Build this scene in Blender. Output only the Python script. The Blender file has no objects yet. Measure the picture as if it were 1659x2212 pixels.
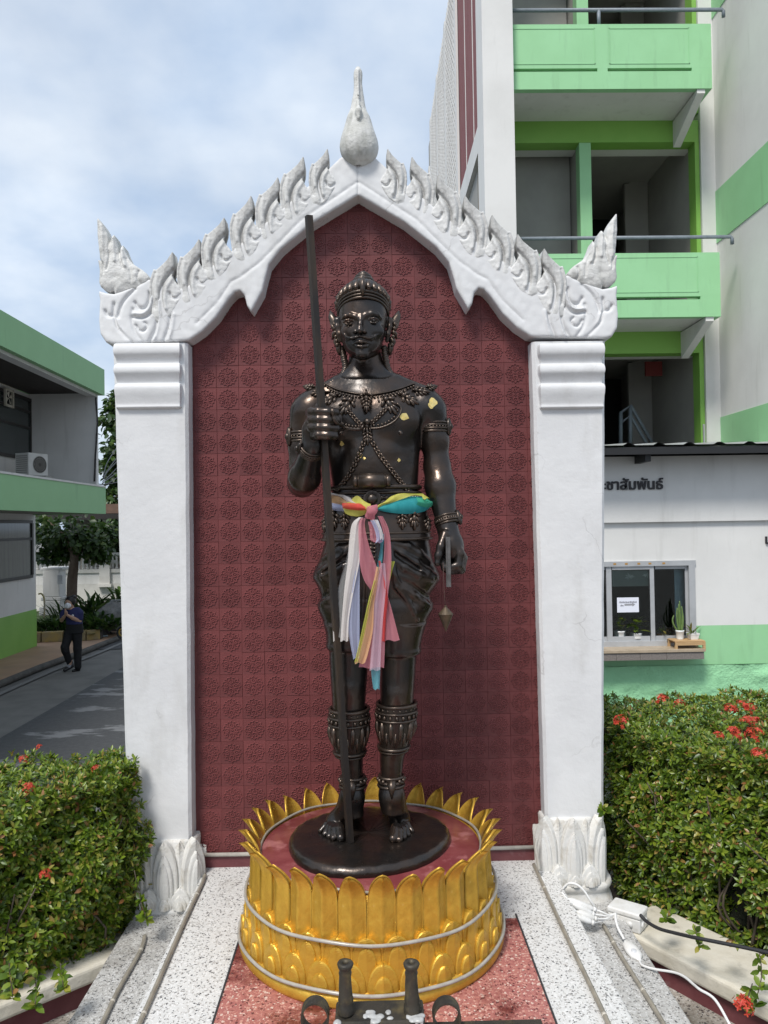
import bpy, math, random
import numpy as np
from mathutils import Vector, Matrix
from mathutils.bvhtree import BVHTree

random.seed(7); np.random.seed(7)
scene = bpy.context.scene
COL = scene.collection
R = math.radians

# ---------------------------------------------------------------- camera
CAM = Vector((0.0, 0.0, 1.40))
YAW, PITCH, ROLL = math.atan(29.5/1661), math.atan(25.0/1661), R(0.9)
_f = Vector((math.sin(YAW)*math.cos(PITCH), math.cos(YAW)*math.cos(PITCH), math.sin(PITCH)))
_r0 = _f.cross(Vector((0, 0, 1))).normalized(); _u0 = _r0.cross(_f).normalized()
_r = _r0*math.cos(ROLL) - _u0*math.sin(ROLL)
_u = _u0*math.cos(ROLL) + _r0*math.sin(ROLL)
cam_data = bpy.data.cameras.new('camera'); cam = bpy.data.objects.new('camera', cam_data); COL.objects.link(cam)
cam.matrix_world = Matrix(((_r.x, _u.x, -_f.x, CAM.x), (_r.y, _u.y, -_f.y, CAM.y), (_r.z, _u.z, -_f.z, CAM.z), (0, 0, 0, 1)))
cam_data.sensor_fit = 'VERTICAL'; cam_data.sensor_height = 24.0; cam_data.lens = 24.0*1661/2212
cam_data.clip_start = 0.05; cam_data.clip_end = 2000
scene.camera = cam

# ---------------------------------------------------------------- sky, sun, exposure
SUN_EL, SUN_AZ = R(54), R(208)
world = bpy.data.worlds.new('World'); scene.world = world; world.use_nodes = True
nt = world.node_tree; nt.nodes.clear()
def _n(t, **k):
    n = nt.nodes.new(t)
    for a, b in k.items(): setattr(n, a, b)
    return n
sky = _n('ShaderNodeTexSky', sky_type='NISHITA', sun_disc=False, sun_elevation=SUN_EL, sun_rotation=SUN_AZ)
sky.air_density = 1.2; sky.dust_density = 2.0; sky.ozone_density = 1.5
bg = _n('ShaderNodeBackground'); bg.inputs['Strength'].default_value = 0.10
wo = _n('ShaderNodeOutputWorld')
tc = _n('ShaderNodeTexCoord')
sep = _n('ShaderNodeSeparateXYZ'); nt.links.new(tc.outputs['Generated'], sep.inputs[0])
addz = _n('ShaderNodeMath', operation='ADD'); nt.links.new(sep.outputs['Z'], addz.inputs[0]); addz.inputs[1].default_value = 0.35
mx = _n('ShaderNodeMath', operation='MAXIMUM'); nt.links.new(addz.outputs[0], mx.inputs[0]); mx.inputs[1].default_value = 0.12
dvx = _n('ShaderNodeMath', operation='DIVIDE'); nt.links.new(sep.outputs['X'], dvx.inputs[0]); nt.links.new(mx.outputs[0], dvx.inputs[1])
dvy = _n('ShaderNodeMath', operation='DIVIDE'); nt.links.new(sep.outputs['Y'], dvy.inputs[0]); nt.links.new(mx.outputs[0], dvy.inputs[1])
cmb = _n('ShaderNodeCombineXYZ'); nt.links.new(dvx.outputs[0], cmb.inputs[0]); nt.links.new(dvy.outputs[0], cmb.inputs[1])
noi = _n('ShaderNodeTexNoise'); noi.inputs['Scale'].default_value = 1.9; noi.inputs['Detail'].default_value = 5; noi.inputs['Roughness'].default_value = 0.48; noi.inputs['Distortion'].default_value = 0.3
nt.links.new(cmb.outputs[0], noi.inputs['Vector'])
rmp = _n('ShaderNodeValToRGB'); rmp.color_ramp.elements[0].position = 0.32; rmp.color_ramp.elements[0].color = (0.62, 0.62, 0.62, 1); rmp.color_ramp.elements[1].position = 0.64; rmp.color_ramp.elements[1].color = (0.96, 0.96, 0.96, 1)
nt.links.new(noi.outputs['Fac'], rmp.inputs['Fac'])
noi2 = _n('ShaderNodeTexNoise'); noi2.inputs['Scale'].default_value = 3.4; noi2.inputs['Detail'].default_value = 6; noi2.inputs['Roughness'].default_value = 0.5
nt.links.new(cmb.outputs[0], noi2.inputs['Vector'])
cr2 = _n('ShaderNodeValToRGB'); cr2.color_ramp.elements[0].position = 0.36; cr2.color_ramp.elements[0].color = (4.15, 5.2, 6.75, 1); cr2.color_ramp.elements[1].position = 0.68; cr2.color_ramp.elements[1].color = (7.0, 7.6, 8.3, 1)
nt.links.new(noi2.outputs['Fac'], cr2.inputs['Fac'])
mixc = _n('ShaderNodeMixRGB'); nt.links.new(rmp.outputs['Color'], mixc.inputs['Fac']); nt.links.new(sky.outputs['Color'], mixc.inputs['Color1']); nt.links.new(cr2.outputs['Color'], mixc.inputs['Color2'])
nt.links.new(mixc.outputs['Color'], bg.inputs['Color']); nt.links.new(bg.outputs[0], wo.inputs[0])

sun_data = bpy.data.lights.new('sun', 'SUN'); sun = bpy.data.objects.new('sun', sun_data); COL.objects.link(sun)
sun_data.energy = 2.6; sun_data.angle = R(15.0); sun_data.color = (1.0, 0.955, 0.89)
sd = Vector((math.sin(SUN_AZ)*math.cos(SUN_EL), math.cos(SUN_AZ)*math.cos(SUN_EL), math.sin(SUN_EL)))
sun.rotation_euler = (-sd).to_track_quat('-Z', 'Y').to_euler(); sun.location = (-8, -8, 14)

scene.view_settings.view_transform = 'Standard'; scene.view_settings.look = 'None'
scene.view_settings.exposure = 0.42; scene.view_settings.gamma = 1.0; scene.view_settings.use_curve_mapping = False
scene.render.engine = 'CYCLES'; scene.cycles.use_denoising = True; scene.cycles.max_bounces = 8
scene.cycles.transparent_max_bounces = 16
try: scene.cycles.denoiser = 'OPENIMAGEDENOISE'
except Exception: pass

# ---------------------------------------------------------------- measuring helpers (photo survey -> metres)
def ray(u, v):
    return _f*1661 + _r*(u-829.5) - _u*(v-1106.0)
def P(u, v, Y):            # point on the plane y = Y
    d = ray(u, v); return CAM + d*((Y-CAM.y)/d.y)
def PX(u, v, X):
    d = ray(u, v); return CAM + d*((X-CAM.x)/d.x)
def PZ(u, v, z):
    d = ray(u, v); return CAM + d*((z-CAM.z)/d.z)

# ---------------------------------------------------------------- objects
def tag(o, label=None, cat=None, group=None, kind=None):
    if label: o['label'] = label
    if cat: o['category'] = cat
    if group: o['group'] = group
    if kind: o['kind'] = kind
    return o
def thing(name, label, cat, loc=(0, 0, 0), group=None, rz=0):
    o = bpy.data.objects.new(name, None); COL.objects.link(o); o.location = loc; o.rotation_euler = (0, 0, rz)
    o.empty_display_size = 0.1
    return tag(o, label, cat, group)
def adopt(o, parent):
    if parent is not None:
        o.parent = parent
        m = Matrix.LocRotScale(parent.location, parent.rotation_euler, parent.scale)
        if parent.parent is not None:
            q = parent.parent
            m = Matrix.LocRotScale(q.location, q.rotation_euler, q.scale) @ parent.matrix_parent_inverse @ m
        o.matrix_parent_inverse = m.inverted()
    return o
def link(name, me, mat=None, parent=None, local=False):
    o = bpy.data.objects.new(name, me); COL.objects.link(o)
    if mat is not None and not me.materials: me.materials.append(mat)
    if parent is not None:
        if local: o.parent = parent
        else: adopt(o, parent)
    return o
def mesh_np(name, V, F, smooth=True):
    """fast mesh from arrays; F is (n,4) or (n,3)"""
    V = np.asarray(V, dtype=np.float32); F = np.asarray(F, dtype=np.int32); n, k = F.shape
    me = bpy.data.meshes.new(name)
    me.vertices.add(len(V)); me.vertices.foreach_set('co', V.ravel())
    me.loops.add(n*k); me.loops.foreach_set('vertex_index', F.ravel())
    me.polygons.add(n); me.polygons.foreach_set('loop_start', np.arange(0, n*k, k, dtype=np.int32))
    me.polygons.foreach_set('loop_total', np.full(n, k, dtype=np.int32))
    me.update(calc_edges=True); me.validate()
    if smooth: me.polygons.foreach_set('use_smooth', np.ones(len(me.polygons), dtype=bool))
    return me

class MB:
    """collects simple solids into one mesh"""
    def __init__(s): s.v = []; s.f = []; s.sm = []
    def add(s, vs, fs, sm=False):
        b = len(s.v); s.v += [tuple(p) for p in vs]; s.f += [tuple(b+i for i in f) for f in fs]; s.sm += [sm]*len(fs); return s
    def box(s, a, b, bev=0.0):
        x0, x1 = sorted((a[0], b[0])); y0, y1 = sorted((a[1], b[1])); z0, z1 = sorted((a[2], b[2]))
        return s.hexa([(x0, y0, z0), (x1, y0, z0), (x1, y1, z0), (x0, y1, z0), (x0, y0, z1), (x1, y0, z1), (x1, y1, z1), (x0, y1, z1)])
    def hexa(s, p):
        return s.add(p, [(0, 3, 2, 1), (4, 5, 6, 7), (0, 1, 5, 4), (1, 2, 6, 5), (2, 3, 7, 6), (3, 0, 4, 7)])
    def prism(s, pts, y0, y1, axis='y'):
        n = len(pts)
        if axis == 'y': A = [(p[0], y0, p[1]) for p in pts]; B = [(p[0], y1, p[1]) for p in pts]
        elif axis == 'z': A = [(p[0], p[1], y0) for p in pts]; B = [(p[0], p[1], y1) for p in pts]
        else: A = [(y0, p[0], p[1]) for p in pts]; B = [(y1, p[0], p[1]) for p in pts]
        fs = [tuple(range(n)), tuple(range(2*n-1, n-1, -1))] + [(i, (i+1) % n + 0, (i+1) % n + n, i+n)[::-1] for i in range(n)]
        return s.add(A+B, fs)
    def tube(s, pts, r, n=8, cap=True, flat=1.0):
        pts = [Vector(p) for p in pts]; m = len(pts)
        rs = r if isinstance(r, (list, tuple)) else [r]*m
        vs = []; nrm = None
        for i, p in enumerate(pts):
            t = (pts[min(i+1, m-1)] - pts[max(i-1, 0)])
            t = t.normalized() if t.length > 1e-9 else Vector((0, 0, 1))
            if nrm is None:
                nrm = t.cross(Vector((0, 0, 1)) if abs(t.z) < .9 else Vector((0, 1, 0))).normalized()
            else:
                nrm = (nrm - t*nrm.dot(t)); nrm = nrm.normalized() if nrm.length > 1e-6 else t.orthogonal().normalized()
            bn = t.cross(nrm)
            for k in range(n):
                a = 2*math.pi*k/n; vs.append(p + nrm*(math.cos(a)*rs[i]) + bn*(math.sin(a)*rs[i]*flat))
        fs = [(i*n+k, i*n+(k+1) % n, (i+1)*n+(k+1) % n, (i+1)*n+k) for i in range(m-1) for k in range(n)]
        if cap: fs += [tuple(range(n-1, -1, -1)), tuple((m-1)*n+k for k in range(n))]
        return s.add(vs, fs, True)
    def lathe(s, prof, c=(0, 0, 0), n=24, sx=1, sy=1, rib=None, cap=True):
        vs = []; m = len(prof)
        for (r, z) in prof:
            for k in range(n):
                a = 2*math.pi*k/n; q = r*(rib(a, z) if rib else 1)
                vs.append((c[0]+q*sx*math.cos(a), c[1]+q*sy*math.sin(a), c[2]+z))
        fs = [(i*n+k, i*n+(k+1) % n, (i+1)*n+(k+1) % n, (i+1)*n+k) for i in range(m-1) for k in range(n)]
        if cap: fs += [tuple(range(n-1, -1, -1)), tuple((m-1)*n+k for k in range(n))]
        return s.add(vs, fs, True)
    def ball(s, c, r, n=8, m=6, M3=None):
        rr = r if isinstance(r, (tuple, list)) else (r, r, r); vs = []
        c = Vector(c)
        for i in range(1, m):
            th = math.pi*i/m
            for k in range(n):
                a = 2*math.pi*k/n
                p = Vector((rr[0]*math.sin(th)*math.cos(a), rr[1]*math.sin(th)*math.sin(a), rr[2]*math.cos(th)))
                vs.append(c + (M3 @ p if M3 else p))
        top = Vector((0, 0, rr[2])); vs += [c+(M3 @ top if M3 else top), c-(M3 @ top if M3 else top)]
        t = (m-1)*n; fs = [(i*n+k, (i+1)*n+k, (i+1)*n+(k+1) % n, i*n+(k+1) % n) for i in range(m-2) for k in range(n)]
        fs += [(t, k, (k+1) % n) for k in range(n)] + [(t+1, (m-2)*n+(k+1) % n, (m-2)*n+k) for k in range(n)]
        return s.add(vs, fs, True)
    def mesh(s, name):
        me = bpy.data.meshes.new(name); me.from_pydata(s.v, [], s.f); me.update()
        if any(s.sm): me.polygons.foreach_set('use_smooth', s.sm)
        return me
    def build(s, name, mat, parent=None, bevel=0.0, seg=2):
        me = s.mesh(name); o = link(name, me, mat, parent)
        if bevel:
            b = o.modifiers.new('bevel', 'BEVEL'); b.width = bevel; b.segments = seg; b.limit_method = 'ANGLE'; b.angle_limit = R(35)
        return o
def boxo(name, a, b, mat, parent=None, bevel=0.0):
    return MB().box(a, b).build(name, mat, parent, bevel)
def spline(pts, n=8):
    """catmull-rom through points, n samples a span"""
    p = [Vector(q) for q in pts]; p = [p[0]*2-p[1]] + p + [p[-1]*2-p[-2]]; out = []
    for i in range(1, len(p)-2):
        for k in range(n):
            t = k/n; a, b, c, d = p[i-1], p[i], p[i+1], p[i+2]
            out.append(0.5*((2*b) + (c-a)*t + (2*a-5*b+4*c-d)*t*t + (3*b-a-3*c+d)*t**3))
    out.append(p[-2]); return out

# ---------------------------------------------------------------- materials
def M(name, c, c2=None, rough=.6, r2=None, metal=0.0, ns=4.0, nd=6, lo=.4, hi=.65, st=(1, 1, 1), bump=0.0, bs=60.0, bd=.01,
      c3=None, s3=6.0, lo3=.5, hi3=.7, st3=(1, 1, 1), a3=1.0, coat=0.0, rand=0.0, spec=.5, sub=0.0, trans=0.0, alpha=1.0, emis=None, bdet=5, crack=0.0):
    m = bpy.data.materials.new(name); m.use_nodes = True; t = m.node_tree; b = t.nodes['Principled BSDF']
    N = t.nodes.new; L = t.links.new
    tcx = N('ShaderNodeTexCoord')
    def mapped(s):
        if tuple(s) == (1, 1, 1): return tcx.outputs['Object']
        mp = N('ShaderNodeMapping'); mp.inputs['Scale'].default_value = s; L(tcx.outputs['Object'], mp.inputs['Vector']); return mp.outputs[0]
    def noise(sc, det, s):
        n = N('ShaderNodeTexNoise'); n.inputs['Scale'].default_value = sc; n.inputs['Detail'].default_value = det; n.inputs['Roughness'].default_value = .6
        L(mapped(s), n.inputs['Vector']); return n.outputs['Fac']
    def ramp(src, a, z):
        r = N('ShaderNodeMapRange'); r.inputs['From Min'].default_value = a; r.inputs['From Max'].default_value = z; r.clamp = True
        L(src, r.inputs['Value']); return r.outputs[0]
    col = None
    rgba = lambda q: (q[0], q[1], q[2], 1)
    if c2 is not None:
        f = ramp(noise(ns, nd, st), lo, hi)
        mixn = N('ShaderNodeMixRGB'); mixn.inputs['Color1'].default_value = rgba(c); mixn.inputs['Color2'].default_value = rgba(c2); L(f, mixn.inputs['Fac']); col = mixn.outputs[0]
        if r2 is not None:
            mr = N('ShaderNodeMapRange'); mr.inputs['To Min'].default_value = rough; mr.inputs['To Max'].default_value = r2; L(f, mr.inputs['Value']); L(mr.outputs[0], b.inputs['Roughness'])
    if c3 is not None:
        f3 = ramp(noise(s3, 7, st3), lo3, hi3)
        ml = N('ShaderNodeMath'); ml.operation = 'MULTIPLY'; ml.inputs[1].default_value = a3; L(f3, ml.inputs[0])
        m3 = N('ShaderNodeMixRGB'); m3.inputs['Color2'].default_value = rgba(c3); L(ml.outputs[0], m3.inputs['Fac'])
        if col is None: m3.inputs['Color1'].default_value = rgba(c)
        else: L(col, m3.inputs['Color1'])
        col = m3.outputs[0]
    if crack > 0:
        wv = N('ShaderNodeTexNoise'); wv.inputs['Scale'].default_value = 7; wv.inputs['Detail'].default_value = 5; L(tcx.outputs['Object'], wv.inputs['Vector'])
        ad = N('ShaderNodeVectorMath'); ad.operation = 'MULTIPLY_ADD'; ad.inputs[1].default_value = (.22,)*3; L(wv.outputs['Color'], ad.inputs[0]); L(tcx.outputs['Object'], ad.inputs[2])
        vo = N('ShaderNodeTexVoronoi'); vo.feature = 'DISTANCE_TO_EDGE'; vo.inputs['Scale'].default_value = 2.6; L(ad.outputs[0], vo.inputs['Vector'])
        cm = N('ShaderNodeMapRange'); cm.inputs['From Min'].default_value = .0035; cm.inputs['From Max'].default_value = .0085; cm.inputs['To Min'].default_value = crack; cm.inputs['To Max'].default_value = 0; L(vo.outputs['Distance'], cm.inputs['Value'])
        mk = N('ShaderNodeMath'); mk.operation = 'MULTIPLY'; L(cm.outputs[0], mk.inputs[0]); L(ramp(noise(3.1, 2, (1, 1, 1)), .52, .60), mk.inputs[1])
        mc = N('ShaderNodeMixRGB'); mc.inputs['Color2'].default_value = (.22, .21, .20, 1); L(mk.outputs[0], mc.inputs['Fac'])
        if col is None: mc.inputs['Color1'].default_value = rgba(c)
        else: L(col, mc.inputs['Color1'])
        col = mc.outputs[0]
    if rand > 0:
        oi = N('ShaderNodeObjectInfo'); hv = N('ShaderNodeHueSaturation')
        mr = N('ShaderNodeMapRange'); mr.inputs['To Min'].default_value = 1-rand; mr.inputs['To Max'].default_value = 1+rand; L(oi.outputs['Random'], mr.inputs['Value']); L(mr.outputs[0], hv.inputs['Value'])
        if col is None: hv.inputs['Color'].default_value = rgba(c)
        else: L(col, hv.inputs['Color'])
        col = hv.outputs[0]
    if col is None: b.inputs['Base Color'].default_value = rgba(c)
    else: L(col, b.inputs['Base Color'])
    if r2 is None or c2 is None: b.inputs['Roughness'].default_value = rough
    b.inputs['Metallic'].default_value = metal; b.inputs['Specular IOR Level'].default_value = spec
    b.inputs['Coat Weight'].default_value = coat; b.inputs['Coat Roughness'].default_value = .15
    b.inputs['Transmission Weight'].default_value = trans; b.inputs['Alpha'].default_value = alpha
    if bump > 0:
        bn = N('ShaderNodeBump'); bn.inputs['Strength'].default_value = bump; bn.inputs['Distance'].default_value = bd
        L(noise(bs, bdet, (1, 1, 1)), bn.inputs['Height']); L(bn.outputs[0], b.inputs['Normal'])
    m['bsdf'] = 1
    return m

def terrazzo(name, base, chips, scale=75.0, grime=None, gl=.5, gh=.75):
    m = bpy.data.materials.new(name); m.use_nodes = True; t = m.node_tree; b = t.nodes['Principled BSDF']; N = t.nodes.new; L = t.links.new
    tcx = N('ShaderNodeTexCoord')
    wn = N('ShaderNodeTexNoise'); wn.inputs['Scale'].default_value = scale*.9; wn.inputs['Detail'].default_value = 1; L(tcx.outputs['Object'], wn.inputs['Vector'])
    va = N('ShaderNodeVectorMath'); va.operation = 'MULTIPLY_ADD'; va.inputs[1].default_value = (.013,)*3; L(wn.outputs['Color'], va.inputs[0]); L(tcx.outputs['Object'], va.inputs[2])
    vo = N('ShaderNodeTexVoronoi'); vo.inputs['Scale'].default_value = scale; L(va.outputs[0], vo.inputs['Vector'])
    sp = N('ShaderNodeSeparateColor'); L(vo.outputs['Color'], sp.inputs[0])
    cr = N('ShaderNodeValToRGB'); cr.color_ramp.interpolation = 'CONSTANT'; e = cr.color_ramp.elements
    e[0].position = 0; e[0].color = (*chips[0][1], 1); e[1].position = chips[1][0]; e[1].color = (*chips[1][1], 1)
    for p, c in chips[2:]:
        q = e.new(p); q.color = (*c, 1)
    L(sp.outputs[0], cr.inputs['Fac'])
    st = N('ShaderNodeMath'); st.operation = 'LESS_THAN'; st.inputs[1].default_value = .50; L(vo.outputs['Distance'], st.inputs[0])
    mx_ = N('ShaderNodeMixRGB'); mx_.inputs['Color1'].default_value = (*base, 1); L(cr.outputs[0], mx_.inputs['Color2']); L(st.outputs[0], mx_.inputs['Fac'])
    col = mx_.outputs[0]
    if grime:
        gn = N('ShaderNodeTexNoise'); gn.inputs['Scale'].default_value = 3.2; gn.inputs['Detail'].default_value = 8; gn.inputs['Roughness'].default_value = .65; L(tcx.outputs['Object'], gn.inputs['Vector'])
        mr = N('ShaderNodeMapRange'); mr.inputs['From Min'].default_value = gl; mr.inputs['From Max'].default_value = gh; mr.inputs['To Max'].default_value = .85; L(gn.outputs['Fac'], mr.inputs['Value'])
        mg = N('ShaderNodeMixRGB'); mg.blend_type = 'MULTIPLY'; mg.inputs['Color2'].default_value = (*grime, 1); L(col, mg.inputs['Color1']); L(mr.outputs[0], mg.inputs['Fac']); col = mg.outputs[0]
    L(col, b.inputs['Base Color']); b.inputs['Roughness'].default_value = .38
    return m

def set_in(m, **k):
    b = m.node_tree.nodes['Principled BSDF']
    for a, v in k.items(): b.inputs[a.replace('_', ' ')].default_value = v
    return m

# ---------------------------------------------------------------- distance-field sculpting
class SDF:
    def __init__(s, xs, ys, zs):
        s.x, s.y, s.z = [np.asarray(q, dtype=np.float32) for q in (xs, ys, zs)]
        s.V = np.full((len(xs), len(ys), len(zs)), 1.0, dtype=np.float32)
    def _sl(s, lo, hi):
        r = []
        for ax, a, b in zip((s.x, s.y, s.z), lo, hi):
            i = max(int(np.searchsorted(ax, a)), 0); j = min(int(np.searchsorted(ax, b)), len(ax))
            r.append(slice(i, max(j, i)))
        return tuple(r)
    def _grid(s, sl):
        return s.x[sl[0]][:, None, None], s.y[sl[1]][None, :, None], s.z[sl[2]][None, None, :]
    def _put(s, sl, d, k, op):
        v = s.V[sl]
        if v.size == 0: return
        if op == 'sub':
            d = -d; h = np.maximum(k-np.abs(v-d), 0)/k if k > 0 else 0
            s.V[sl] = np.maximum(v, d)+h*h*k*.25
        else:
            h = np.maximum(k-np.abs(v-d), 0)/k if k > 0 else 0
            s.V[sl] = np.minimum(v, d)-h*h*k*.25
    def cap(s, a, b, ra, rb=None, k=.008, op='add', sy=1.0):
        rb = ra if rb is None else rb; a = np.array(a, dtype=np.float32); b = np.array(b, dtype=np.float32)
        r = max(ra, rb)+k+.012; lo = np.minimum(a, b)-r*max(1, sy); hi = np.maximum(a, b)+r*max(1, sy)
        sl = s._sl(lo, hi); X, Y, Z = s._grid(sl); d = b-a; L2 = max(float(d@d), 1e-12)
        t = np.clip(((X-a[0])*d[0]+(Y-a[1])*d[1]+(Z-a[2])*d[2])/L2, 0, 1)
        q = np.sqrt((X-a[0]-t*d[0])**2+((Y-a[1]-t*d[1])/sy)**2+(Z-a[2]-t*d[2])**2)-(ra+t*(rb-ra))
        s._put(sl, q.astype(np.float32), k, op)
    def chain(s, pts, rs, k=.006, op='add', sy=1.0):
        rs = rs if isinstance(rs, (list, tuple)) else [rs]*len(pts)
        for i in range(len(pts)-1): s.cap(pts[i], pts[i+1], rs[i], rs[i+1], k, op, sy)
    def ell(s, c, r, k=.01, op='add', rot=None):
        c = np.array(c, dtype=np.float32); m = max(r)+k+.012; sl = s._sl(c-m, c+m); X, Y, Z = s._grid(sl)
        X = X-c[0]; Y = Y-c[1]; Z = Z-c[2]
        if rot is not None:
            Q = np.array(Matrix(rot).transposed()) if not isinstance(rot, np.ndarray) else rot.T
            X, Y, Z = (Q[0, 0]*X+Q[0, 1]*Y+Q[0, 2]*Z, Q[1, 0]*X+Q[1, 1]*Y+Q[1, 2]*Z, Q[2, 0]*X+Q[2, 1]*Y+Q[2, 2]*Z)
        q = np.sqrt((X/r[0])**2+(Y/r[1])**2+(Z/r[2])**2); rad = np.sqrt(X*X+Y*Y+Z*Z)
        d = np.where(q > 1e-4, rad*(1-1/np.maximum(q, 1e-4)), -min(r))
        s._put(sl, d.astype(np.float32), k, op)
    def loft(s, tab, k=.01, p=2.0, sm=5, op='add', mod=None):
        """tab rows (z, cx, cy, a, b)"""
        tab = sorted(tab); T = np.array(tab, dtype=np.float64); z0, z1 = T[0, 0], T[-1, 0]
        mxr = T[:, 3].max()+.03; myr = T[:, 4].max()+.03
        sl = s._sl((T[:, 1].min()-mxr, T[:, 2].min()-myr, z0-.02-k), (T[:, 1].max()+mxr, T[:, 2].max()+myr, z1+.02+k))
        X, Y, Z = s._grid(sl); z = s.z[sl[2]]
        def cur(i):
            c = np.interp(z, T[:, 0], T[:, i])
            if sm > 1 and len(c) > sm:
                pad = np.pad(c, sm//2, mode='edge'); c = np.convolve(pad, np.ones(sm)/sm, 'valid')[:len(c)]
            return c[None, None, :].astype(np.float32)
        cx, cy, a, b = cur(1), cur(2), cur(3), cur(4)
        dx, dy = X-cx, Y-cy
        if mod is not None: a, b = mod(dx, dy, Z, a, b)
        q = (np.abs(dx/a)**p+np.abs(dy/b)**p)**(1/p); rad = np.sqrt(dx*dx+dy*dy)
        d = np.where(q > 1e-3, rad*(1-1/np.maximum(q, 1e-3)), -np.minimum(a, b)*np.ones_like(q))
        d = np.maximum(d, np.maximum(Z-z1, z0-Z))
        s._put(sl, d.astype(np.float32), k, op)
    def mesh(s, smooth_iter=0):
        V = s.V; x, y, z = s.x, s.y, s.z; I = V < 0
        cnt = np.zeros(tuple(q-1 for q in V.shape), dtype=np.int8)
        for a in (0, 1):
            for b in (0, 1):
                for c in (0, 1):
                    cnt += I[a:V.shape[0]-1+a, b:V.shape[1]-1+b, c:V.shape[2]-1+c]
        act = (cnt > 0) & (cnt < 8); ii, jj, kk = np.nonzero(act)
        S = np.zeros((len(ii), 3)); C = np.zeros(len(ii))
        E = []
        for a in (0, 1):
            for b in (0, 1): E += [((0, a, b), (1, a, b)), ((a, 0, b), (a, 1, b)), ((a, b, 0), (a, b, 1))]
        for p, q in E:
            v0 = V[ii+p[0], jj+p[1], kk+p[2]]; v1 = V[ii+q[0], jj+q[1], kk+q[2]]; m = (v0 < 0) != (v1 < 0)
            t = np.where(m, v0/np.where(m, v0-v1, 1), 0)
            for ax, (co, idx) in enumerate(((x, ii), (y, jj), (z, kk))):
                c0 = co[idx+p[ax]]; c1 = co[idx+q[ax]]; S[:, ax] += np.where(m, c0+t*(c1-c0), 0)
            C += m
        S /= C[:, None]
        vid = np.full(act.shape, -1, dtype=np.int32); vid[ii, jj, kk] = np.arange(len(ii))
        F = []
        for ax in range(3):
            sh = list(V.shape); sl0 = [slice(1, n-1) for n in sh]; sl1 = list(sl0); sl0[ax] = slice(0, sh[ax]-1); sl1[ax] = slice(1, sh[ax])
            A = I[tuple(sl0)]; B = I[tuple(sl1)]; ch = A != B; e = np.nonzero(ch); flip = B[e]
            off = [1, 1, 1]; off[ax] = 0; i0 = [e[d]+off[d] for d in range(3)]
            u_, w_ = [(1, 2), (2, 0), (0, 1)][ax]
            def g(du, dw):
                q = [i0[0].copy(), i0[1].copy(), i0[2].copy()]; q[u_] += du; q[w_] += dw; return vid[q[0], q[1], q[2]]
            Q = np.stack([g(-1, -1), g(0, -1), g(0, 0), g(-1, 0)], axis=1)
            Q[flip] = Q[flip][:, ::-1]; F.append(Q)
        F = np.concatenate(F); F = F[(F >= 0).all(axis=1)]
        for _ in range(smooth_iter):
            acc = np.zeros_like(S); n = np.zeros(len(S))
            for a, b in ((0, 1), (1, 2), (2, 3), (3, 0)):
                np.add.at(acc, F[:, a], S[F[:, b]]); np.add.at(acc, F[:, b], S[F[:, a]]); np.add.at(n, F[:, a], 1); np.add.at(n, F[:, b], 1)
            S = S*.5+.5*acc/np.maximum(n, 1)[:, None]
        return S, F
    def build(s, name, mat, parent=None, smooth_iter=0, origin=None):
        S, F = s.mesh(smooth_iter)
        if origin is not None: S = S-np.array(origin)
        return link(name, mesh_np(name, S, F), mat, parent, local=origin is not None)
def ar(a, b, h): return np.arange(a, b+h, h)
def poly_sd(pts, X, Z):
    """signed distance to a closed 2-d polygon (negative inside)"""
    pts = np.array(pts); d = np.full(X.shape, 1e9); ins = np.zeros(X.shape, dtype=bool); n = len(pts)
    for i in range(n):
        a = pts[i]; b = pts[(i+1) % n]; e = b-a; L2 = max(e@e, 1e-12)
        t = np.clip(((X-a[0])*e[0]+(Z-a[1])*e[1])/L2, 0, 1)
        d = np.minimum(d, (X-a[0]-t*e[0])**2+(Z-a[1]-t*e[1])**2)
        c = ((a[1] > Z) != (b[1] > Z)) & (X < (b[0]-a[0])*(Z-a[1])/(b[1]-a[1]+1e-12)+a[0]); ins ^= c
    d = np.sqrt(d); return np.where(ins, -d, d)
def line_d(pts, X, Z):
    d = np.full(X.shape, 1e9)
    for i in range(len(pts)-1):
        a = np.array(pts[i]); e = np.array(pts[i+1])-a; L2 = max(e@e, 1e-12)
        t = np.clip(((X-a[0])*e[0]+(Z-a[1])*e[1])/L2, 0, 1); d = np.minimum(d, (X-a[0]-t*e[0])**2+(Z-a[1]-t*e[1])**2)
    return np.sqrt(d)
def vnoise(X, Y, Z, sc, seed=0):
    """cheap smooth value noise from summed sines"""
    rs = np.random.RandomState(seed); o = 0
    for i in range(7):
        w = rs.randn(3)*sc; o = o+np.sin(X*w[0]+Y*w[1]+Z*w[2]+rs.rand()*6.28)
    return o/4.0
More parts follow.
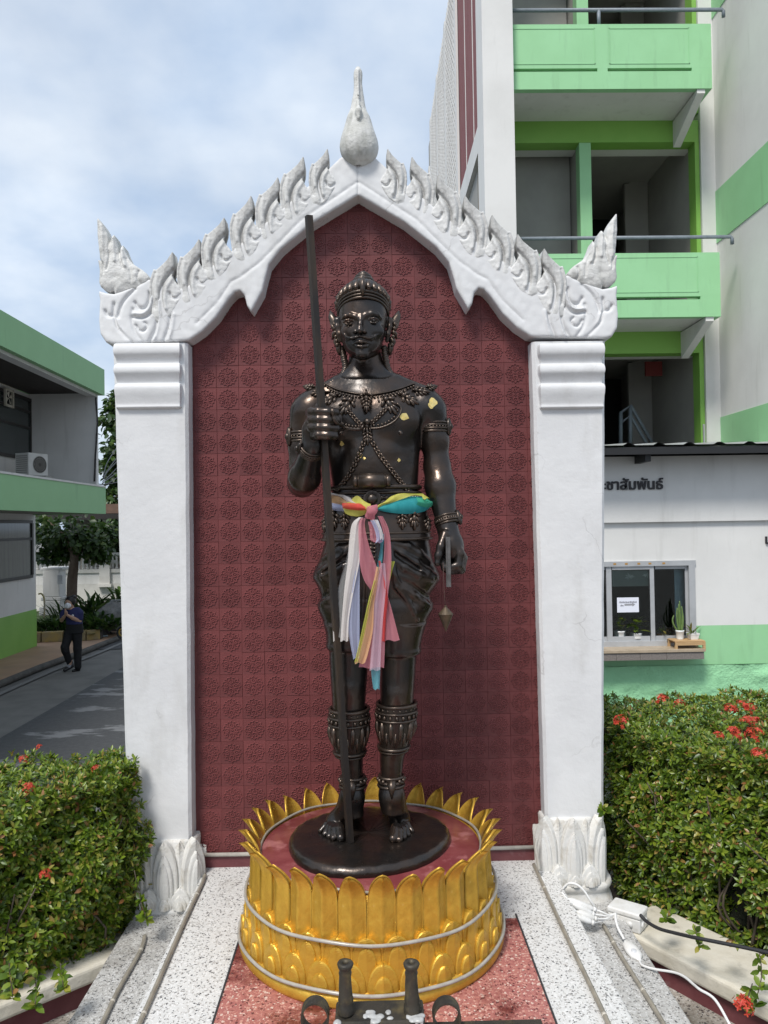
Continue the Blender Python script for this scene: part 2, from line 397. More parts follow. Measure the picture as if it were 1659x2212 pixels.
def relief_slab(name, outline, y_front, y_back, h=.004, rnd=.008, grooves=(), ridges=(), puff=0.0, noise=.0, mirror_x=None, seed=0):
    """carved slab: outline and carving curves in (x,z); front face looks to -y"""
    o = np.array(outline); x0, z0 = o.min(0)-.02; x1, z1 = o.max(0)+.02
    if mirror_x is not None: x1 = 2*mirror_x-x0
    xs, ys, zs = ar(x0, x1, h), ar(y_front-.03, y_back+.015, h), ar(z0, z1, h)
    X, Z = np.meshgrid(xs, zs, indexing='ij'); Xe = mirror_x-np.abs(X-mirror_x) if mirror_x is not None else X
    d2 = poly_sd(outline, Xe, Z)
    f = np.full(X.shape, y_front)
    f = f-puff*np.clip(-d2/.03, 0, 1)**.6
    for pts, w, dep in grooves: f = f+dep*np.exp(-(line_d(pts, Xe, Z)/w)**2)
    for pts, w, dep in ridges: f = f-dep*np.exp(-(line_d(pts, Xe, Z)/w)**2)
    if noise: f = f+noise*vnoise(X, 0, Z, 45, seed)+noise*.6*vnoise(X, 0, Z, 110, seed+1)
    Y = ys[None, :, None]
    dy = np.maximum(f[:, None, :]-Y, Y-y_back)
    D = d2[:, None, :]+rnd; E = dy+rnd
    sd_ = np.minimum(np.maximum(D, E), 0)+np.sqrt(np.maximum(D, 0)**2+np.maximum(E, 0)**2)-rnd
    S = SDF(xs, ys, zs); S.V = sd_.astype(np.float32)
    V, F = S.mesh(); return mesh_np(name, V, F)

# ================================================================ materials
MT = {}
MT['plaster'] = M('white_plaster', (.60, .605, .612), (.67, .675, .68), rough=.72, ns=2.2, bump=.22, bs=22, bd=.010, c3=(.40, .39, .365), s3=6, lo3=.54, hi3=.80, st3=(1, 1, .3), a3=.6, crack=.28)
MT['plaster_base'] = M('grimy_white_plaster', (.66, .655, .635), (.60, .585, .545), rough=.75, ns=9, bump=.35, bs=40, bd=.010, c3=(.33, .28, .20), s3=16, lo3=.54, hi3=.74, a3=.7)
MT['plaster_old'] = M('weathered_plaster', (.67, .67, .66), (.58, .58, .565), rough=.8, ns=6, bump=.5, bs=40, bd=.012, c3=(.11, .108, .10), s3=13, lo3=.47, hi3=.66, st3=(1, 1, .30), a3=.62, crack=.3)
MT['plaster_moss'] = M('mossy_plaster', (.64, .64, .62), (.50, .50, .47), rough=.85, ns=14, bump=.6, bs=60, bd=.012, c3=(.10, .105, .07), s3=22, lo3=.42, hi3=.66, st3=(1, 1, .25), a3=.75)
MT['plaster_horn'] = M('horn_plaster', (.64, .64, .625), (.54, .54, .52), rough=.8, ns=9, bump=.5, bs=60, bd=.010, c3=(.16, .16, .14), s3=15, lo3=.50, hi3=.70, st3=(1, 1, .3), a3=.55)
MT['plaster_fin'] = M('finial_plaster', (.60, .60, .585), (.47, .47, .44), rough=.8, ns=10, bump=.5, bs=60, bd=.010, c3=(.14, .145, .11), s3=16, lo3=.50, hi3=.72, st3=(1, 1, .2), a3=.6)
MT['tile'] = M('burgundy_tile_paint', (.150, .040, .040), (.122, .032, .033), spec=.32, rough=.48, ns=5, bump=.15, bs=120, bd=.003, rand=.12, c3=(.22, .085, .08), s3=9, lo3=.58, hi3=.80, a3=.4)
MT['tile_ridge'] = M('pale_tile_relief', (.190, .055, .055), (.150, .040, .041), spec=.32, rough=.48, ns=9, rand=.10)  # paler burgundy for the raised ridges of each tile
MT['maroon'] = M('maroon_paint', (.115, .028, .034), (.15, .045, .05), rough=.55, ns=12, bump=.2, bs=80, bd=.004, c3=(.30, .20, .20), s3=9, lo3=.62, hi3=.75, a3=.5)
MT['redtop'] = M('worn_red_paint', (.155, .030, .033), (.21, .055, .055), rough=.32, ns=10, bump=.15, bs=50, bd=.004, c3=(.42, .17, .17), s3=11, lo3=.54, hi3=.66, a3=.6)
MT['terra_w'] = terrazzo('white_terrazzo', (.60, .60, .585), [(0, (.07, .07, .075)), (.10, (.26, .25, .24)), (.24, (.62, .615, .60)), (.55, (.70, .70, .69)), (.84, (.40, .385, .365))], 150, grime=(.70, .66, .60), gl=.56, gh=.85)
MT['terra_g'] = terrazzo('grey_terrazzo', (.44, .435, .42), [(0, (.06, .06, .065)), (.16, (.24, .23, .22)), (.34, (.5, .495, .48)), (.6, (.6, .6, .59)), (.88, (.36, .34, .32))], 150, grime=(.35, .31, .26), gl=.50, gh=.78)
MT['terra_d'] = terrazzo('dirty_terrazzo', (.40, .38, .34), [(0, (.07, .07, .07)), (.16, (.22, .2, .18)), (.34, (.46, .45, .42)), (.6, (.52, .51, .48)), (.88, (.33, .30, .27))], 120, grime=(.16, .12, .07), gl=.42, gh=.62)
MT['terra_r'] = terrazzo('red_terrazzo', (.36, .135, .12), [(0, (.12, .04, .04)), (.14, (.42, .17, .14)), (.5, (.52, .27, .22)), (.80, (.62, .47, .40)), (.93, (.25, .08, .07))], 130, grime=(.26, .08, .07), gl=.49, gh=.58)
MT['black_strip'] = M('black_strip', (.03, .03, .032), rough=.5)
MT['cream'] = M('cream_render', (.60, .565, .48), (.50, .46, .37), rough=.8, ns=6, bump=.4, bs=35, bd=.008, c3=(.17, .15, .12), s3=11, lo3=.60, hi3=.78, a3=.7)
MT['soil'] = M('soil', (.045, .035, .025), (.08, .06, .04), rough=.95, ns=25, bump=1, bs=60, bd=.02)
MT['asphalt'] = M('asphalt', (.054, .055, .057), (.070, .071, .073), rough=.8, ns=14, bump=.3, bs=160, bd=.006, c3=(.20, .203, .207), s3=1.0, lo3=.55, hi3=.58, st3=(.5, 1.1, 1), a3=.85)
MT['gold'] = M('gold_paint', (.62, .375, .050), (.50, .285, .035), rough=.36, r2=.48, metal=.55, ns=18, bump=.4, bs=45, bd=.006, c3=(.78, .56, .16), s3=60, lo3=.62, hi3=.75, a3=.4)
MT['rope'] = M('clear_rope_light', (.42, .40, .36), (.33, .31, .28), rough=.25, ns=30, spec=.6)
MT['rope_w'] = M('clear_rope_light_clean', (.36, .34, .30), (.28, .26, .23), rough=.25, ns=30, spec=.6)
MT['rope_old'] = M('yellowed_rope_light', (.30, .275, .225), (.22, .20, .165), rough=.3, ns=20, spec=.5)
MT['clip'] = M('clear_clip', (.45, .42, .36), rough=.3)
MT['dark_joint'] = M('dark_gap', (.012, .012, .012), rough=.9)

# ================================================================ ground and platform (z = 0 is the platform top)
ROAD_Z = -1.50
g = MB().add([(-900, -600, ROAD_Z-.02), (900, -600, ROAD_Z-.02), (900, 1600, ROAD_Z-.02), (-900, 1600, ROAD_Z-.02)], [(0, 1, 2, 3)])
tag(g.build('ground', M('ground_paving', (.16, .155, .145), (.12, .118, .11), rough=.9, ns=2)), kind='structure')
rd = MB().add([(-5.2, 3.4, ROAD_Z), (4.6, 3.4, ROAD_Z), (4.6, 60, ROAD_Z), (-5.2, 60, ROAD_Z)], [(0, 1, 2, 3)])
rd.add([(-40, 18.6, ROAD_Z-.004), (12, 18.6, ROAD_Z-.004), (12, 22.2, ROAD_Z-.004), (-40, 22.2, ROAD_Z-.004)], [(0, 1, 2, 3)])
tag(rd.build('road', MT['asphalt']), kind='structure')

XL0, XR0 = -.70, .715
tag(boxo('platform', (XL0, -1.6, -.118), (XR0, 3.30, 0), MT['terra_w'], bevel=.006), kind='structure')
inl = MB().box((-.462, -1.6, .001), (.492, 2.72, .004)); tag(inl.build('red_floor_inlay', MT['terra_r']), kind='structure')
st_ = MB().box((-.468, -1.6, .0015), (-.462, 2.75, .0055)).box((.492, -1.6, .0015), (.498, 2.75, .0055)); tag(st_.build('inlay_strip', MT['black_strip']), kind='structure')
tag(boxo('upper_step', (-.955, -1.6, -.24), (.945, 3.12, -.12), MT['terra_g'], bevel=.006), kind='structure')
tag(boxo('lower_floor', (-2.4, -1.6, ROAD_Z), (2.4, 3.0, -.30), MT['terra_d']), kind='structure')
tag(MB().prism([(-.98, 3.12), (-1.02, 2.95), (-1.36, 2.62), (-1.86, 2.2), (-3.2, 1.6), (-3.2, 4.15), (-1.0, 4.15)], ROAD_Z+.01, -.24, 'z').build('planter_ground', MT['soil']), kind='structure')
tag(MB().prism([(1.02, 3.12), (1.12, 3.02), (1.46, 2.62), (1.86, 2.05), (3.2, 2.0), (3.2, 4.15), (1.0, 4.15)], ROAD_Z+.01, -.23, 'z').build('planter_ground', MT['soil']), kind='structure')

def planter(name, A, B, label, sgn, ext0, ext1):
    A = Vector(A); B = Vector(B); d = (B-A); d.z = 0; d.normalize(); n = Vector((-d.y, d.x, 0))*sgn      # n points into the planter
    A = A-d*ext0; B = B+d*ext1
    t = thing(name, label, 'planter wall', (A+B)/2)
    def strip(nm, o0, o1, z0, z1, mt, bev):
        p = [A+n*o0, B+n*o0, B+n*o1, A+n*o1]
        m = MB(); m.hexa([(q.x, q.y, z0) for q in p]+[(q.x, q.y, z1) for q in p]); return m.build(nm, mt, t, bev, 3)
    strip('base', .0, .20, -.31, -.222, MT['maroon'], .004)
    strip('cap', -.03, .24, -.221, -.158, MT['cream'], .014)
    return t
pr = planter('planter_wall', PZ(1388, 2100, -.30), PZ(1588, 2212, -.30), 'low cream capped maroon planter wall in front of the right hedge', 1, .12, .6)
pl = planter('planter_wall', PZ(220, 2155, -.30), PZ(98, 2209, -.30), 'low cream capped maroon planter wall in front of the left hedge', -1, .16, 1.2)

# ================================================================ shrine
YW, YF = 3.20, 3.12
X0 = P(774, 424, YF).x
shrine = thing('shrine', 'white arched shrine with burgundy flower tiles behind the bronze statue', 'shrine', (X0, 3.3, 0))
pf = lambda u, v, Y=YF: (P(u, v, Y).x, P(u, v, Y).z)
z_apex = P(774, 424, YF).z
# backing wall
wl, wr = P(405, 1100, YW).x, P(1178, 1100, YW).x
bw = MB(); bw.prism([(wl, -.3), (wr, -.3), (wr, 2.2), (X0, 2.84), (wl, 2.2)], YW+.0022, YW+.22); bw.build('wall', MT['tile'], shrine)
boxo('skirting', (wl, YW-.012, 0), (wr, YW+.0034, .048), MT['maroon'], shrine)

# relief tiles
TS = .0921; HT = TS/2
def ridge(mb, pts, w=.0032, h=.0042, closed=False, y0=-.001):
    n = len(pts); vs = []; fs = []
    for i, p in enumerate(pts):
        a = pts[(i-1) % n] if (closed or i > 0) else p; b = pts[(i+1) % n] if (closed or i < n-1) else p
        t = np.array([b[0]-a[0], b[1]-a[1]]); t = t/(np.linalg.norm(t)+1e-9); m = np.array([-t[1], t[0]])*w*.5
        vs += [(p[0]+m[0], y0, p[1]+m[1]), (p[0]+m[0]*.5, y0-h, p[1]+m[1]*.5), (p[0]-m[0]*.5, y0-h, p[1]-m[1]*.5), (p[0]-m[0], y0, p[1]-m[1])]
    for i in range(n if closed else n-1):
        j = (i+1) % n
        for q in range(3): fs.append((4*i+q, 4*j+q, 4*j+q+1, 4*i+q+1))
    mb.add(vs, fs)
def rot2(pts, a): return [(p[0]*math.cos(a)-p[1]*math.sin(a), p[0]*math.sin(a)+p[1]*math.cos(a)) for p in pts]
tm = MB(); e_ = .0007; t_ = TS/2-.0001
tm.add([(-t_, .0014, -t_), (t_, .0014, -t_), (t_, .0014, t_), (-t_, .0014, t_), (-t_+e_, 0, -t_+e_), (t_-e_, 0, -t_+e_), (t_-e_, 0, t_-e_), (-t_+e_, 0, t_-e_)],
       [(4, 5, 6, 7), (0, 1, 5, 4), (1, 2, 6, 5), (2, 3, 7, 6), (3, 0, 4, 7)])
SC = HT/.046
RW, RH = .0044, .0023
out_ = []
for i in range(32):
    a = 2*math.pi*i/32; r = [.0405, .0330, .0375, .0330][i % 4]*SC; out_.append((r*math.sin(a), r*math.cos(a)))
ridge(tm, out_, w=RW, h=RH, closed=True)
for q in range(4):
    a = q*math.pi/2
    ridge(tm, rot2([(SC*.0085*math.cos(t), SC*(.0195+.0085*math.sin(t))) for t in np.linspace(R(110), R(430), 12)], a), w=RW, h=RH)
    ridge(tm, rot2([(0, .0165*SC), (0, .0225*SC)], a), w=.0052, h=RH*.9)
    ridge(tm, rot2([(.0125*SC, .0125*SC), (.0185*SC, .0260*SC), (.0270*SC, .0270*SC), (.0260*SC, .0185*SC)], a), w=RW*.9, h=RH*.9, closed=True)
ridge(tm, [(.0045, 0), (0, .0045), (-.0045, 0), (0, -.0045)], w=.004, h=RH*.8, closed=True)
tile_me = tm.mesh('tile'); tile_me.materials.append(MT['tile']); tile_me.materials.append(MT['tile_ridge'])
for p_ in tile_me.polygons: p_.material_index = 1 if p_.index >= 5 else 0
xj = P(951, 1100, YW).x; zj = P(900, 738, YW).z; ct = 3.2/1661
SX = 47.9*ct; SZ = 47.5*ct
def arch_top(x):
    """lower edge of the arch at x, as (half) profile"""
    xs_ = ARCH_X; return float(np.interp(X0-abs(x-X0), xs_, ARCH_Z))
arch_px = [(410, 735.5), (438, 717), (467.6, 687), (493.5, 648.5), (508, 632), (519.5, 629), (529, 639), (534, 661.5), (543.5, 674.4), (556.5, 650), (567.6, 630), (573, 606), (582, 572.6), (608, 539), (675, 483.7), (774, 422.6)]
ARCH = [pf(*q) for q in arch_px]; ARCH_X = [q[0] for q in ARCH]; ARCH_Z = [q[1] for q in ARCH]
tiles = []
for i in range(-14, 9):
    for j in range(-9, 30):
        x = xj+(i+.5)*SX; z = zj-(j+.5)*SZ
        if x < wl+HT*.1 or x > wr-HT*.1 or z < .045+HT*.6 or z > arch_top(x)+HT*1.3: continue
        d = Vector((x, YW, z))-CAM; k = _f.dot(d); u = 829.5+1661*_r.dot(d)/k; v = 1106-1661*_u.dot(d)/k
        hid = (735 < u < 835 and 620 < v < 1500) or (725 < u < 890 and 870 < v < 1370) or (705 < u < 915 and 1180 < v < 1330) or (v > 1640 and 740 < u < 860) or (v > 1745 and 590 < u < 1030)
        tiles.append((hid, x, z))
tiles.sort(key=lambda q: q[0]); rest_v, rest_f = [], []
bv = np.array([q[:] for q in tm.v]); bf = tm.f
rb = MB()
for n, (hid, x, z) in enumerate(tiles):
    jx, jz, jy, jr = random.gauss(0, .0004), random.gauss(0, .0004), abs(random.gauss(0, .0008)), random.gauss(0, .006)
    if n < 300:
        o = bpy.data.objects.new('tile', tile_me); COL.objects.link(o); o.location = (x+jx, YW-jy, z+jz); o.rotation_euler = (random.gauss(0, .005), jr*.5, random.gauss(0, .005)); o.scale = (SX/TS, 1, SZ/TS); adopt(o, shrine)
    else:
        rb.add([(p[0]*SX/TS+x, p[1]+YW-jy, p[2]*SZ/TS+z) for p in tm.v], tm.f)
if rb.v:
    o = rb.build('tile_field', MT['tile'], shrine); o['kind'] = 'stuff'

# columns
def column(side):
    if side < 0: tl, tr, bl, br = P(243, 742, YF), P(405, 738, YF), P(276, 1850, YF), P(413.5, 1850, YF)
    else: tl, tr, bl, br = P(1149, 738, YF), P(1308, 738, YF), P(1179, 1800, YF), P(1305, 1800, YF)
    zt = tl.z
    m = MB(); n = 22; vs = []
    for i in range(n+1):
        t = i/n; z = bl.z-.12+(zt-bl.z+.12)*t; tt = (z-bl.z)/(zt-bl.z); a = bl.x+(tl.x-bl.x)*tt; b = br.x+(tr.x-br.x)*tt
        c = .012
        jj = lambda k: .0006*math.sin(i*1.7+k*2.1)+.0005*math.sin(i*3.1+k)
        vs += [(a+jj(0), YF+c, z), (a+c+jj(0), YF+jj(1), z), (b-c+jj(2), YF+jj(3), z), (b+jj(2), YF+c, z), (b, YF+.36, z), (a, YF+.36, z)]
    fs = [(6*i+k, 6*i+(k+1) % 6, 6*(i+1)+(k+1) % 6, 6*(i+1)+k) for i in range(n) for k in range(6)]+[tuple(range(6*n, 6*n+6))]
    m.add(vs, fs)
    col = m.build('column', MT['plaster'], shrine)
    # capital mouldings
    x0, x1 = tl.x, tr.x; f0 = .06*(x1-x0); s_in = x0+f0 if side < 0 else x0+.10*(x1-x0); s_out = x1-.10*(x1-x0) if side < 0 else x1-f0
    prof = [(742, 0), (743.5, .018), (748, .028), (757, .033), (767, .030), (776, .016), (784, .011), (787, .013), (790, .024), (797, .031), (806, .031), (815, .020), (824, .010), (829, .009), (832, .022), (839, .029), (850, .027), (862, .021), (874, .016), (881, .017), (884.5, .0)]
    m = MB(); vs = []; sp_ = spline([(v, p, 0) for v, p in prof], 4); ends = []
    for q_ in sp_:
        v, p = q_.x, max(q_.y, 0); z = P(320 if side < 0 else 1230, v, YF).z; k = .35*p
        vs += [(s_in+.006-k, YF-p, z), ((s_in+s_out)/2, YF-p-.0012, z), (s_out-.006+k, YF-p, z)]; ends.append((p, z, k))
    m.add(vs, [(3*i+k, 3*i+3+k, 3*i+4+k, 3*i+1+k) for i in range(len(ends)-1) for k in range(2)], True)
    for x_, sg in ((s_in, -1), (s_out, 1)):
        vs = []
        for p, z, k in ends: vs += [(x_+sg*k, YF+.004, z), (x_-sg*.006+sg*k, YF-p, z)]
        m.add(vs, [(2*i, 2*i+2, 2*i+3, 2*i+1) for i in range(len(ends)-1)], False)
    m.build('capital', MT['plaster'], col)
    return col, bl, br
colL, aL, bL = column(-1); colR, aR, bR = column(1)

# generic carved lotus petal: local x width, z height, front to -y
def petal_mesh(name, w, h, th, e0=.0, tip=.55, ridge_h=.006, steps=(), lean=0.0, nx=18, nz=22, round_tip=False, back=True, flare=0.0, pw=1.7, dome=3.0):
    vs = []; fs = []
    def half_at(t):
        if t < tip: return w/2*(.92+.08*math.sin(math.pi*.5*t/tip))
        s = (t-tip)/(1-tip); return max(w/2*(math.sqrt(max(1-s*s, 0)) if round_tip else (1-s**pw)**.62), w*.004)
    for j in range(nz+1):
        t = 1-(1-j/nz)**1.25; half = half_at(t)
        for i in range(nx+1):
            a = -1+2*i/nx; x = a*half
            y = -e0-th*(1-abs(a)**dome)*(1-.35*max(0, t-tip)/(1-tip)) - ridge_h*max(0, 1-abs(a)*3.0)
            ed = min((1-abs(a))*half, (1-t)*h*.6)
            for dist, amt in steps:
                k = min(max((dist*1.12-ed)/(dist*.24), 0), 1); y += amt*k
            y -= lean*t*t+flare*max(0, t-.72)**2*8
            vs.append((x, min(y, -.0005), t*h))
    W = nx+1
    fs = [(j*W+i, j*W+i+1, (j+1)*W+i+1, (j+1)*W+i) for j in range(nz) for i in range(nx)]
    if back:
        b = len(vs); edge = list(range(0, (nz+1)*W, W))+[nz*W+i for i in range(1, W)]+[j*W+nx for j in range(nz-1, -1, -1)]
        for k in edge: x, y, z = vs[k]; t = z/h; vs.append((x*.985, -(lean*t*t+flare*max(0, t-.72)**2*8)+.008, z))
        n = len(edge); fs += [(edge[i], edge[i+1], b+i+1, b+i)[::-1] for i in range(n-1)]
        m_ = (nz+1); fs += [(b+j, b+j+1, b+n-2-j, b+n-1-j) for j in range(n//2-1)]
    me = bpy.data.meshes.new(name); me.from_pydata(vs, [], fs); me.update(); me.polygons.foreach_set('use_smooth', [True]*len(fs)); me.validate(); return me

def petal_steps(name, w, h, levels, tip=.4, pw=1.6, ex=.8, ridge=.004, lean=0.0, n=13):
    """carved petal of nested raised outlines; levels (width factor, height factor, rise)"""
    mb = MB(); y0 = .008
    for wf, hf, rise in levels:
        y1 = (y0 if y0 < .008 else 0)-rise; rows = []
        for j in range(n+1):
            t = 1-(1-j/n)**1.4; s = max(0, (t-tip)/(1-tip)); half = w*wf/2*(.93+.07*min(t/tip, 1)) if t < tip else w*wf/2*(1-s**pw)**ex
            half = max(half, .0006); z = t*h*hf; l = -lean*(z/h)**2; b = min(.0035, half*.6)
            rows.append([(-half, y0+l, z), (-half, y1+.003+l, z), (-half+b, y1+l, z), (0, y1-ridge+l, z), (half-b, y1+l, z), (half, y1+.003+l, z), (half, y0+l, z)])
        vs = [q for r_ in rows for q in r_]; mb.add(vs, [(7*j+i, 7*j+i+1, 7*j+8+i, 7*j+7+i) for j in range(n) for i in range(6)], False); y0 = y1
    me = mb.mesh(name); return me

# column lotus bases
pm_t = petal_steps('petal', .090, .240, ((1, 1, .020), (.66, .82, .011), (.40, .70, .008)), tip=.42, pw=2.1, ex=.72, lean=.012)
pm_b = petal_steps('petal_behind', .060, .228, ((1, 1, .012),), tip=.48, pw=1.8, ex=.75, ridge=.012, lean=.006)
pm_s = petal_steps('small_petal', .078, .080, ((1, 1, .024), (.68, .70, .009), (.38, .44, .008)), tip=.18, pw=2.0, ex=.75, ridge=.002)
for q in (pm_t, pm_b, pm_s): q.materials.append(MT['plaster_base'])
def col_base(side, parent):
    if side < 0: cxu, zt, zp, zb = 352, P(352, 1835, 3.0).z, P(352, 1990, 3.0).z, P(352, 2022, 2.98).z
    else: cxu, zt, zp, zb = 1245, P(1245, 1785, 3.0).z, P(1245, 1937, 3.0).z, P(1245, 1975, 2.98).z
    cx = P(cxu, 1900, 3.05).x; cy = YF+.085; hw, hd = .112, .098
    H = zt-zp
    m = MB(); prof = [(1.62, zp-.10), (1.50, zp-.05), (1.40, zp-.026), (1.42, zp-.022), (1.50, zp-.012), (1.53, zp), (1.50, zp+.010), (1.38, zp+.018), (1.15, zp+.02), (1.02, zp+.05), (1.0, zp+.16), (1.04, zt-.02), (1.0, zt-.01)]
    n = 28; vs = []
    sq = lambda c, p=.62: math.copysign(abs(c)**p, c)
    for k, z in prof:
        for i in range(n):
            a = 2*math.pi*i/n; vs.append((cx+hw*k*sq(math.cos(a)), cy+hd*k*sq(math.sin(a)), z))
    fs = [(r*n+i, r*n+(i+1) % n, (r+1)*n+(i+1) % n, (r+1)*n+i) for r in range(len(prof)-1) for i in range(n)]+[tuple((len(prof)-1)*n+i for i in range(n))]
    m.add(vs, fs, True)
    b = m.build('column_base', MT['plaster_base'], parent)
    if side < 0: boxo('plinth', (cx-.165, cy-.14, zb-.10), (cx+.15, cy+.2, zp-.03), MT['plaster_base'], parent, .008)
    sc = H/.245
    def put(me, x, y, z, rz, s=1.0):
        o = bpy.data.objects.new(me.name.split('.')[0], me); COL.objects.link(o); o.location = (x, y, z); o.rotation_euler = (0, 0, rz); o.scale = (s, s, s); adopt(o, b)
    for me, dx, off, z, s in [(pm_t, 0, .012, zp+.012, sc*.97), (pm_b, -.056, -.002, zp+.012, sc), (pm_b, .056, -.002, zp+.012, sc*.98),
                              (pm_s, -.062, .026, zp+.012, 1), (pm_s, .062, .026, zp+.012, 1), (pm_s, 0, .034, zp+.012, .8)]:
        put(me, cx+dx, cy-hd-off+.006, z, 0, s)
    for sg in (-1, 1):
        put(pm_t, cx+sg*(hw-.016), cy-hd+.016, zp+.012, sg*R(38), sc*.98)
        for yy, me, o_ in ((0.035, pm_t, .0), (.05, pm_s, .014)):
            put(me, cx+sg*(hw+o_), cy+yy, zp+.012, sg*R(90), sc if me is not pm_s else 1)
col_base(-1, colL); col_base(1, colR)

# pediment band with corner blocks (half outline, mirrored)
half_px = [(774, 330), (735, 342), (700, 376), (668, 402), (612, 450), (556, 498), (501, 543), (449, 583), (402, 622), (372, 626), (345, 612), (323, 604), (300, 618), (248, 636), (230, 634), (214, 629), (217, 650), (215, 694), (218, 722), (230, 740), (244, 744), (400, 737)]
half = [pf(*q) for q in half_px]+[(x, z) for x, z in ARCH]
cz = lambda zx, zy: pf(208.4+.19845*zx, 466.3+.19845*zy)
def cs(pts, n=5):
    s = spline([(p[0], 0, p[1]) for p in [cz(*q) for q in pts]], n); return [(p.x, p.z) for p in s]
gr = [(cs([(205, 1105), (235, 1210), (320, 1310), (405, 1390)]), .006, .012), (cs([(240, 1110), (280, 980), (340, 890), (430, 800)]), .006, .012), (cs([(405, 1105), (510, 1115), (600, 1060), (640, 960), (640, 880)]), .006, .013),
      (cs([(430, 950), (470, 1010), (540, 1005), (580, 930), (585, 840)]), .006, .012), (cs([(440, 1195), (480, 1255), (535, 1250), (560, 1195), (530, 1165)]), .005, .010),
      (cs([(655, 905), (640, 1010), (670, 1110), (650, 1240), (575, 1390)]), .007, .013), (cs([(800, 1040), (800, 1180), (730, 1390)]), .006, .010), (cs([(105, 1040), (130, 1085), (185, 1085), (200, 960)]), .006, .012),
      (cs([(405, 1020), (390, 1130), (430, 1270), (520, 1390)]), .006, .008)]
rg = [(cs([(410, 1070), (510, 1075), (580, 1020), (612, 900)]), .007, .008), (cs([(690, 930), (690, 1100), (660, 1300), (620, 1390)]), .006, .007), (cs([(850, 1080), (830, 1230), (790, 1390)]), .006, .006), (cs([(225, 1100), (265, 1230), (370, 1360)]), .006, .006)]
inner2 = [(x+(.0), z) for x, z in [pf(*q) for q in [(425, 700), (470, 655), (500, 610), (520, 600), (560, 570), (585, 545), (650, 478), (774, 394)]]]
gr.append((inner2, .006, .004))
band_me = relief_slab('pediment', half, YF-.012, YF+.30, h=.0048, rnd=.010, grooves=gr, ridges=rg, noise=.0009, mirror_x=X0)
ped = link('pediment', band_me, MT['plaster'], shrine)

# flame leaves along the bargeboard
lz = lambda zx, zy: np.array(pf(208.4+.3703*zx, 109.7+.3703*zy))
lp = [(908, 855), (916, 905), (914, 945), (904, 980), (920, 1010), (942, 1038), (953, 1066), (945, 1105), (926, 1145), (905, 1180), (850, 1225), (805, 1210), (797, 1120), (790, 1060), (793, 1010), (802, 975), (812, 948), (824, 953), (850, 930), (880, 900)]
tip0 = lz(908, 865); base_l = [tuple(lz(*q)-tip0) for q in lp]
sm_ = lambda pts: [(p.x, p.z) for p in spline([(a[0], 0, a[1]) for a in [lz(*q)-tip0 for q in pts]], 5)]
lg = [(sm_([(913, 948), (884, 985), (858, 1030), (849, 1080), (857, 1135), (870, 1180)]), .0052, .013), (sm_([(896, 1070), (905, 1093), (925, 1098), (946, 1084)]), .0045, .010), (sm_([(822, 968), (806, 1030), (809, 1090), (818, 1150)]), .004, .006)]
lr = [(sm_([(918, 985), (900, 1010), (880, 1050), (872, 1100), (878, 1150)]), .007, .006), (sm_([(835, 985), (826, 1040), (828, 1100)]), .006, .004)]
def smooth_poly(p, n=3):
    return p
leaf_me = relief_slab('flame_leaf', base_l, -.030, .045, h=.0030, rnd=.0032, grooves=lg, ridges=lr, puff=.008, noise=.0009, seed=5)
lm = [(p[0]*1.15, max(p[1]*.86, -.2)) for p in base_l]
leaf_me.materials.append(MT['plaster_old'])
tips = [(1350, 588, .86), (1210, 632, 1), (1062, 750, 1), (908, 865, 1), (752, 985, 1), (605, 1105, 1.0), (452, 1190, 1.02)]
for (a, b, s) in tips:
    x, z = lz(a, b)
    for sg in (1, -1):
        o = bpy.data.objects.new('flame_leaf', leaf_me); COL.objects.link(o)
        o.location = (x if sg > 0 else 2*X0-x, YF+.010+random.uniform(-.003, .003), z+random.uniform(-.004, .004)); o.scale = (s*sg*random.uniform(1.11, 1.17), 1, s*random.uniform(1.02, 1.10)); o.rotation_euler = (R(3.4), R(random.uniform(-2, 2)), 0); adopt(o, ped)
# upswept corner horns
horn_px = [(211, 470), (222, 484), (229, 496), (234, 508), (238, 524), (243, 512), (247, 507), (252, 520), (255, 534), (258, 549), (262, 536), (266, 530), (272, 546), (279, 560), (288, 571), (300, 579), (310, 585), (318, 592), (324, 602), (318, 612), (300, 622), (274, 630), (249, 636), (247, 628), (238, 632), (228, 627), (219, 621), (215, 611), (217, 588), (212, 561), (217, 563), (216, 550), (213, 526), (211, 506)]
horn = [pf(*q) for q in horn_px]
hg = [(cs([(150, 260), (140, 340), (150, 450), (120, 600)]), .004, .009), (cs([(255, 380), (265, 480), (300, 580)]), .004, .008), (cs([(40, 480), (80, 540), (90, 640)]), .004, .007), (cs([(470, 610), (460, 700), (500, 760)]), .005, .008), (cs([(330, 480), (380, 600), (390, 720)]), .005, .005)]
hr = [(cs([(190, 260), (200, 350), (210, 500)]), .007, .009), (cs([(290, 380), (300, 470), (330, 560)]), .007, .008), (cs([(70, 120), (80, 300), (80, 500)]), .008, .007)]
for sg in (1, -1):
    hm = relief_slab('corner_horn', horn, YF-.006, YF+.07, h=.0034, rnd=.004, grooves=hg, ridges=hr, puff=.012, noise=.0022, seed=9)
    if sg < 0:
        co = np.empty(len(hm.vertices)*3, dtype=np.float32); hm.vertices.foreach_get('co', co); co = co.reshape(-1, 3); co[:, 0] = 2*X0-co[:, 0]; hm.vertices.foreach_set('co', co.ravel()); hm.flip_normals(); hm.update()
    link('corner_horn', hm, MT['plaster_horn'], ped)
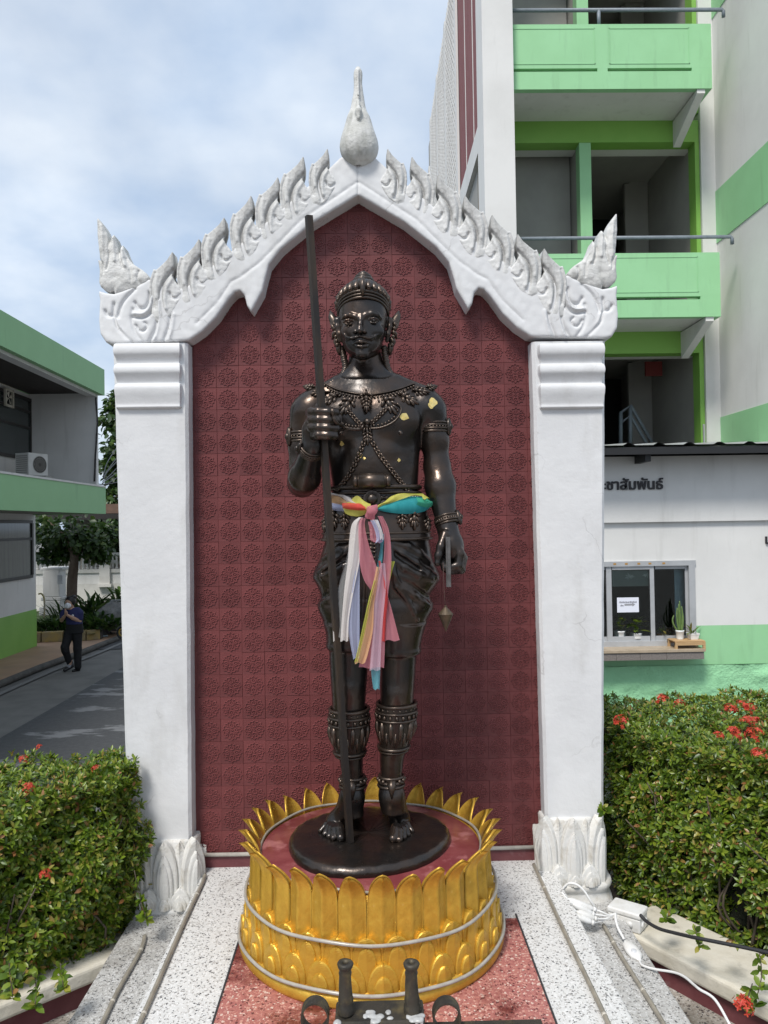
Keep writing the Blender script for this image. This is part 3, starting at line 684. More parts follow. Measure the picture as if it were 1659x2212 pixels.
# central finial
fx = P(775, 300, YF-.02)
S = SDF(ar(fx.x-.12, fx.x+.12, .0032), ar(YF-.14, YF+.12, .0032), ar(P(775, 362, YF).z, P(775, 128, YF).z, .0032))
tab = []
for v, c, w in [(357, 777, 6), (354, 777, 18), (346, 777, 30), (332, 776.5, 39), (316, 776, 42.5), (300, 775.5, 40.5), (282, 775, 35), (264, 774.5, 29), (247, 774, 24), (233, 773.5, 18.5), (217, 773.5, 14), (195, 773.5, 10.8), (170, 773, 9.2), (150, 773, 9.4), (141, 773, 7), (136, 773, 3)]:
    p = P(c, v, YF-.02); tab.append((p.z, p.x, YF-.005+.012*(v < 240), w*1.88e-3, w*1.75e-3))
S.loft(tab, sm=7)
S.chain([tuple(P(774, 218, YF-.035)), tuple(P(774.5, 240, YF-.058)), tuple(P(775, 254, YF-.066))], [.006, .011, .006], k=.014)
S.chain([tuple(P(774, 205, YF-.028)), tuple(P(773.5, 150, YF-.012))], [.005, .003], k=.008)
X_, Y_, Z_ = S._grid((slice(None),)*3); S.V += (.0016*vnoise(X_, Y_, Z_, 60, 3)).astype(np.float32)
S.build('finial', MT['plaster_fin'], ped)

# ================================================================ lotus pedestal
BX, BY = P(802, 1900, 2.67).x, 2.67
ped_l = thing('lotus_pedestal', 'round gold lotus petal pedestal with a red top under the statue', 'pedestal', (BX, BY, 0))
m = MB(); m.lathe([(.444, .0), (.450, .012), (.447, .03), (.436, .042), (.412, .05), (.398, .06), (.392, .20), (.380, .30), (.372, .297), (0.372, .296)], (BX, BY, .002), 96); m.build('drum', MT['gold'], ped_l)
m = MB(); m.lathe([(.374, .290), (.374, .300), (.370, .303), (.002, .304)], (BX, BY, 0), 96); m.build('top_plate', MT['redtop'], ped_l)
pg1 = petal_mesh('upper_petal', .085, .292, .016, e0=.004, tip=.66, ridge_h=.007, lean=-.010, nx=14, nz=20, flare=.080, pw=2.0, dome=2.2)
pg2 = petal_steps('middle_petal', .086, .150, ((1, 1, .020), (.66, .84, .008)), tip=.55, pw=2.3, ex=.58, ridge=.004, lean=.003)
pg3 = petal_steps('lower_petal', .090, .088, ((1, 1, .030), (.60, .62, .009)), tip=.12, pw=2.3, ex=.58, ridge=.004)
for q in (pg1, pg2, pg3): q.materials.append(MT['gold'])
def ring_put(me, nm, n, r, z, ph, tilt):
    for i in range(n):
        a = 2*math.pi*(i+ph)/n; o = bpy.data.objects.new(nm, me); COL.objects.link(o)
        o.location = (BX+r*math.sin(a), BY-r*math.cos(a), z+random.uniform(-.003, .003)); o.rotation_euler = (tilt+random.uniform(-.012, .012), random.uniform(-.015, .015), a); s = random.uniform(.97, 1.03); o.scale = (s, s, random.uniform(.975, 1.025)); adopt(o, ped_l)
ring_put(pg1, 'upper_petal', 29, .388, .082, .35, R(.5))
ring_put(pg2, 'middle_petal', 29, .396, .046, .85, R(-1))
ring_put(pg3, 'lower_petal', 29, .402, .038, .35, R(-1))

def rope_ring(name, rx, z, label, sag=0, seg=96, rt=.0056, mt='rope_w'):
    pts = []
    for i in range(seg+1):
        a = 2*math.pi*i/seg; pts.append((BX+rx*math.cos(a), BY+rx*math.sin(a), z+.004*math.sin(3*a+1)+.002*math.sin(9*a)+sag*math.sin(a)))
    m = MB(); m.tube(pts, rt, 8, cap=False); o = m.build(name, MT[mt]); tag(o, label, 'rope light', 'rope lights around the lotus pedestal')
    led = MB()
    return o
rope_ring('rope_light', .377, .309, 'clear rope light circling the red top of the gold pedestal', rt=.0048, mt='rope_old')
rope_ring('rope_light', .427, .178, 'clear rope light wrapped round the middle of the gold petals')
rope_ring('rope_light', .450, .048, 'clear rope light along the bottom rim of the gold pedestal')

# ================================================================ bronze statue
def bronze_mat(name, dark, mid, warm, rough):
    m = bpy.data.materials.new(name); m.use_nodes = True; t = m.node_tree; b = t.nodes['Principled BSDF']; N = t.nodes.new; L = t.links.new
    tcx = N('ShaderNodeTexCoord'); n1 = N('ShaderNodeTexNoise'); n1.inputs['Scale'].default_value = 9; n1.inputs['Detail'].default_value = 6; L(tcx.outputs['Object'], n1.inputs['Vector'])
    r1 = N('ShaderNodeMapRange'); r1.inputs['From Min'].default_value = .42; r1.inputs['From Max'].default_value = .70; L(n1.outputs['Fac'], r1.inputs['Value'])
    c1 = N('ShaderNodeMixRGB'); c1.inputs['Color1'].default_value = (*dark, 1); c1.inputs['Color2'].default_value = (*mid, 1); L(r1.outputs[0], c1.inputs['Fac'])
    ge = N('ShaderNodeNewGeometry'); r2 = N('ShaderNodeMapRange'); r2.inputs['From Min'].default_value = .52; r2.inputs['From Max'].default_value = .64; L(ge.outputs['Pointiness'], r2.inputs['Value'])
    n2 = N('ShaderNodeTexNoise'); n2.inputs['Scale'].default_value = 30; L(tcx.outputs['Object'], n2.inputs['Vector'])
    mu = N('ShaderNodeMath'); mu.operation = 'MULTIPLY'; L(r2.outputs[0], mu.inputs[0]); L(n2.outputs['Fac'], mu.inputs[1])
    c2 = N('ShaderNodeMixRGB'); c2.inputs['Color2'].default_value = (*warm, 1); L(c1.outputs[0], c2.inputs['Color1']); L(mu.outputs[0], c2.inputs['Fac'])
    L(c2.outputs[0], b.inputs['Base Color'])
    r3 = N('ShaderNodeMapRange'); r3.inputs['To Min'].default_value = rough-.07; r3.inputs['To Max'].default_value = rough+.13; L(n2.outputs['Fac'], r3.inputs['Value']); L(r3.outputs[0], b.inputs['Roughness'])
    b.inputs['Metallic'].default_value = .80; b.inputs['Specular IOR Level'].default_value = .5; b.inputs['Coat Weight'].default_value = .18; b.inputs['Coat Roughness'].default_value = .16
    n3 = N('ShaderNodeTexNoise'); n3.inputs['Scale'].default_value = 38; n3.inputs['Detail'].default_value = 4; L(tcx.outputs['Object'], n3.inputs['Vector'])
    bp = N('ShaderNodeBump'); bp.inputs['Strength'].default_value = .30; bp.inputs['Distance'].default_value = .006; L(n3.outputs['Fac'], bp.inputs['Height']); L(bp.outputs[0], b.inputs['Normal'])
    return m
MT['bronze'] = bronze_mat('dark_bronze', (.040, .036, .034), (.076, .051, .037), (.140, .098, .070), .28)
MT['bronze_o'] = bronze_mat('ornament_bronze', (.044, .037, .032), (.074, .054, .041), (.145, .104, .078), .34)
MT['goldleaf'] = M('gold_leaf', (.85, .62, .20), (.75, .60, .25), rough=.35, metal=.7, ns=90)

SY = 2.67
def W(u, v, dy=0.0): return tuple(P(u, v, SY+dy))
KX = SY/1661
ZD = .336
statue = thing('bronze_statue', 'dark bronze standing figure with tiered crown and moustache on the gold pedestal', 'statue', (BX, SY, .304))

hx = P(784, 690, SY).x
xs = np.concatenate([np.arange(-.36, hx-.115, .0042), np.arange(hx-.115, hx+.115, .0024), np.arange(hx+.115, .40, .0042)])
ys = np.concatenate([np.arange(SY-.31, SY-.14, .0034), np.arange(SY-.14, SY-.05, .0026), np.arange(SY-.05, SY+.20, .0045)])
zh = P(784, 790, SY).z
zs = np.concatenate([np.arange(ZD-.012, zh, .0042), np.arange(zh, P(784, 618, SY).z, .0022)])
B = SDF(xs, ys, zs)
def row(v, l, r, b, cy=0.0, dy=0.0):
    A, C = P(l, v, SY+dy), P(r, v, SY+dy); return (A.z, (A.x+C.x)/2, SY+cy+dy, abs(C.x-A.x)/2, b)
# legs
B.loft([row(1375, 708, 800, .082, -.004), row(1400, 711, 797, .078, -.004), row(1450, 713, 794, .072, -.004), row(1505, 717, 790, .066, -.006), row(1545, 718, 788, .063, .0), row(1600, 722, 787, .060, .012), row(1640, 732, 784, .052, .014), row(1690, 742, 783, .040, .012), row(1730, 741, 784, .044, .014), row(1762, 744, 786, .048, .010)], p=2.1)
B.loft([row(1375, 818, 905, .082, -.004), row(1400, 822, 900, .078, -.004), row(1450, 822, 897, .072, -.004), row(1510, 821, 893, .066, -.006), row(1545, 821, 890, .063, .0), row(1600, 821, 884, .060, .012), row(1640, 820, 873, .052, .014), row(1690, 822, 867, .040, .012), row(1730, 823, 872, .044, .014), row(1755, 824, 876, .048, .010)], p=2.1)
# knees
for u, v in ((754, 1490), (858, 1500)): B.ell(W(u, v, -.052), (.030, .022, .034), k=.02)
# feet
def foot(heel, ball, toes, ankle):
    B.cap(ankle, (heel[0], heel[1], ZD+.030), .034, .032, k=.03)
    B.cap((heel[0], heel[1], ZD+.024), (ball[0], ball[1], ZD+.022), .030, .034, k=.03)
    B.cap((ankle[0], ankle[1]-.01, ankle[2]-.01), (ball[0], ball[1], ZD+.030), .034, .026, k=.03)
    for i, (tx, ty, r, L) in enumerate(toes):
        d = Vector((tx-ball[0], ty-ball[1], 0)).normalized()
        bx_, by_ = tx-d.x*L, ty-d.y*L
        B.chain([(bx_-d.x*.02, by_-d.y*.02, ZD+.030), (bx_, by_, ZD+.026), (tx, ty, ZD+r*.85)], [r, r*1.02, r*.92], k=.004)
def tpx(u, v, z=.016): p = PZ(u, v, ZD+z); return p.x, p.y
fb = PZ(727, 1778, ZD+.02); hb = PZ(763, 1738, ZD+.02)
foot((hb.x, hb.y+.0), (fb.x, fb.y), [(*tpx(736, 1808), .0165, .034), (*tpx(720, 1806), .0115, .030), (*tpx(710, 1802), .0105, .028), (*tpx(701, 1797), .0100, .026), (*tpx(692, 1790), .0095, .024)], W(760, 1715, .008))
fb = PZ(864, 1776, ZD+.02); hb = PZ(846, 1738, ZD+.02)
foot((hb.x, hb.y+.0), (fb.x, fb.y), [(*tpx(849, 1810), .0165, .034), (*tpx(863, 1810), .0120, .030), (*tpx(873, 1804), .0105, .028), (*tpx(882, 1798), .0100, .026), (*tpx(890, 1790), .0092, .024)], W(846, 1715, .008))
# flared breeches
PANTS = [row(1085, 704, 918, .112), row(1110, 701, 924, .118), row(1166, 698, 931, .126), row(1168, 703, 927, .120), row(1210, 690, 934, .128), row(1232, 679, 944, .132), row(1246, 675, 950, .134), row(1254, 679, 951, .134), row(1270, 688, 941, .130), row(1288, 694, 928, .124), row(1296, 690, 930, .126), row(1306, 685, 936, .128), row(1318, 688, 936, .128), row(1345, 700, 921, .122), row(1362, 705, 914, .116)]
B.loft(PANTS, p=2.25, sm=3, k=.006)
B.loft([row(1345, 701, 806, .108, -.004), row(1366, 705, 804, .104, -.004), row(1386, 706, 803, .100, -.004), row(1392, 703, 803, .101, -.004), row(1399, 706, 801, .097, -.004)], p=2.3, sm=3, k=.012)
B.loft([row(1345, 812, 920, .108, -.004), row(1372, 812, 913, .104, -.004), row(1396, 814, 908, .100, -.004), row(1404, 813, 911, .101, -.004), row(1411, 815, 906, .097, -.004)], p=2.3, sm=3, k=.012)
# folds sweeping to the flares, laid on the cloth surface
def cloth(u, v, out=.002):
    Y = SY-.1; T = sorted(PANTS)
    for _ in range(5):
        p = P(u, v, Y); zz_ = [t[0] for t in T]; cx_, a_, b_ = [float(np.interp(p.z, zz_, [t[i] for t in T])) for i in (1, 3, 4)]
        q_ = min(abs((p.x-cx_)/a_), .97); Y = SY-(b_+out)*(1-q_**2.25)**(1/2.25)
    return tuple(P(u, v, Y))
def fold(pts, r, k, op='add', out=0.0): B.chain([cloth(a, b, out) for a, b in pts], r, k=k, op=op)
for pts in ([(768, 1176), (745, 1192), (722, 1212), (702, 1228), (688, 1238)], [(766, 1210), (742, 1224), (716, 1237), (696, 1245)], [(760, 1272), (735, 1284), (712, 1295), (696, 1303)], [(758, 1180), (735, 1186), (714, 1198), (699, 1208)],
            [(842, 1180), (868, 1196), (900, 1216), (926, 1236), (941, 1246)], [(846, 1205), (875, 1226), (905, 1242), (932, 1250)], [(868, 1272), (892, 1286), (912, 1299), (926, 1307)], [(850, 1172), (880, 1180), (906, 1196), (926, 1214)]):
    n_ = len(pts); fold(pts, [.006+.004*math.sin(math.pi*i/(n_-1)) for i in range(n_)], .014)
for pts in ([(768, 1196), (745, 1208), (718, 1225), (700, 1237)], [(762, 1250), (736, 1262), (712, 1278), (700, 1288)], [(845, 1190), (874, 1210), (905, 1230)], [(862, 1250), (890, 1264), (914, 1282), (924, 1290)]):
    fold(pts, .005, .010, 'sub', .003)
for i, u in enumerate((779, 789, 800, 811, 822, 832)):
    fold([(u+2, 1170), (u, 1230), (u-2+(i-2)*2, 1300), (u-3+(i-2)*4, 1350-abs(i-2.5)*9)], [.006, .007, .008, .006], .006)
for i in range(5):
    fold([(836+i*2, 1170), (842+i*3, 1225+i*5), (856+i*7, 1268+i*8), (878+i*6, 1288+i*13)], [.005, .0065, .007, .006], .006)
    fold([(768-i*2, 1170), (762-i*3, 1225+i*6), (750-i*6, 1268+i*8)], [.005, .0065, .005], .006)
# apron over the hips
B.loft([row(1098, 706, 917, .118), row(1125, 700, 924, .124), row(1156, 697, 930, .130), row(1166, 695, 933, .132)], p=2.2, sm=3, k=.003)
# torso
B.loft([row(1120, 709, 916, .108), row(1090, 714, 908, .103), row(1050, 719, 903, .098), row(1000, 711, 905, .102), row(950, 701, 908, .108), row(910, 694, 912, .106), row(880, 692, 914, .098), row(858, 700, 905, .086), row(840, 716, 882, .072), row(826, 735, 850, .060)], p=2.15, sm=9, k=.02)
for u in (748, 850): B.ell(W(u, 905, -.070), (.088, .038, .072), k=.035)
B.ell(W(800, 1000, -.070), (.085, .030, .10), k=.04)
for u in (772, 830): B.ell(W(u, 972, -.086), (.035, .012, .03), k=.025)
B.chain([W(795, 880, -.112), W(797, 940, -.114)], .004, k=.02, op='sub')
for u in (737, 866): B.ell(W(u, 936, -.108), (.007, .006, .007), k=.005)
# neck, trapezius
B.loft([row(846, 742, 842, .060, .004), row(822, 745, 838, .056, .010), row(800, 750, 830, .050, .018), row(770, 753, 827, .050, .024), row(750, 757, 822, .050, .026)], k=.02)
for a, b in (((765, 815), (690, 858)), ((820, 815), (910, 856))): B.cap(W(*a, .01), W(*b, .0), .034, .040, k=.04)
# arms: viewer's right, hanging
B.ell(W(920, 884, 0), (.062, .066, .066), k=.03)
B.chain([W(930, 888), W(940, 950, .004), W(944, 1010, .004)], [.056, .046, .043], k=.02)
B.chain([W(945, 1010, .004), W(951, 1050, -.015), W(966, 1138, -.055)], [.045, .051, .033], k=.02)
# hand: thumb to the viewer's left, fingers curled under
B.ell(W(975, 1182, -.072), (.043, .046, .054), k=.02)
B.cap(W(967, 1140, -.058), W(972, 1168, -.07), .032, .034, k=.02)
for i, dy in enumerate((-.104, -.082, -.060, -.040)):
    k1 = W(994+i*2, 1196+i*3, dy); k2 = W(990+i*2, 1222+i*3, dy-.004); k3 = W(962+i*3, 1227+i*2, dy-.004); k4 = W(954+i*3, 1208+i, dy+.002)
    B.chain([W(980, 1172, dy+.01), k1, k2, k3, k4], [.016, .0155, .0145, .0135, .0125], k=.005)
B.chain([W(961, 1155, -.10), W(952, 1180, -.118), W(947, 1200, -.122), W(945, 1217, -.122)], [.017, .0135, .0125, .0105], k=.008)
B.ell(W(945, 1216, -.130), (.008, .005, .010), k=.003)
# arms: viewer's left, bent, fist on the staff
B.ell(W(676, 886, 0), (.064, .068, .068), k=.03)
B.chain([W(662, 892), W(655, 960, .012), W(652, 1036, .012)], [.058, .050, .046], k=.02)
B.chain([W(653, 1044, .004), W(658, 1030, -.05), W(676, 965, -.165)], [.050, .053, .033], k=.02)
FY = -.205
B.ell(W(676, 920, FY+.028), (.022, .040, .050), k=.02)
B.cap(W(676, 963, -.168), W(674, 930, FY+.03), .033, .034, k=.02)
for i, v in enumerate((889, 906, 923.5, 940)):
    e = [2, 4, 3, 0][i]; s = 7 if i == 3 else 0
    B.chain([W(669+s, v+3, FY+.020), W(674+s, v, FY-.010), W(688, v, FY-.036), W(708, v+1, FY-.038), W(722+e, v+2, FY-.022), W(724+e, v+2, FY+.006)], [.015, .0148, .0142, .0138, .0128, .0118], k=.0045)
B.chain([W(690, 880, FY+.03), W(715, 890, FY+.026), W(730, 903, FY+.012), W(732, 922, FY+.008)], [.016, .015, .0135, .012], k=.006)
# head
hc = SY-.012
def hrow(v, l, r, b, cy): A, C = P(l, v, hc), P(r, v, hc); return (A.z, (A.x+C.x)/2, hc+cy, (C.x-A.x)/2, b)
B.loft([hrow(622, 760, 810, .05, .01), hrow(632, 745, 825, .078, .008), hrow(645, 737, 832, .090, .005), hrow(665, 732, 836, .096, .002), hrow(690, 731, 836.5, .097, .0), hrow(710, 734, 833.5, .094, -.003), hrow(728, 736, 831, .090, -.006), hrow(745, 740, 827, .084, -.012), hrow(757, 745, 822, .075, -.021), hrow(767, 753, 814, .062, -.033), hrow(773, 762, 805, .050, -.044), hrow(778, 773, 794, .034, -.055)], p=2.25, sm=7, k=.016)
H = lambda u, v, dy: tuple(P(u, v, hc+dy))
B.ell(H(782, 766, -.083), (.021, .015, .014), k=.014)                       # chin
for s, u in ((-1, 752), (1, 814)): B.ell(H(u, 716, -.072), (.024, .014, .020), k=.02)     # cheeks
B.ell(H(781, 735, -.084), (.026, .012, .018), k=.014)                       # muzzle
# eye sockets, brows
for u, v in ((753, 695), (807, 692)):
    B.ell(H(u, v, -.104), (.023, .014, .0125), k=.008, op='sub')
    B.ell(H(u, v+.6, -.0835), (.0165, .0125, .0095), k=.002)
    B.chain([H(u-11.5, v+1, -.090), H(u-6, v-4.2, -.0965), H(u+1, v-5.4, -.098), H(u+7, v-3.4, -.0955), H(u+11.5, v+1.5, -.088)], .0026, k=.002)
    B.chain([H(u-11, v+1.5, -.089), H(u-3, v+5.4, -.095), H(u+5, v+5.0, -.0945), H(u+11, v+1.8, -.087)], .0022, k=.002)
    B.ell(H(u+.5, v+.3, -.0965), (.0042, .0025, .0042), k=.0012)
B.chain([H(738, 690, -.076), H(745, 683, -.085), H(756, 680.5, -.090), H(768, 684, -.092), H(776, 688, -.094)], [.003, .0045, .005, .0045, .004], k=.010)
B.chain([H(824, 688, -.074), H(816, 680, -.085), H(804, 677, -.090), H(791, 681, -.092), H(783, 687, -.094)], [.003, .0045, .005, .0045, .004], k=.010)
# nose
B.chain([H(779.5, 684, -.093), H(778.5, 697, -.103), H(777.5, 708, -.113), H(777, 714, -.116)], [.007, .0068, .0085, .0105], k=.007)
for u in (767.5, 787.5): B.ell(H(u, 716.5, -.102), (.0085, .010, .0070), k=.005)
for u in (772, 783): B.ell(H(u, 720.5, -.110), (.0038, .005, .003), k=.002, op='sub')
# moustache
for s, e in ((-1, 742), (1, 819)):
    c = 778
    pts = [H(c+s*1, 726, -.104), H(c+s*10, 728.5, -.103), H(c+s*20, 730.5, -.098), H(c+s*29, 728, -.090), H(e-s*2, 722.5, -.083), H(e+s*3, 719.5, -.078)]
    B.chain(pts, [.0036, .0046, .0045, .0038, .0028, .0018], k=.002)
    B.chain([H(c+s*14, 732, -.099), H(c+s*24, 733.5, -.093), H(c+s*33, 729, -.086)], [.003, .0032, .0015], k=.002)
# lips
B.chain([H(762, 743.0, -.088), H(771, 739.3, -.100), H(777, 737.9, -.104), H(780, 738.7, -.105), H(783, 737.9, -.104), H(790, 739.1, -.100), H(800, 742.5, -.088)], [.0028, .0048, .0055, .005, .0055, .0048, .0028], k=.0025)
B.chain([H(764, 744.0, -.088), H(773, 747.7, -.099), H(781, 748.9, -.1015), H(790, 747.5, -.099), H(798, 743.8, -.088)], [.0026, .005, .0062, .005, .0026], k=.0025)
B.chain([H(764, 743.5, -.095), H(774, 743.7, -.108), H(781, 744.3, -.110), H(789, 743.5, -.108), H(798, 743.2, -.095)], .0018, k=.002, op='sub')
# ears
for s, u in ((-1, 733), (1, 837)):
    B.chain([H(u, 690, .0), H(u+s*5, 692, -.006), H(u+s*5, 706, -.010), H(u+s*1, 722, -.014), H(u-s*1, 736, -.012)], [.010, .010, .009, .008, .007], k=.006)
body = B.build('body', MT['bronze'], statue)
bvh = BVHTree.FromObject(body, bpy.context.evaluated_depsgraph_get())
_bm = body.data; BV = BVHTree.FromPolygons([v.co.copy() for v in _bm.vertices], [tuple(p.vertices) for p in _bm.polygons])
def hit(u, v, off=.004, fallback=-.1):
    d = ray(u, v).normalized(); loc, nrm, idx, dist = BV.ray_cast(CAM, d)
    if loc is None: return P(u, v, SY+fallback), Vector((0, -1, 0))
    if nrm.dot(d) > 0: nrm = -nrm
    return loc+nrm*off, nrm
del B

# rounded cast base under the feet
m = MB(); n = 72; dc = PZ(796, 1800, ZD); rad = lambda a: .262*(1+.035*math.sin(2*a+.6)+.02*math.sin(3*a+1.1)+.012*math.sin(5*a))
prof = [(1.035, .3045), (1.045, .310), (1.03, .322), (1.0, .332), (.965, ZD), (.9, ZD+.002), (.5, ZD+.003), (.01, ZD+.003)]
vs = [(dc.x+rad(2*math.pi*i/n)*k*math.cos(2*math.pi*i/n), dc.y+rad(2*math.pi*i/n)*k*math.sin(2*math.pi*i/n), z+.0015*math.sin(7*i*.3+k*9)) for k, z in prof for i in range(n)]
m.add(vs, [(r*n+i, r*n+(i+1) % n, (r+1)*n+(i+1) % n, (r+1)*n+i) for r in range(len(prof)-1) for i in range(n)]+[tuple((len(prof)-1)*n+i for i in range(n))], True)
m.build('base', MT['bronze'], statue)

# ---------------- ornaments cast on the figure
def frame(t, nrm):
    t = t.normalized(); b = nrm.cross(t).normalized(); nn = t.cross(b); return Matrix((t, b, nn)).transposed()
def along(pts2, step):
    """resample a px polyline (smoothed) at a step in px"""
    s = spline([(p[0], p[1], 0) for p in pts2], 10); out = [s[0]]; acc = 0
    for a, b in zip(s, s[1:]):
        L = (b-a).length; acc += L
        if acc >= step: out.append(b); acc = 0
    return [(q.x, q.y) for q in out]
def cast_chain(name, pts2, step, size, off=.004, style='link', parent=None):
    q = along(pts2, step); H3 = [hit(u, v, off) for u, v in q]; m = MB()
    for i, (p, nrm) in enumerate(H3):
        a = H3[max(i-1, 0)][0]; b = H3[min(i+1, len(H3)-1)][0]; t = b-a
        if t.length < 1e-6: continue
        F3 = frame(t, nrm)
        if style == 'link':
            for s in (-1, 1): m.ball(p+F3 @ Vector((0, s*size*.55, 0)), (size*1.1, size*.55, size*.7), 6, 4, F3)
            m.ball(p+F3 @ Vector((size*.8, 0, size*.2)), (size*.5, size*.5, size*.6), 6, 4, F3)
        elif style == 'bead': m.ball(p, size, 7, 5)
        elif style == 'leaf':
            m.ball(p+F3 @ Vector((0, 0, 0)), (size*.8, size*1.2, size*.5), 6, 4, F3)
            m.ball(p+F3 @ Vector((0, size*1.2, 0)), (size*.5, size*.7, size*.4), 6, 4, F3)
    return m.build(name, MT['bronze_o'], parent or statue)
def cast_band(name, pts2, r, off=.003, flat=.6):
    q = along(pts2, 3); m = MB(); m.tube([hit(u, v, off)[0] for u, v in q], r, 7, flat=flat); return m.build(name, MT['bronze_o'], statue)
def plaque(m, u, v, pts, depth, sc=1.0, off=.003, roll=0.0):
    """cast leaf pendant: overlapping lobes fanning from a boss to a point, hanging along 'roll'"""
    p, nrm = hit(u, v, off); nrm = (nrm+Vector((0, -.5, 0))).normalized()
    x = Vector((0, 0, 1)).cross(nrm).normalized()
    if x.x < 0: x = -x
    z = nrm.cross(x); z = z if z.z > 0 else -z
    wx = max(abs(q[0]) for q in pts)/10.0; wy = max(q[1] for q in pts)/26.0; k = 1.5e-3*sc
    c, s_ = math.cos(roll), math.sin(roll)
    def lobe(a, b, ra, rb, ang, lift):
        a, b = a*wx, b*wy; A, B2 = a*c-b*s_, a*s_+b*c; q = p+x*(A*k)-z*(B2*k)+nrm*lift; an = ang+roll
        d = (x*math.sin(-an)-z*math.cos(an)).normalized(); F3 = Matrix((d.cross(nrm).normalized(), d, nrm)).transposed(); m.ball(q, (ra*k, rb*k, depth*.55), 8, 5, F3)
    for sg in (-1, 1):
        lobe(sg*8, -3, 3.6, 7.0, sg*-.95, .0); lobe(sg*7, 6, 3.4, 7.5, sg*-.6, .001); lobe(sg*4.5, 13, 3.0, 7.5, sg*-.3, .002)
    lobe(0, 16, 3.6, 11, 0, .003); lobe(0, 4, 4.6, 8, 0, .004); lobe(0, -6, 4.4, 4.6, 0, .005); lobe(0, -12, 2.4, 4.5, 0, .002)
FL = [(0, -10), (5, -4), (9, -6), (10, 2), (6, 8), (9, 14), (3, 16), (0, 26), (-3, 16), (-9, 14), (-6, 8), (-10, 2), (-9, -6), (-5, -4)]
# collar
cast_band('collar_rim', [(700, 828), (730, 842), (762, 850), (795, 853), (830, 849), (862, 841), (895, 829)], .0050)
cast_chain('collar_beads', [(702, 834), (730, 849), (762, 857), (795, 860), (830, 856), (862, 848), (893, 836)], 5.0, .0042, style='bead')
m = MB(); plaque(m, 791, 858, [(a*1.25, b*1.25) for a, b in FL], .016); plaque(m, 791, 872, [(a*.8, b*.9) for a, b in FL], .022)
plaque(m, 752, 872, FL, .014, 1.35, roll=.55); plaque(m, 838, 870, FL, .014, 1.35, roll=-.55); plaque(m, 718, 862, FL, .014, 1.25, roll=.95); plaque(m, 877, 860, FL, .014, 1.25, roll=-.95)
plaque(m, 694, 850, FL, .012, 1.0, roll=1.4); plaque(m, 905, 846, FL, .012, 1.0, roll=-1.4); plaque(m, 672, 838, FL, .010, .8, roll=1.7); plaque(m, 928, 838, FL, .010, .8, roll=-1.7)
m.build('collar_leaves', MT['bronze_o'], statue)
cast_chain('collar_scroll', [(712, 846), (740, 858), (765, 866)], 6, .0055, style='leaf'); cast_chain('collar_scroll', [(818, 866), (845, 858), (878, 845)], 6, .0055, style='leaf')
cast_chain('chest_chain', [(744, 876), (757, 893), (770, 908), (784, 921)], 7.2, .0082); cast_chain('chest_chain', [(842, 874), (828, 890), (812, 906), (796, 921)], 7.2, .0082)
cast_band('breast_band', [(716, 884), (722, 908), (742, 922), (766, 927), (786, 926)], .0065); cast_band('breast_band', [(796, 926), (822, 924), (848, 913), (862, 898), (866, 882), (856, 872)], .0065)
cast_chain('breast_beads', [(735, 913), (748, 918), (765, 921), (782, 921)], 6, .0050, style='bead'); cast_chain('breast_beads', [(800, 921), (828, 916), (850, 903), (859, 886)], 6, .0050, style='bead')
m = MB(); plaque(m, 791, 918, [(a*1.5, b*.9) for a, b in FL], .018); plaque(m, 793, 940, [(a*.9, b*.9) for a, b in FL], .016); p, nn = hit(791, 912, .012); m.ball(p, .011, 10, 7); m.build('breast_clasp', MT['bronze_o'], statue)
cast_chain('waist_chain', [(789, 948), (775, 985), (757, 1022), (730, 1060)], 8.6, .0090); cast_chain('waist_chain', [(800, 948), (822, 985), (850, 1022), (878, 1058)], 8.6, .0090)
# amulet tube at the belly
c = P(803, 1039, SY-.118); m = MB()
for x0, x1, r in ((-.062, -.046, .021), (-.046, -.043, .024), (-.043, .043, .0265), (.043, .046, .024), (.046, .062, .021)):
    m.tube([(c.x+x0, c.y, c.z), (c.x+x1, c.y, c.z)], r, 18)
o = m.build('amulet_tube', MT['bronze_o'], statue)
# belt
def oval_ring(m, v, l, r, b, tr, dy=0.0, n=64, cyo=0.0, flat=1.0):
    A, C = P(l, v, SY), P(r, v, SY); cx, a, z = (A.x+C.x)/2, (C.x-A.x)/2, A.z
    pts = [(cx+a*math.copysign(abs(math.cos(2*math.pi*i/n))**.93, math.cos(2*math.pi*i/n)), SY+cyo+b*math.copysign(abs(math.sin(2*math.pi*i/n))**.93, math.sin(2*math.pi*i/n)), z) for i in range(n+1)]
    m.tube(pts, tr, 8, cap=False, flat=flat); return pts
m = MB(); oval_ring(m, 1056, 716, 907, .103, .0085); oval_ring(m, 1068, 714, 909, .105, .0055); oval_ring(m, 1090, 712, 913, .108, .0085)
pts = oval_ring(m, 1079, 713, 911, .106, .005)
for i, q in enumerate(pts[:-1]):
    m.ball(Vector(q), (.008, .008, .009), 6, 4)
m.build('belt', MT['bronze_o'], statue)
c = P(804, 1078, SY-.118); m = MB()
fl = MB(); fl.lathe([(.031, 0), (.031, .008), (.027, .011), (.021, .008), (.019, .008), (.0165, .016), (.010, .021), (.001, .022)], (0, 0, 0), 24, rib=lambda a, z: 1+(.06*math.cos(12*a) if z < .01 else 0))
m.add([(c.x+x, c.y+.01-z, c.z+y) for x, y, z in fl.v], fl.f, True); m.build('belt_buckle', MT['bronze_o'], statue)
m = MB()
for u, v, s in ((722, 1118, 1.2), (745, 1120, 1.0), (868, 1120, 1.0), (893, 1116, 1.2), (705, 1128, .9), (921, 1128, .9)): plaque(m, u, v, FL, .014, s)
m.build('hip_leaves', MT['bronze_o'], statue)
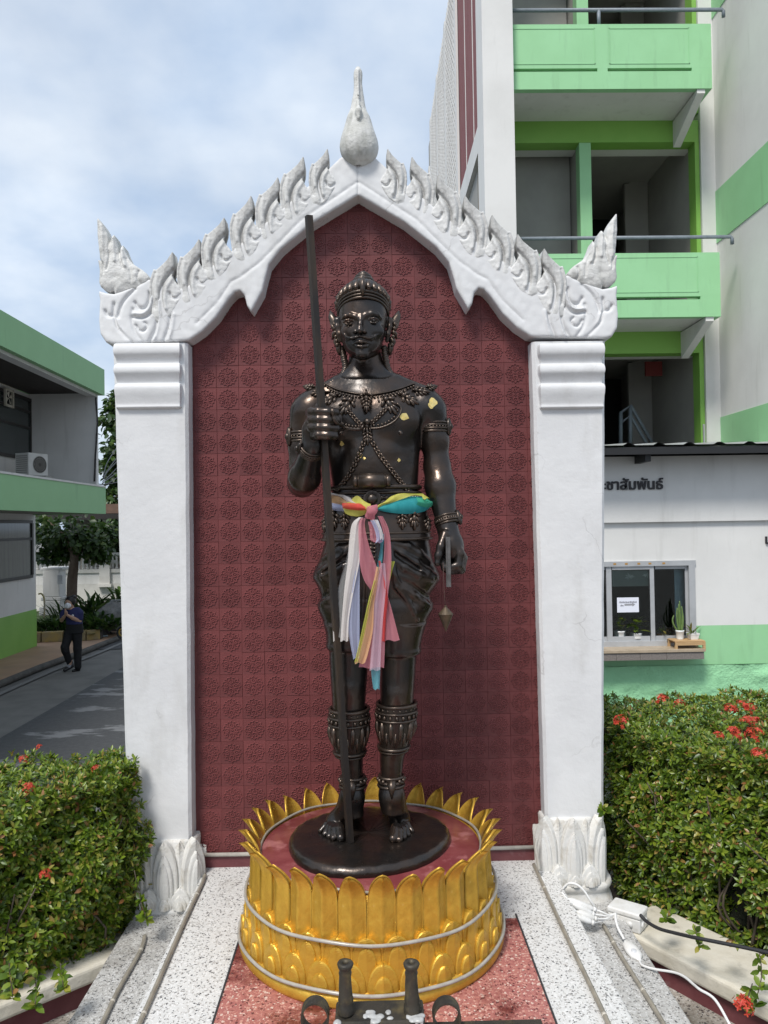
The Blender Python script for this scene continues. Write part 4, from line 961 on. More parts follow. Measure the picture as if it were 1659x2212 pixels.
m = MB(); oval_ring(m, 1153, 697, 930, .131, .004); oval_ring(m, 1166, 695, 933, .134, .005); m.build('apron_hem', MT['bronze_o'], statue)
cast_chain('front_pendant', [(803, 1128), (803, 1160), (802, 1200), (801, 1235)], 8, .009, style='leaf')
# arm bands and bracelets
def limb_band(name, c, axis, r, gem, n=28, w=.030, sy=1.0, gdir=(1, 0, 0)):
    c = Vector(c); ax = Vector(axis).normalized(); x = ax.orthogonal().normalized(); y = ax.cross(x); m = MB()
    for off, rr, tr in ((-w/2, r, .0045), (w/2, r, .0045), (-w*.18, r+.002, .0036), (w*.18, r+.002, .0036)):
        m.tube([c+ax*off+(x*math.cos(2*math.pi*i/n)+y*math.sin(2*math.pi*i/n))*rr for i in range(n+1)], tr, 6, cap=False)
    for i in range(n):
        m.ball(c+(x*math.cos(2*math.pi*i/n)+y*math.sin(2*math.pi*i/n))*(r+.001), .0048, 6, 4)
    g_ = Vector(gdir); g_ = (g_-ax*g_.dot(ax)).normalized(); b = ax.cross(g_)
    if gem:
        F3 = Matrix((ax, b, g_)).transposed(); p = c+g_*(r+.004)
        m.ball(p, (.032*gem, .014*gem, .010), 10, 6, F3); m.ball(p+g_*.007, (.012*gem, .010*gem, .008), 8, 5, F3)
        for s in (-1, 1): m.ball(p+ax*s*.02*gem, (.008, .008, .007), 6, 4)
    return m.build(name, MT['bronze_o'], statue)
aR_ = Vector(W(937, 924, .002)); limb_band('arm_band', aR_, (.01, 0, -1), .0505, 1.0, gdir=(1, -.4, 0))
limb_band('arm_band', Vector(W(657, 945, .008)), (.0, 0, -1), .054, 1.1, gdir=(-1, -.6, 0))
w0, w1 = Vector(W(960, 1110, -.043)), Vector(W(968, 1140, -.057)); limb_band('bracelet', (w0+w1)/2+Vector((.002, 0, 0)), w1-w0, .0385, .9, gdir=(1, -.3, 0), w=.026)
w0, w1 = Vector(W(667, 990, -.115)), Vector(W(676, 962, -.168)); limb_band('bracelet', w0+(w1-w0)*.75, w1-w0, .0395, .9, gdir=(-1, -.7, .2), w=.026)
# greaves with carved bands and leaf points
def greave(rows, name):
    m = MB(); n = 40
    vs = []; P_ = []
    for v, l, r, b, cy in rows:
        A, C = P(l, v, SY), P(r, v, SY); cx, a = (A.x+C.x)/2, (C.x-A.x)/2
        for i in range(n):
            t = 2*math.pi*i/n; vs.append((cx+a*math.cos(t), SY+cy+b*math.sin(t), A.z))
    m.add(vs, [(r_*n+i, (r_+1)*n+i, (r_+1)*n+(i+1) % n, r_*n+(i+1) % n) for r_ in range(len(rows)-1) for i in range(n)], True)
    go = m.build(name, MT['bronze_o'], statue)
    m = MB()
    def pt(v, ang, out):
        k = 0
        while k < len(rows)-2 and rows[k+1][0] < v: k += 1
        f = (v-rows[k][0])/(rows[k+1][0]-rows[k][0]); l, r, b, cy = [rows[k][j]*(1-f)+rows[k+1][j]*f for j in (1, 2, 3, 4)]
        A, C = P(l, v, SY), P(r, v, SY); return Vector(((A.x+C.x)/2+((C.x-A.x)/2+out)*math.cos(ang), SY+cy+(b+out)*math.sin(ang), A.z))
    v0 = rows[0][0]
    for dv, tr in ((2, .006), (17, .0045), (33, .0045), (96, .006), (103, .004)):
        m.tube([pt(v0+dv, 2*math.pi*i/n, .002) for i in range(n+1)], tr, 7, cap=False)
    for i in range(20):
        a = 2*math.pi*i/20; p = pt(v0+25, a, .002); m.ball(p, (.006, .006, .008), 6, 4)
        p = pt(v0+10, a+.15, -.001); m.ball(p, .005, 6, 4)
    for i in range(12):
        a = 2*math.pi*i/12-.3
        m.tube([pt(v0+36, a, -.002), pt(v0+50, a, .0), pt(v0+66, a, -.001), pt(v0+86, a, -.002)], [.007, .0095, .008, .001], 6)
        b = a+math.pi/12
        m.tube([pt(v0+58, b, -.001), pt(v0+72, b, .0), pt(v0+92, b, -.002)], [.002, .006, .001], 6)
    m.build('carving', MT['bronze_o'], go)
greave([(1530, 714, 795, .074, .002), (1545, 711, 797, .076, .004), (1580, 711, 796, .075, .010), (1605, 716, 792, .071, .014), (1628, 723, 788, .064, .016), (1636, 726, 786, .060, .016)], 'greave')
greave([(1518, 816, 897, .074, .002), (1535, 813, 899, .076, .004), (1570, 814, 897, .077, .010), (1595, 818, 889, .072, .014), (1618, 819, 882, .064, .016), (1626, 820, 879, .060, .016)], 'greave')
# anklets
for (u, v) in ((762, 1688), (845, 1686)):
    c = Vector(W(u, v, .013)); m = MB(); n = 24
    for dz, r in ((.016, .041), (0, .043), (-.014, .044)):
        m.tube([c+Vector((r*math.cos(2*math.pi*i/n), r*math.sin(2*math.pi*i/n), dz)) for i in range(n+1)], .006, 7, cap=False)
    for i in range(14): m.ball(c+Vector((.045*math.cos(2*math.pi*i/14), .045*math.sin(2*math.pi*i/14), .007)), .0075, 6, 4)
    m.tube([c+Vector((0, -.044, .012)), c+Vector((0, -.055, -.012)), c+Vector((0, -.056, -.045))], [.016, .012, .002], 8)
    m.build('anklet', MT['bronze_o'], statue)
# crown: ribbed cap, browband with leaf points, knob
hz = lambda v: P(784, v, hc).z
cx = P(784, 640, hc).x; cxt = P(785, 600, hc).x
m = MB(); prof = [(.076, hz(652)), (.0735, hz(638)), (.067, hz(626)), (.056, hz(616)), (.043, hz(609.5)), (.034, hz(606.5))]
m.lathe(prof, (cx, hc+.006, 0), 56, 1, 1.12, rib=lambda a, z: 1+.018*math.cos(20*a)); m.build('cap', MT['bronze'], statue)
m = MB(); m.lathe([(.036, hz(608)), (.0375, hz(605)), (.034, hz(601)), (.027, hz(600)), (.030, hz(597.5)), (.027, hz(594)), (.019, hz(593)), (.020, hz(591)), (.016, hz(588.5)), (.008, hz(585.5)), (.001, hz(583.5))], (cxt, hc+.006, 0), 24); m.build('knob', MT['bronze_o'], statue)
def brow(a, out, dz):      # tilted browband: high over the forehead, low at the ears
    s = math.sin(a); c = math.cos(a); fr = max(0, -s)
    return Vector((cx+(.0865+out)*c, hc+.004+(.103+out)*s, hz(684)+(hz(660)-hz(684))*fr**.8+dz))
m = MB(); n = 64
for out, dz, tr in ((.0, .0, .0048), (.002, .010, .0040), (.001, .021, .0052)):
    m.tube([brow(2*math.pi*i/n, out, dz) for i in range(n+1)], tr, 7, cap=False)
vs = []
for i in range(n):
    a = 2*math.pi*i/n; vs += [brow(a, -.001, -.004), brow(a, .0, .032)]
m.add(vs, [(2*i, 2*((i+1) % n), 2*((i+1) % n)+1, 2*i+1) for i in range(n)], True)
m.build('browband', MT['bronze_o'], statue)
m = MB()
for i in range(26):
    a = 2*math.pi*(i+.5)/26; c0 = brow(a, .002, .026); up = Vector((-.25*math.cos(a), -.25*math.sin(a), 1)).normalized(); side = Vector((-math.sin(a), math.cos(a), 0)); out = Vector((math.cos(a), math.sin(a), 0)); s = 1.45 if abs(a-1.5*math.pi) < .13 else 1.15
    m.tube([c0, c0+up*.012*s+out*.003, c0+up*.022*s+out*.001, c0+up*.034*s+side*.003], [.0075*s, .0105*s, .0075*s, .001], 6, flat=.5)
    m.ball(c0+up*.008+out*.006, .0052, 6, 4)
fr = brow(1.5*math.pi, .002, .018); m.tube([fr+Vector((0, -.004, -.016)), fr+Vector((0, -.009, .004)), fr+Vector((0, -.006, .03)), fr+Vector((0, 0, .052))], [.003, .009, .007, .001], 8)
m.build('crown_leaves', MT['bronze_o'], statue)
# winged ear ornaments and bead strands
for s, u in ((-1, 728), (1, 847)):
    m = MB()
    for pts, rs in (([(0, 712, .012), (s*5, 695, .016), (s*12, 683, .02), (s*14.5, 671, .022)], [.016, .018, .012, .002]), ([(0, 712, .006), (s*9, 706, .010), (s*14, 696, .014)], [.012, .011, .003]), ([(0, 716, .004), (s*7, 722, .006), (s*10, 733, .012)], [.014, .012, .004]), ([(-s*2, 728, 0), (s*1, 740, .0), (s*0, 752, .004)], [.012, .012, .004]), ([(-s*3, 742, 0), (-s*4, 756, .004), (-s*6, 768, .01)], [.010, .010, .004])):
        m.tube([Vector(H(u+a, v, d)) for a, v, d in pts], rs, 8, flat=.7)
    for k in range(6): m.ball(Vector(H(u+s*(6-k*1.2), 700+k*9, -.006)), .007, 6, 4)
    m.build('ear_ornament', MT['bronze_o'], statue)
for pts in ([(738, 752, .0), (743, 775, .0), (746, 797, -.002), (736, 815, -.012), (716, 828, -.02)], [(830, 752, .0), (833, 775, .0), (838, 797, -.002), (850, 814, -.012), (872, 828, -.02)]):
    m = MB(); s3 = spline([W(*q) for q in pts], 10)
    for i, p in enumerate(s3[::2]): m.ball(p, (.0115, .0115, .0115) if i % 2 else (.0135, .012, .010), 7, 5)
    m.build('hair_strand', MT['bronze_o'], statue)
# squares of gold leaf stuck on the chest
def leafpatch(u, v, s, seed):
    m = MB()
    rs = random.Random(seed); p, nrm = hit(u, v, .0016); x = nrm.cross(Vector((0, 0, 1))).normalized(); z = x.cross(nrm)
    n = 9; vs = [p+x*s*math.cos(2*math.pi*i/n)*rs.uniform(.55, 1.1)+z*s*math.sin(2*math.pi*i/n)*rs.uniform(.55, 1.1)+nrm*rs.uniform(0, .0015) for i in range(n)]
    m.add(vs+[p+nrm*.001], [(i, (i+1) % n, n) for i in range(n)]); m.build('gold_leaf', MT['goldleaf'], statue)
for a in ((934, 870, .019, 1), (931, 876, .012, 5), (873, 900, .016, 2), (778, 984, .009, 3), (739, 958, .010, 4), (861, 994, .007, 6), (787, 990, .006, 7)): leafpatch(*a)

# ================================================================ things the figure holds
MT['rod'] = M('dark_rod', (.022, .018, .016), (.055, .036, .022), rough=.5, metal=.3, ns=22, st=(1, 1, .25), lo=.45, hi=.7)
sb = PZ(756.5, 1819, ZD+.003); stp = P(667, 466, SY+FY-.040); a_ = (stp-sb).normalized()
xx = a_.cross(Vector((0, 1, 0))).normalized(); yy = a_.cross(xx); c_, s_ = math.cos(R(28)), math.sin(R(28)); x2 = (xx*c_+yy*s_)*.0102; y2 = (yy*c_-xx*s_)*.0102
m = MB(); m.hexa([sb-x2-y2, sb+x2-y2, sb+x2+y2, sb-x2+y2, stp-x2-y2, stp+x2-y2, stp+x2+y2, stp-x2+y2])
tag(m.build('staff', MT['rod'], bevel=.001), 'long dark square staff gripped in the statue fist', 'staff')
MT['steel'] = M('dull_steel', (.16, .155, .15), (.10, .095, .09), rough=.45, metal=.6, ns=30)
rt, rbm = P(967.5, 1160, SY-.128), P(969.5, 1268, SY-.128); m = MB(); m.box((rt.x-.0075, SY-.133, rbm.z), (rt.x+.0075, SY-.116, rt.z)); m.box((rt.x-.0045, SY-.135, rbm.z+.004), (rt.x-.0035, SY-.1335, rt.z-.004))
tag(m.build('measuring_bar', MT['steel'], bevel=.001), 'short grey metal bar held upright in the statue hand', 'bar')
pb = thing('plumb_bob', 'bronze plumb bob hanging on a thin thread from the statue hand', 'plumb bob', P(963, 1365, SY-.118))
pb0 = P(962.5, 1310, SY-.118); pbt = P(963, 1364, SY-.118); pm = P(962.5, 1327, SY-.118)
m = MB(); m.lathe([(.001, pbt.z), (.0245, pm.z-.001), (.0255, pm.z+.001), (.0045, pb0.z-.002), (.0045, pb0.z+.003), (.001, pb0.z+.004)], (pb0.x, pb0.y, 0), 20)
for f in range(len(m.sm)): m.sm[f] = False
m.build('weight', M('bob_bronze', (.075, .055, .038), (.12, .085, .05), rough=.5, metal=.5, ns=40), pb)
m = MB(); m.tube([P(957, 1215, SY-.13), P(958, 1245, SY-.13), P(960, 1290, SY-.12), pb0], .0009, 5); m.build('thread', M('thread', (.10, .06, .05), rough=.9), pb)

# ================================================================ ribbons round the waist
def chiffon(name, c, c2, alpha):
    m = bpy.data.materials.new(name); m.use_nodes = True; t = m.node_tree; t.nodes.clear(); N = t.nodes.new; L = t.links.new
    out = N('ShaderNodeOutputMaterial'); df = N('ShaderNodeBsdfDiffuse'); tl = N('ShaderNodeBsdfTranslucent'); tp = N('ShaderNodeBsdfTransparent'); m1 = N('ShaderNodeMixShader'); m2 = N('ShaderNodeMixShader')
    tcx = N('ShaderNodeTexCoord'); mp = N('ShaderNodeMapping'); mp.inputs['Scale'].default_value = (60, 60, 4); L(tcx.outputs['Object'], mp.inputs[0]); ns = N('ShaderNodeTexNoise'); ns.inputs['Scale'].default_value = 1; ns.inputs['Detail'].default_value = 4; L(mp.outputs[0], ns.inputs['Vector'])
    mc = N('ShaderNodeMixRGB'); mc.inputs['Color1'].default_value = (*c, 1); mc.inputs['Color2'].default_value = (*c2, 1); L(ns.outputs['Fac'], mc.inputs['Fac']); L(mc.outputs[0], df.inputs[0]); L(mc.outputs[0], tl.inputs[0])
    m1.inputs[0].default_value = .30; L(df.outputs[0], m1.inputs[1]); L(tl.outputs[0], m1.inputs[2])
    mr = N('ShaderNodeMapRange'); mr.inputs['To Min'].default_value = max(alpha-.12, 0); mr.inputs['To Max'].default_value = min(alpha+.12, 1); L(ns.outputs['Fac'], mr.inputs['Value'])
    L(mr.outputs[0], m2.inputs[0]); L(tp.outputs[0], m2.inputs[1]); L(m1.outputs[0], m2.inputs[2]); L(m2.outputs[0], out.inputs[0]); return m
CH = {'white': chiffon('white_chiffon', (.80, .74, .70), (.86, .82, .79), 0.78), 'sheer': chiffon('sheer_chiffon', (.55, .56, .55), (.65, .65, .64), .38), 'blue': chiffon('blue_chiffon', (.42, .46, .66), (.52, .56, .74), 0.75),
      'rose': chiffon('rose_chiffon', (.66, .22, .27), (.76, .33, .38), 0.62), 'red': chiffon('red_chiffon', (.58, .06, .06), (.70, .10, .09), .85), 'cyan': chiffon('cyan_chiffon', (.12, .44, .52), (.20, .52, .58), .74),
      'peach': chiffon('peach_chiffon', (.72, .42, .20), (.80, .52, .30), 0.70), 'yellow': chiffon('yellow_chiffon', (.62, .58, .10), (.74, .70, .20), .80), 'lilac': chiffon('lilac_chiffon', (.58, .42, .52), (.68, .54, .62), 0.52), 'teal': chiffon('teal_chiffon', (.03, .29, .32), (.07, .40, .42), .90), 'green': chiffon('green_chiffon', (.05, .36, .22), (.10, .45, .30), .92), 'lime': chiffon('lime_chiffon', (.50, .56, .08), (.58, .66, .12), 0.65)}
sash = thing('ribbon_sash', 'bunch of coloured chiffon ribbons knotted round the statue waist', 'ribbons', P(800, 1110, SY-.14))
zx = lambda x: 592.4+.2645*x
zy = lambda y: 1042+.2645*y
def ribbon(name, rows, col, Y, amp=.0042, folds=1.15, seed=0, n=14):
    """hanging strip: rows (left,right,v) in survey px"""
    rs = random.Random(seed); ph = rs.uniform(0, 6); V = []; m_ = 5
    L_ = spline([(a, c, 0) for a, b, c in rows], m_); R_ = spline([(b, c, 0) for a, b, c in rows], m_); N_ = len(L_)
    for j in range(N_):
        for i in range(n+1):
            s = i/n; u = L_[j].x*(1-s)+R_[j].x*s; v = L_[j].y*(1-s)+R_[j].y*s
            if j == N_-1: v += 1.6*math.sin(9*s+ph)
            V.append(P(u, v, Y+amp*math.sin(folds*6.28*s+ph+.05*j)+.25*amp*math.sin(17*s+ph*2+j*.2)))
    F = [(j*(n+1)+i, j*(n+1)+i+1, (j+1)*(n+1)+i+1, (j+1)*(n+1)+i) for j in range(N_-1) for i in range(n)]
    me = mesh_np(name, [tuple(q) for q in V], F); return link(name, me, CH[col], sash)
Z = lambda *r: [(zx(a), zx(b), zy(c)) for a, b, c in r]
YR = SY-.150
ribbon('white_ribbon', Z((690, 725, 285), (635, 712, 340), (612, 706, 480), (600, 695, 650), (575, 655, 850), (553, 612, 1100), (540, 603, 1295)), 'white', YR-.012, seed=1)
ribbon('sheer_ribbon', Z((640, 700, 400), (590, 650, 620), (528, 620, 850), (522, 600, 1050), (520, 640, 1265)), 'sheer', YR, seed=2)
ribbon('sheer_ribbon', Z((485, 500, 1080), (480, 505, 1180), (482, 520, 1300)), 'white', YR+.006, seed=12, n=4)
ribbon('blue_ribbon', Z((665, 702, 560), (640, 698, 700), (612, 697, 900), (598, 697, 1150), (618, 696, 1300), (645, 696, 1440)), 'blue', YR-.004, seed=3)
ribbon('rose_ribbon', Z((700, 745, 290), (688, 740, 360), (690, 770, 500), (700, 830, 670), (735, 880, 800), (800, 920, 900), (870, 965, 1060), (880, 1025, 1292)), 'rose', YR-.016, seed=4)
ribbon('red_ribbon', Z((845, 885, 275), (880, 930, 370), (900, 950, 480), (895, 957, 620), (870, 950, 760), (820, 928, 920), (770, 912, 1130), (690, 897, 1515)), 'rose', YR-.024, seed=5)
ribbon('red_edge_ribbon', Z((850, 868, 640), (878, 925, 900), (874, 912, 1130), (868, 905, 1300)), 'red', YR-.028, seed=15, n=6)
ribbon('cyan_ribbon', Z((870, 905, 420), (868, 890, 520), (848, 884, 640), (828, 856, 760), (812, 860, 1100), (790, 866, 1480), (808, 860, 1690)), 'cyan', YR-.008, seed=6)
ribbon('lilac_ribbon', Z((868, 905, 660), (835, 915, 800), (815, 905, 950), (806, 880, 1200), (778, 866, 1535)), 'lilac', YR-.034, seed=7)
ribbon('peach_ribbon', Z((835, 862, 690), (800, 838, 860), (765, 815, 1000), (722, 806, 1200), (680, 770, 1380), (658, 740, 1478)), 'peach', YR-.040, seed=8)
ribbon('lime_ribbon', Z((815, 836, 800), (770, 792, 960), (722, 745, 1180), (672, 696, 1400), (655, 680, 1470)), 'lime', YR-.043, seed=9, n=6)
ribbon('yellow_ribbon', Z((950, 985, 645), (940, 962, 730), (930, 945, 800)), 'lime', YR-.012, seed=10, n=6)
ribbon('pink_tail', Z((765, 800, 320), (780, 850, 400), (785, 870, 470), (815, 885, 490)), 'rose', YR-.030, seed=11)
ribbon('pale_tail', Z((785, 850, 310), (820, 880, 390), (835, 892, 460), (825, 880, 492)), 'blue', YR-.036, seed=13); ribbon('white_tail', Z((800, 845, 305), (850, 882, 400), (862, 893, 465)), 'white', YR-.040, seed=14)
def wrap(name, top, bot, col, off=.012, n=20, amp=.0022, folds=2, seed=0):
    rs = random.Random(seed); ph = rs.uniform(0, 6); a = spline([(p[0], p[1], 0) for p in top], 6); b = spline([(p[0], p[1], 0) for p in bot], 6); N_ = len(a); k = 8; V = []
    for j in range(N_):
        for i in range(k+1):
            s = i/k; u = a[j].x*(1-s)+b[j].x*s; v = a[j].y*(1-s)+b[j].y*s
            q, nrm = hit(u, v, off+amp*math.sin(folds*6.28*s+ph+.15*j)+.010*math.sin(math.pi*s)); V.append(tuple(q))
    G = np.array(V).reshape(N_, k+1, 3)
    for _ in range(4):
        H2 = G.copy(); H2[1:-1] = (G[:-2]+2*G[1:-1]+G[2:])/4; G = H2; G[:, 1:-1] = (G[:, :-2]+2*G[:, 1:-1]+G[:, 2:])/4
    me = mesh_np(name, G.reshape(-1, 3), [(j*(k+1)+i, j*(k+1)+i+1, (j+1)*(k+1)+i+1, (j+1)*(k+1)+i) for j in range(N_-1) for i in range(k)]); return link(name, me, CH[col], sash)
q = lambda *p: [(zx(a), zy(b)) for a, b in p]
wrap('yellow_wrap', q((842, 205), (900, 165), (1000, 118), (1100, 112), (1200, 130), (1228, 138)), q((842, 220), (910, 192), (1010, 156), (1120, 146), (1205, 152), (1230, 158)), 'yellow', .018)
wrap('teal_wrap', q((842, 214), (910, 186), (1010, 150), (1120, 140), (1205, 146), (1230, 154)), q((842, 232), (920, 250), (1030, 262), (1130, 258), (1205, 242), (1232, 225)), 'teal', .014, folds=4, seed=3)
wrap('green_wrap', q((1130, 152), (1180, 150), (1232, 152)), q((1130, 195), (1185, 215), (1232, 218)), 'green', .022, seed=8)
wrap('white_wrap', q((468, 82), (540, 100), (620, 145), (700, 180), (770, 205)), q((468, 110), (540, 135), (620, 175), (700, 205), (770, 222)), 'white', .018, seed=4)
wrap('peach_wrap', q((468, 105), (540, 128), (620, 170), (700, 202), (765, 215)), q((472, 168), (545, 185), (620, 205), (700, 220), (765, 228)), 'peach', .014, seed=5)
wrap('blue_wrap', q((472, 165), (545, 180), (600, 200)), q((474, 225), (545, 240), (605, 243)), 'blue', .012, seed=6)
wrap('yellow_loop', q((585, 195), (620, 168), (680, 145), (740, 160), (790, 190)), q((600, 262), (640, 280), (700, 285), (750, 265), (790, 225)), 'yellow', .020, seed=7)
wrap('red_loop', q((590, 185), (640, 180), (700, 195), (755, 215)), q((595, 225), (640, 235), (700, 240), (755, 240)), 'red', .034, seed=9)
S = SDF(ar(BX-.06, BX+.04, .0022), ar(SY-.20, SY-.09, .0022), ar(P(800, 1130, SY-.14).z, P(800, 1080, SY-.14).z, .0022))
kq = lambda x, y, d: tuple(P(zx(x), zy(y), SY+d))
S.chain([kq(835, 205, -.142), kq(800, 230, -.158), kq(765, 275, -.150)], [.010, .016, .010], k=.004)
S.chain([kq(770, 210, -.140), kq(790, 240, -.160), kq(800, 290, -.150)], [.008, .013, .009], k=.003)
o = S.build('knot', CH['rose'], sash)

# ================================================================ helpers for built things
PB_CU = None
def pbox(name, u0, v0, u1, v1, Y, dep, mat, parent=None, bevel=0.0):
    cu, cv = (PB_CU or (u0+u1)/2), (v0+v1)/2; x0, x1 = P(u0, cv, Y).x, P(u1, cv, Y).x; z1, z0 = P(cu, v0, Y).z, P(cu, v1, Y).z
    return boxo(name, (x0, Y, z0), (x1, Y+dep, z1), mat, parent, bevel)
def cable(name, pts, r, mat, parent=None, n=8, k=6, label=None, cat=None, group=None):
    m = MB(); m.tube(spline(pts, k), r, n); o = m.build(name, mat, parent)
    return tag(o, label, cat, group)

# ================================================================ hedges
def island_mat(name, stops, rough=.4, spec=.5, trans=.25):
    m = bpy.data.materials.new(name); m.use_nodes = True; t = m.node_tree; b = t.nodes['Principled BSDF']; N = t.nodes.new; L = t.links.new
    ge = N('ShaderNodeNewGeometry'); cr = N('ShaderNodeValToRGB'); e = cr.color_ramp.elements
    e[0].position = stops[0][0]; e[0].color = (*stops[0][1], 1); e[1].position = stops[1][0]; e[1].color = (*stops[1][1], 1)
    for p, c in stops[2:]: e.new(p).color = (*c, 1)
    L(ge.outputs['Random Per Island'], cr.inputs[0]); L(cr.outputs[0], b.inputs['Base Color']); b.inputs['Roughness'].default_value = rough; b.inputs['Specular IOR Level'].default_value = spec
    if trans:
        out = t.nodes['Material Output']; tl = N('ShaderNodeBsdfTranslucent'); mxs = N('ShaderNodeMixShader'); mxs.inputs[0].default_value = trans
        hs = N('ShaderNodeHueSaturation'); hs.inputs['Value'].default_value = 1.5; L(cr.outputs[0], hs.inputs['Color']); L(hs.outputs[0], tl.inputs[0]); L(b.outputs[0], mxs.inputs[1]); L(tl.outputs[0], mxs.inputs[2]); L(mxs.outputs[0], out.inputs[0])
    return m
MT['leaf'] = island_mat('hedge_leaf', [(0, (.036, .070, .007)), (.25, (.075, .135, .011)), (.60, (.135, .205, .017)), (.84, (.210, .265, .028)), (.93, (.32, .28, .06)), (.98, (.28, .13, .05))], rough=.36)
MT['leaf_dark'] = island_mat('tree_leaf', [(0, (.018, .042, .010)), (.5, (.035, .075, .015)), (.85, (.06, .11, .022)), (1, (.10, .14, .03))], rough=.42)
MT['petal_red'] = island_mat('ixora_petal', [(0, (.40, .025, .016)), (.5, (.52, .05, .025)), (1, (.62, .10, .045))], rough=.55, trans=.2)
MT['twig'] = M('twig', (.06, .045, .03), (.10, .08, .055), rough=.85, ns=30)
_t = np.array([0, .32, .70, 1.0]); _hw = np.array([.14, .88, .92, .10])
LEAF_T = np.array([[(-h, t, .10*abs(h)), (0, t, -.03), (h, t, .10*abs(h))] for t, h in zip(_t, _hw)]).reshape(-1, 3)
LEAF_F = np.array([(j*3+i, j*3+i+1, j*3+i+4, j*3+i+3) for j in range(3) for i in range(2)])
def leaves_np(base, dirv, up, length, width, bend=.15):
    """arrays of leaves; base,dirv,up (n,3)"""
    n = len(base); dirv = dirv/np.linalg.norm(dirv, axis=1, keepdims=True); side = np.cross(dirv, up); side /= np.linalg.norm(side, axis=1, keepdims=True)+1e-9; nn = np.cross(side, dirv)
    T = LEAF_T; V = base[:, None, :]+dirv[:, None, :]*(T[None, :, 1:2]*length[:, None, None])+side[:, None, :]*(T[None, :, 0:1]*width[:, None, None]*.5)+nn[:, None, :]*((T[None, :, 2:3]*width[:, None, None])-(T[None, :, 1:2]**2*bend*length[:, None, None]))
    F = LEAF_F[None]+np.arange(n)[:, None, None]*12
    return V.reshape(-1, 3), F.reshape(-1, 4)
def rosettes(pts, nrm, rs, k=8, l0=.021, l1=.039, w=.38):
    n = len(pts); ax = nrm+rs.randn(n, 3)*.38+np.array([0, 0, .35]); ax /= np.linalg.norm(ax, axis=1, keepdims=True)
    a = np.cross(ax, np.array([.3, .5, .8])); a /= np.linalg.norm(a, axis=1, keepdims=True); b = np.cross(ax, a)
    B_, D_, U_, L_, W_ = [], [], [], [], []
    for i in range(k):
        th = i*2.4+rs.rand(n)*1.2; el = .25+.85*(i/k)+rs.randn(n)*.12
        d = (a*np.cos(th)[:, None]+b*np.sin(th)[:, None])*np.cos(el)[:, None]+ax*np.sin(el)[:, None]
        B_.append(pts-ax*(.012*(1-i/k))); D_.append(d); U_.append(ax); l = (l0+rs.rand(n)*(l1-l0))*(1-.35*i/k); L_.append(l); W_.append(l*w*(.85+.3*rs.rand(n)))
    return leaves_np(np.concatenate(B_), np.concatenate(D_), np.concatenate(U_), np.concatenate(L_), np.concatenate(W_))
def inpoly(pts, poly):
    x, y = pts[:, 0], pts[:, 1]; ins = np.zeros(len(x), bool); n = len(poly)
    for i in range(n):
        a, b = poly[i], poly[(i+1) % n]; c = ((a[1] > y) != (b[1] > y)) & (x < (b[0]-a[0])*(y-a[1])/(b[1]-a[1]+1e-12)+a[0]); ins ^= c
    return ins
def flower_mesh(seed):
    rs = np.random.RandomState(seed); n = 26; th = rs.rand(n)*6.28; ph = np.arccos(1-rs.rand(n)*.95); r = .030
    ax = np.stack([np.sin(ph)*np.cos(th), np.sin(ph)*np.sin(th), np.cos(ph)], 1); c = ax*r*(.8+.4*rs.rand(n))[:, None]
    a = np.cross(ax, [.3, .6, .7]); a /= np.linalg.norm(a, axis=1, keepdims=True); b = np.cross(ax, a); Bs, Ds, Us = [], [], []; rot = rs.rand(n)*6.28
    for i in range(4):
        t = rot+i*math.pi/2; d = a*np.cos(t)[:, None]+b*np.sin(t)[:, None]+ax*.2; Bs.append(c); Ds.append(d); Us.append(ax)
    B0 = np.zeros((n, 3)); Bs.append(B0); Ds.append(c); Us.append(a)
    L_ = np.concatenate([np.full(4*n, .0105), np.linalg.norm(c, axis=1)]); W_ = np.concatenate([np.full(4*n, .0058), np.full(n, .0016)])
    V, F = leaves_np(np.concatenate(Bs), np.concatenate(Ds), np.concatenate(Us), L_, W_, .05); me = mesh_np('flower_cluster', V, F); me.materials.append(MT['petal_red']); return me
FLOW = [flower_mesh(s) for s in (1, 2, 3)]
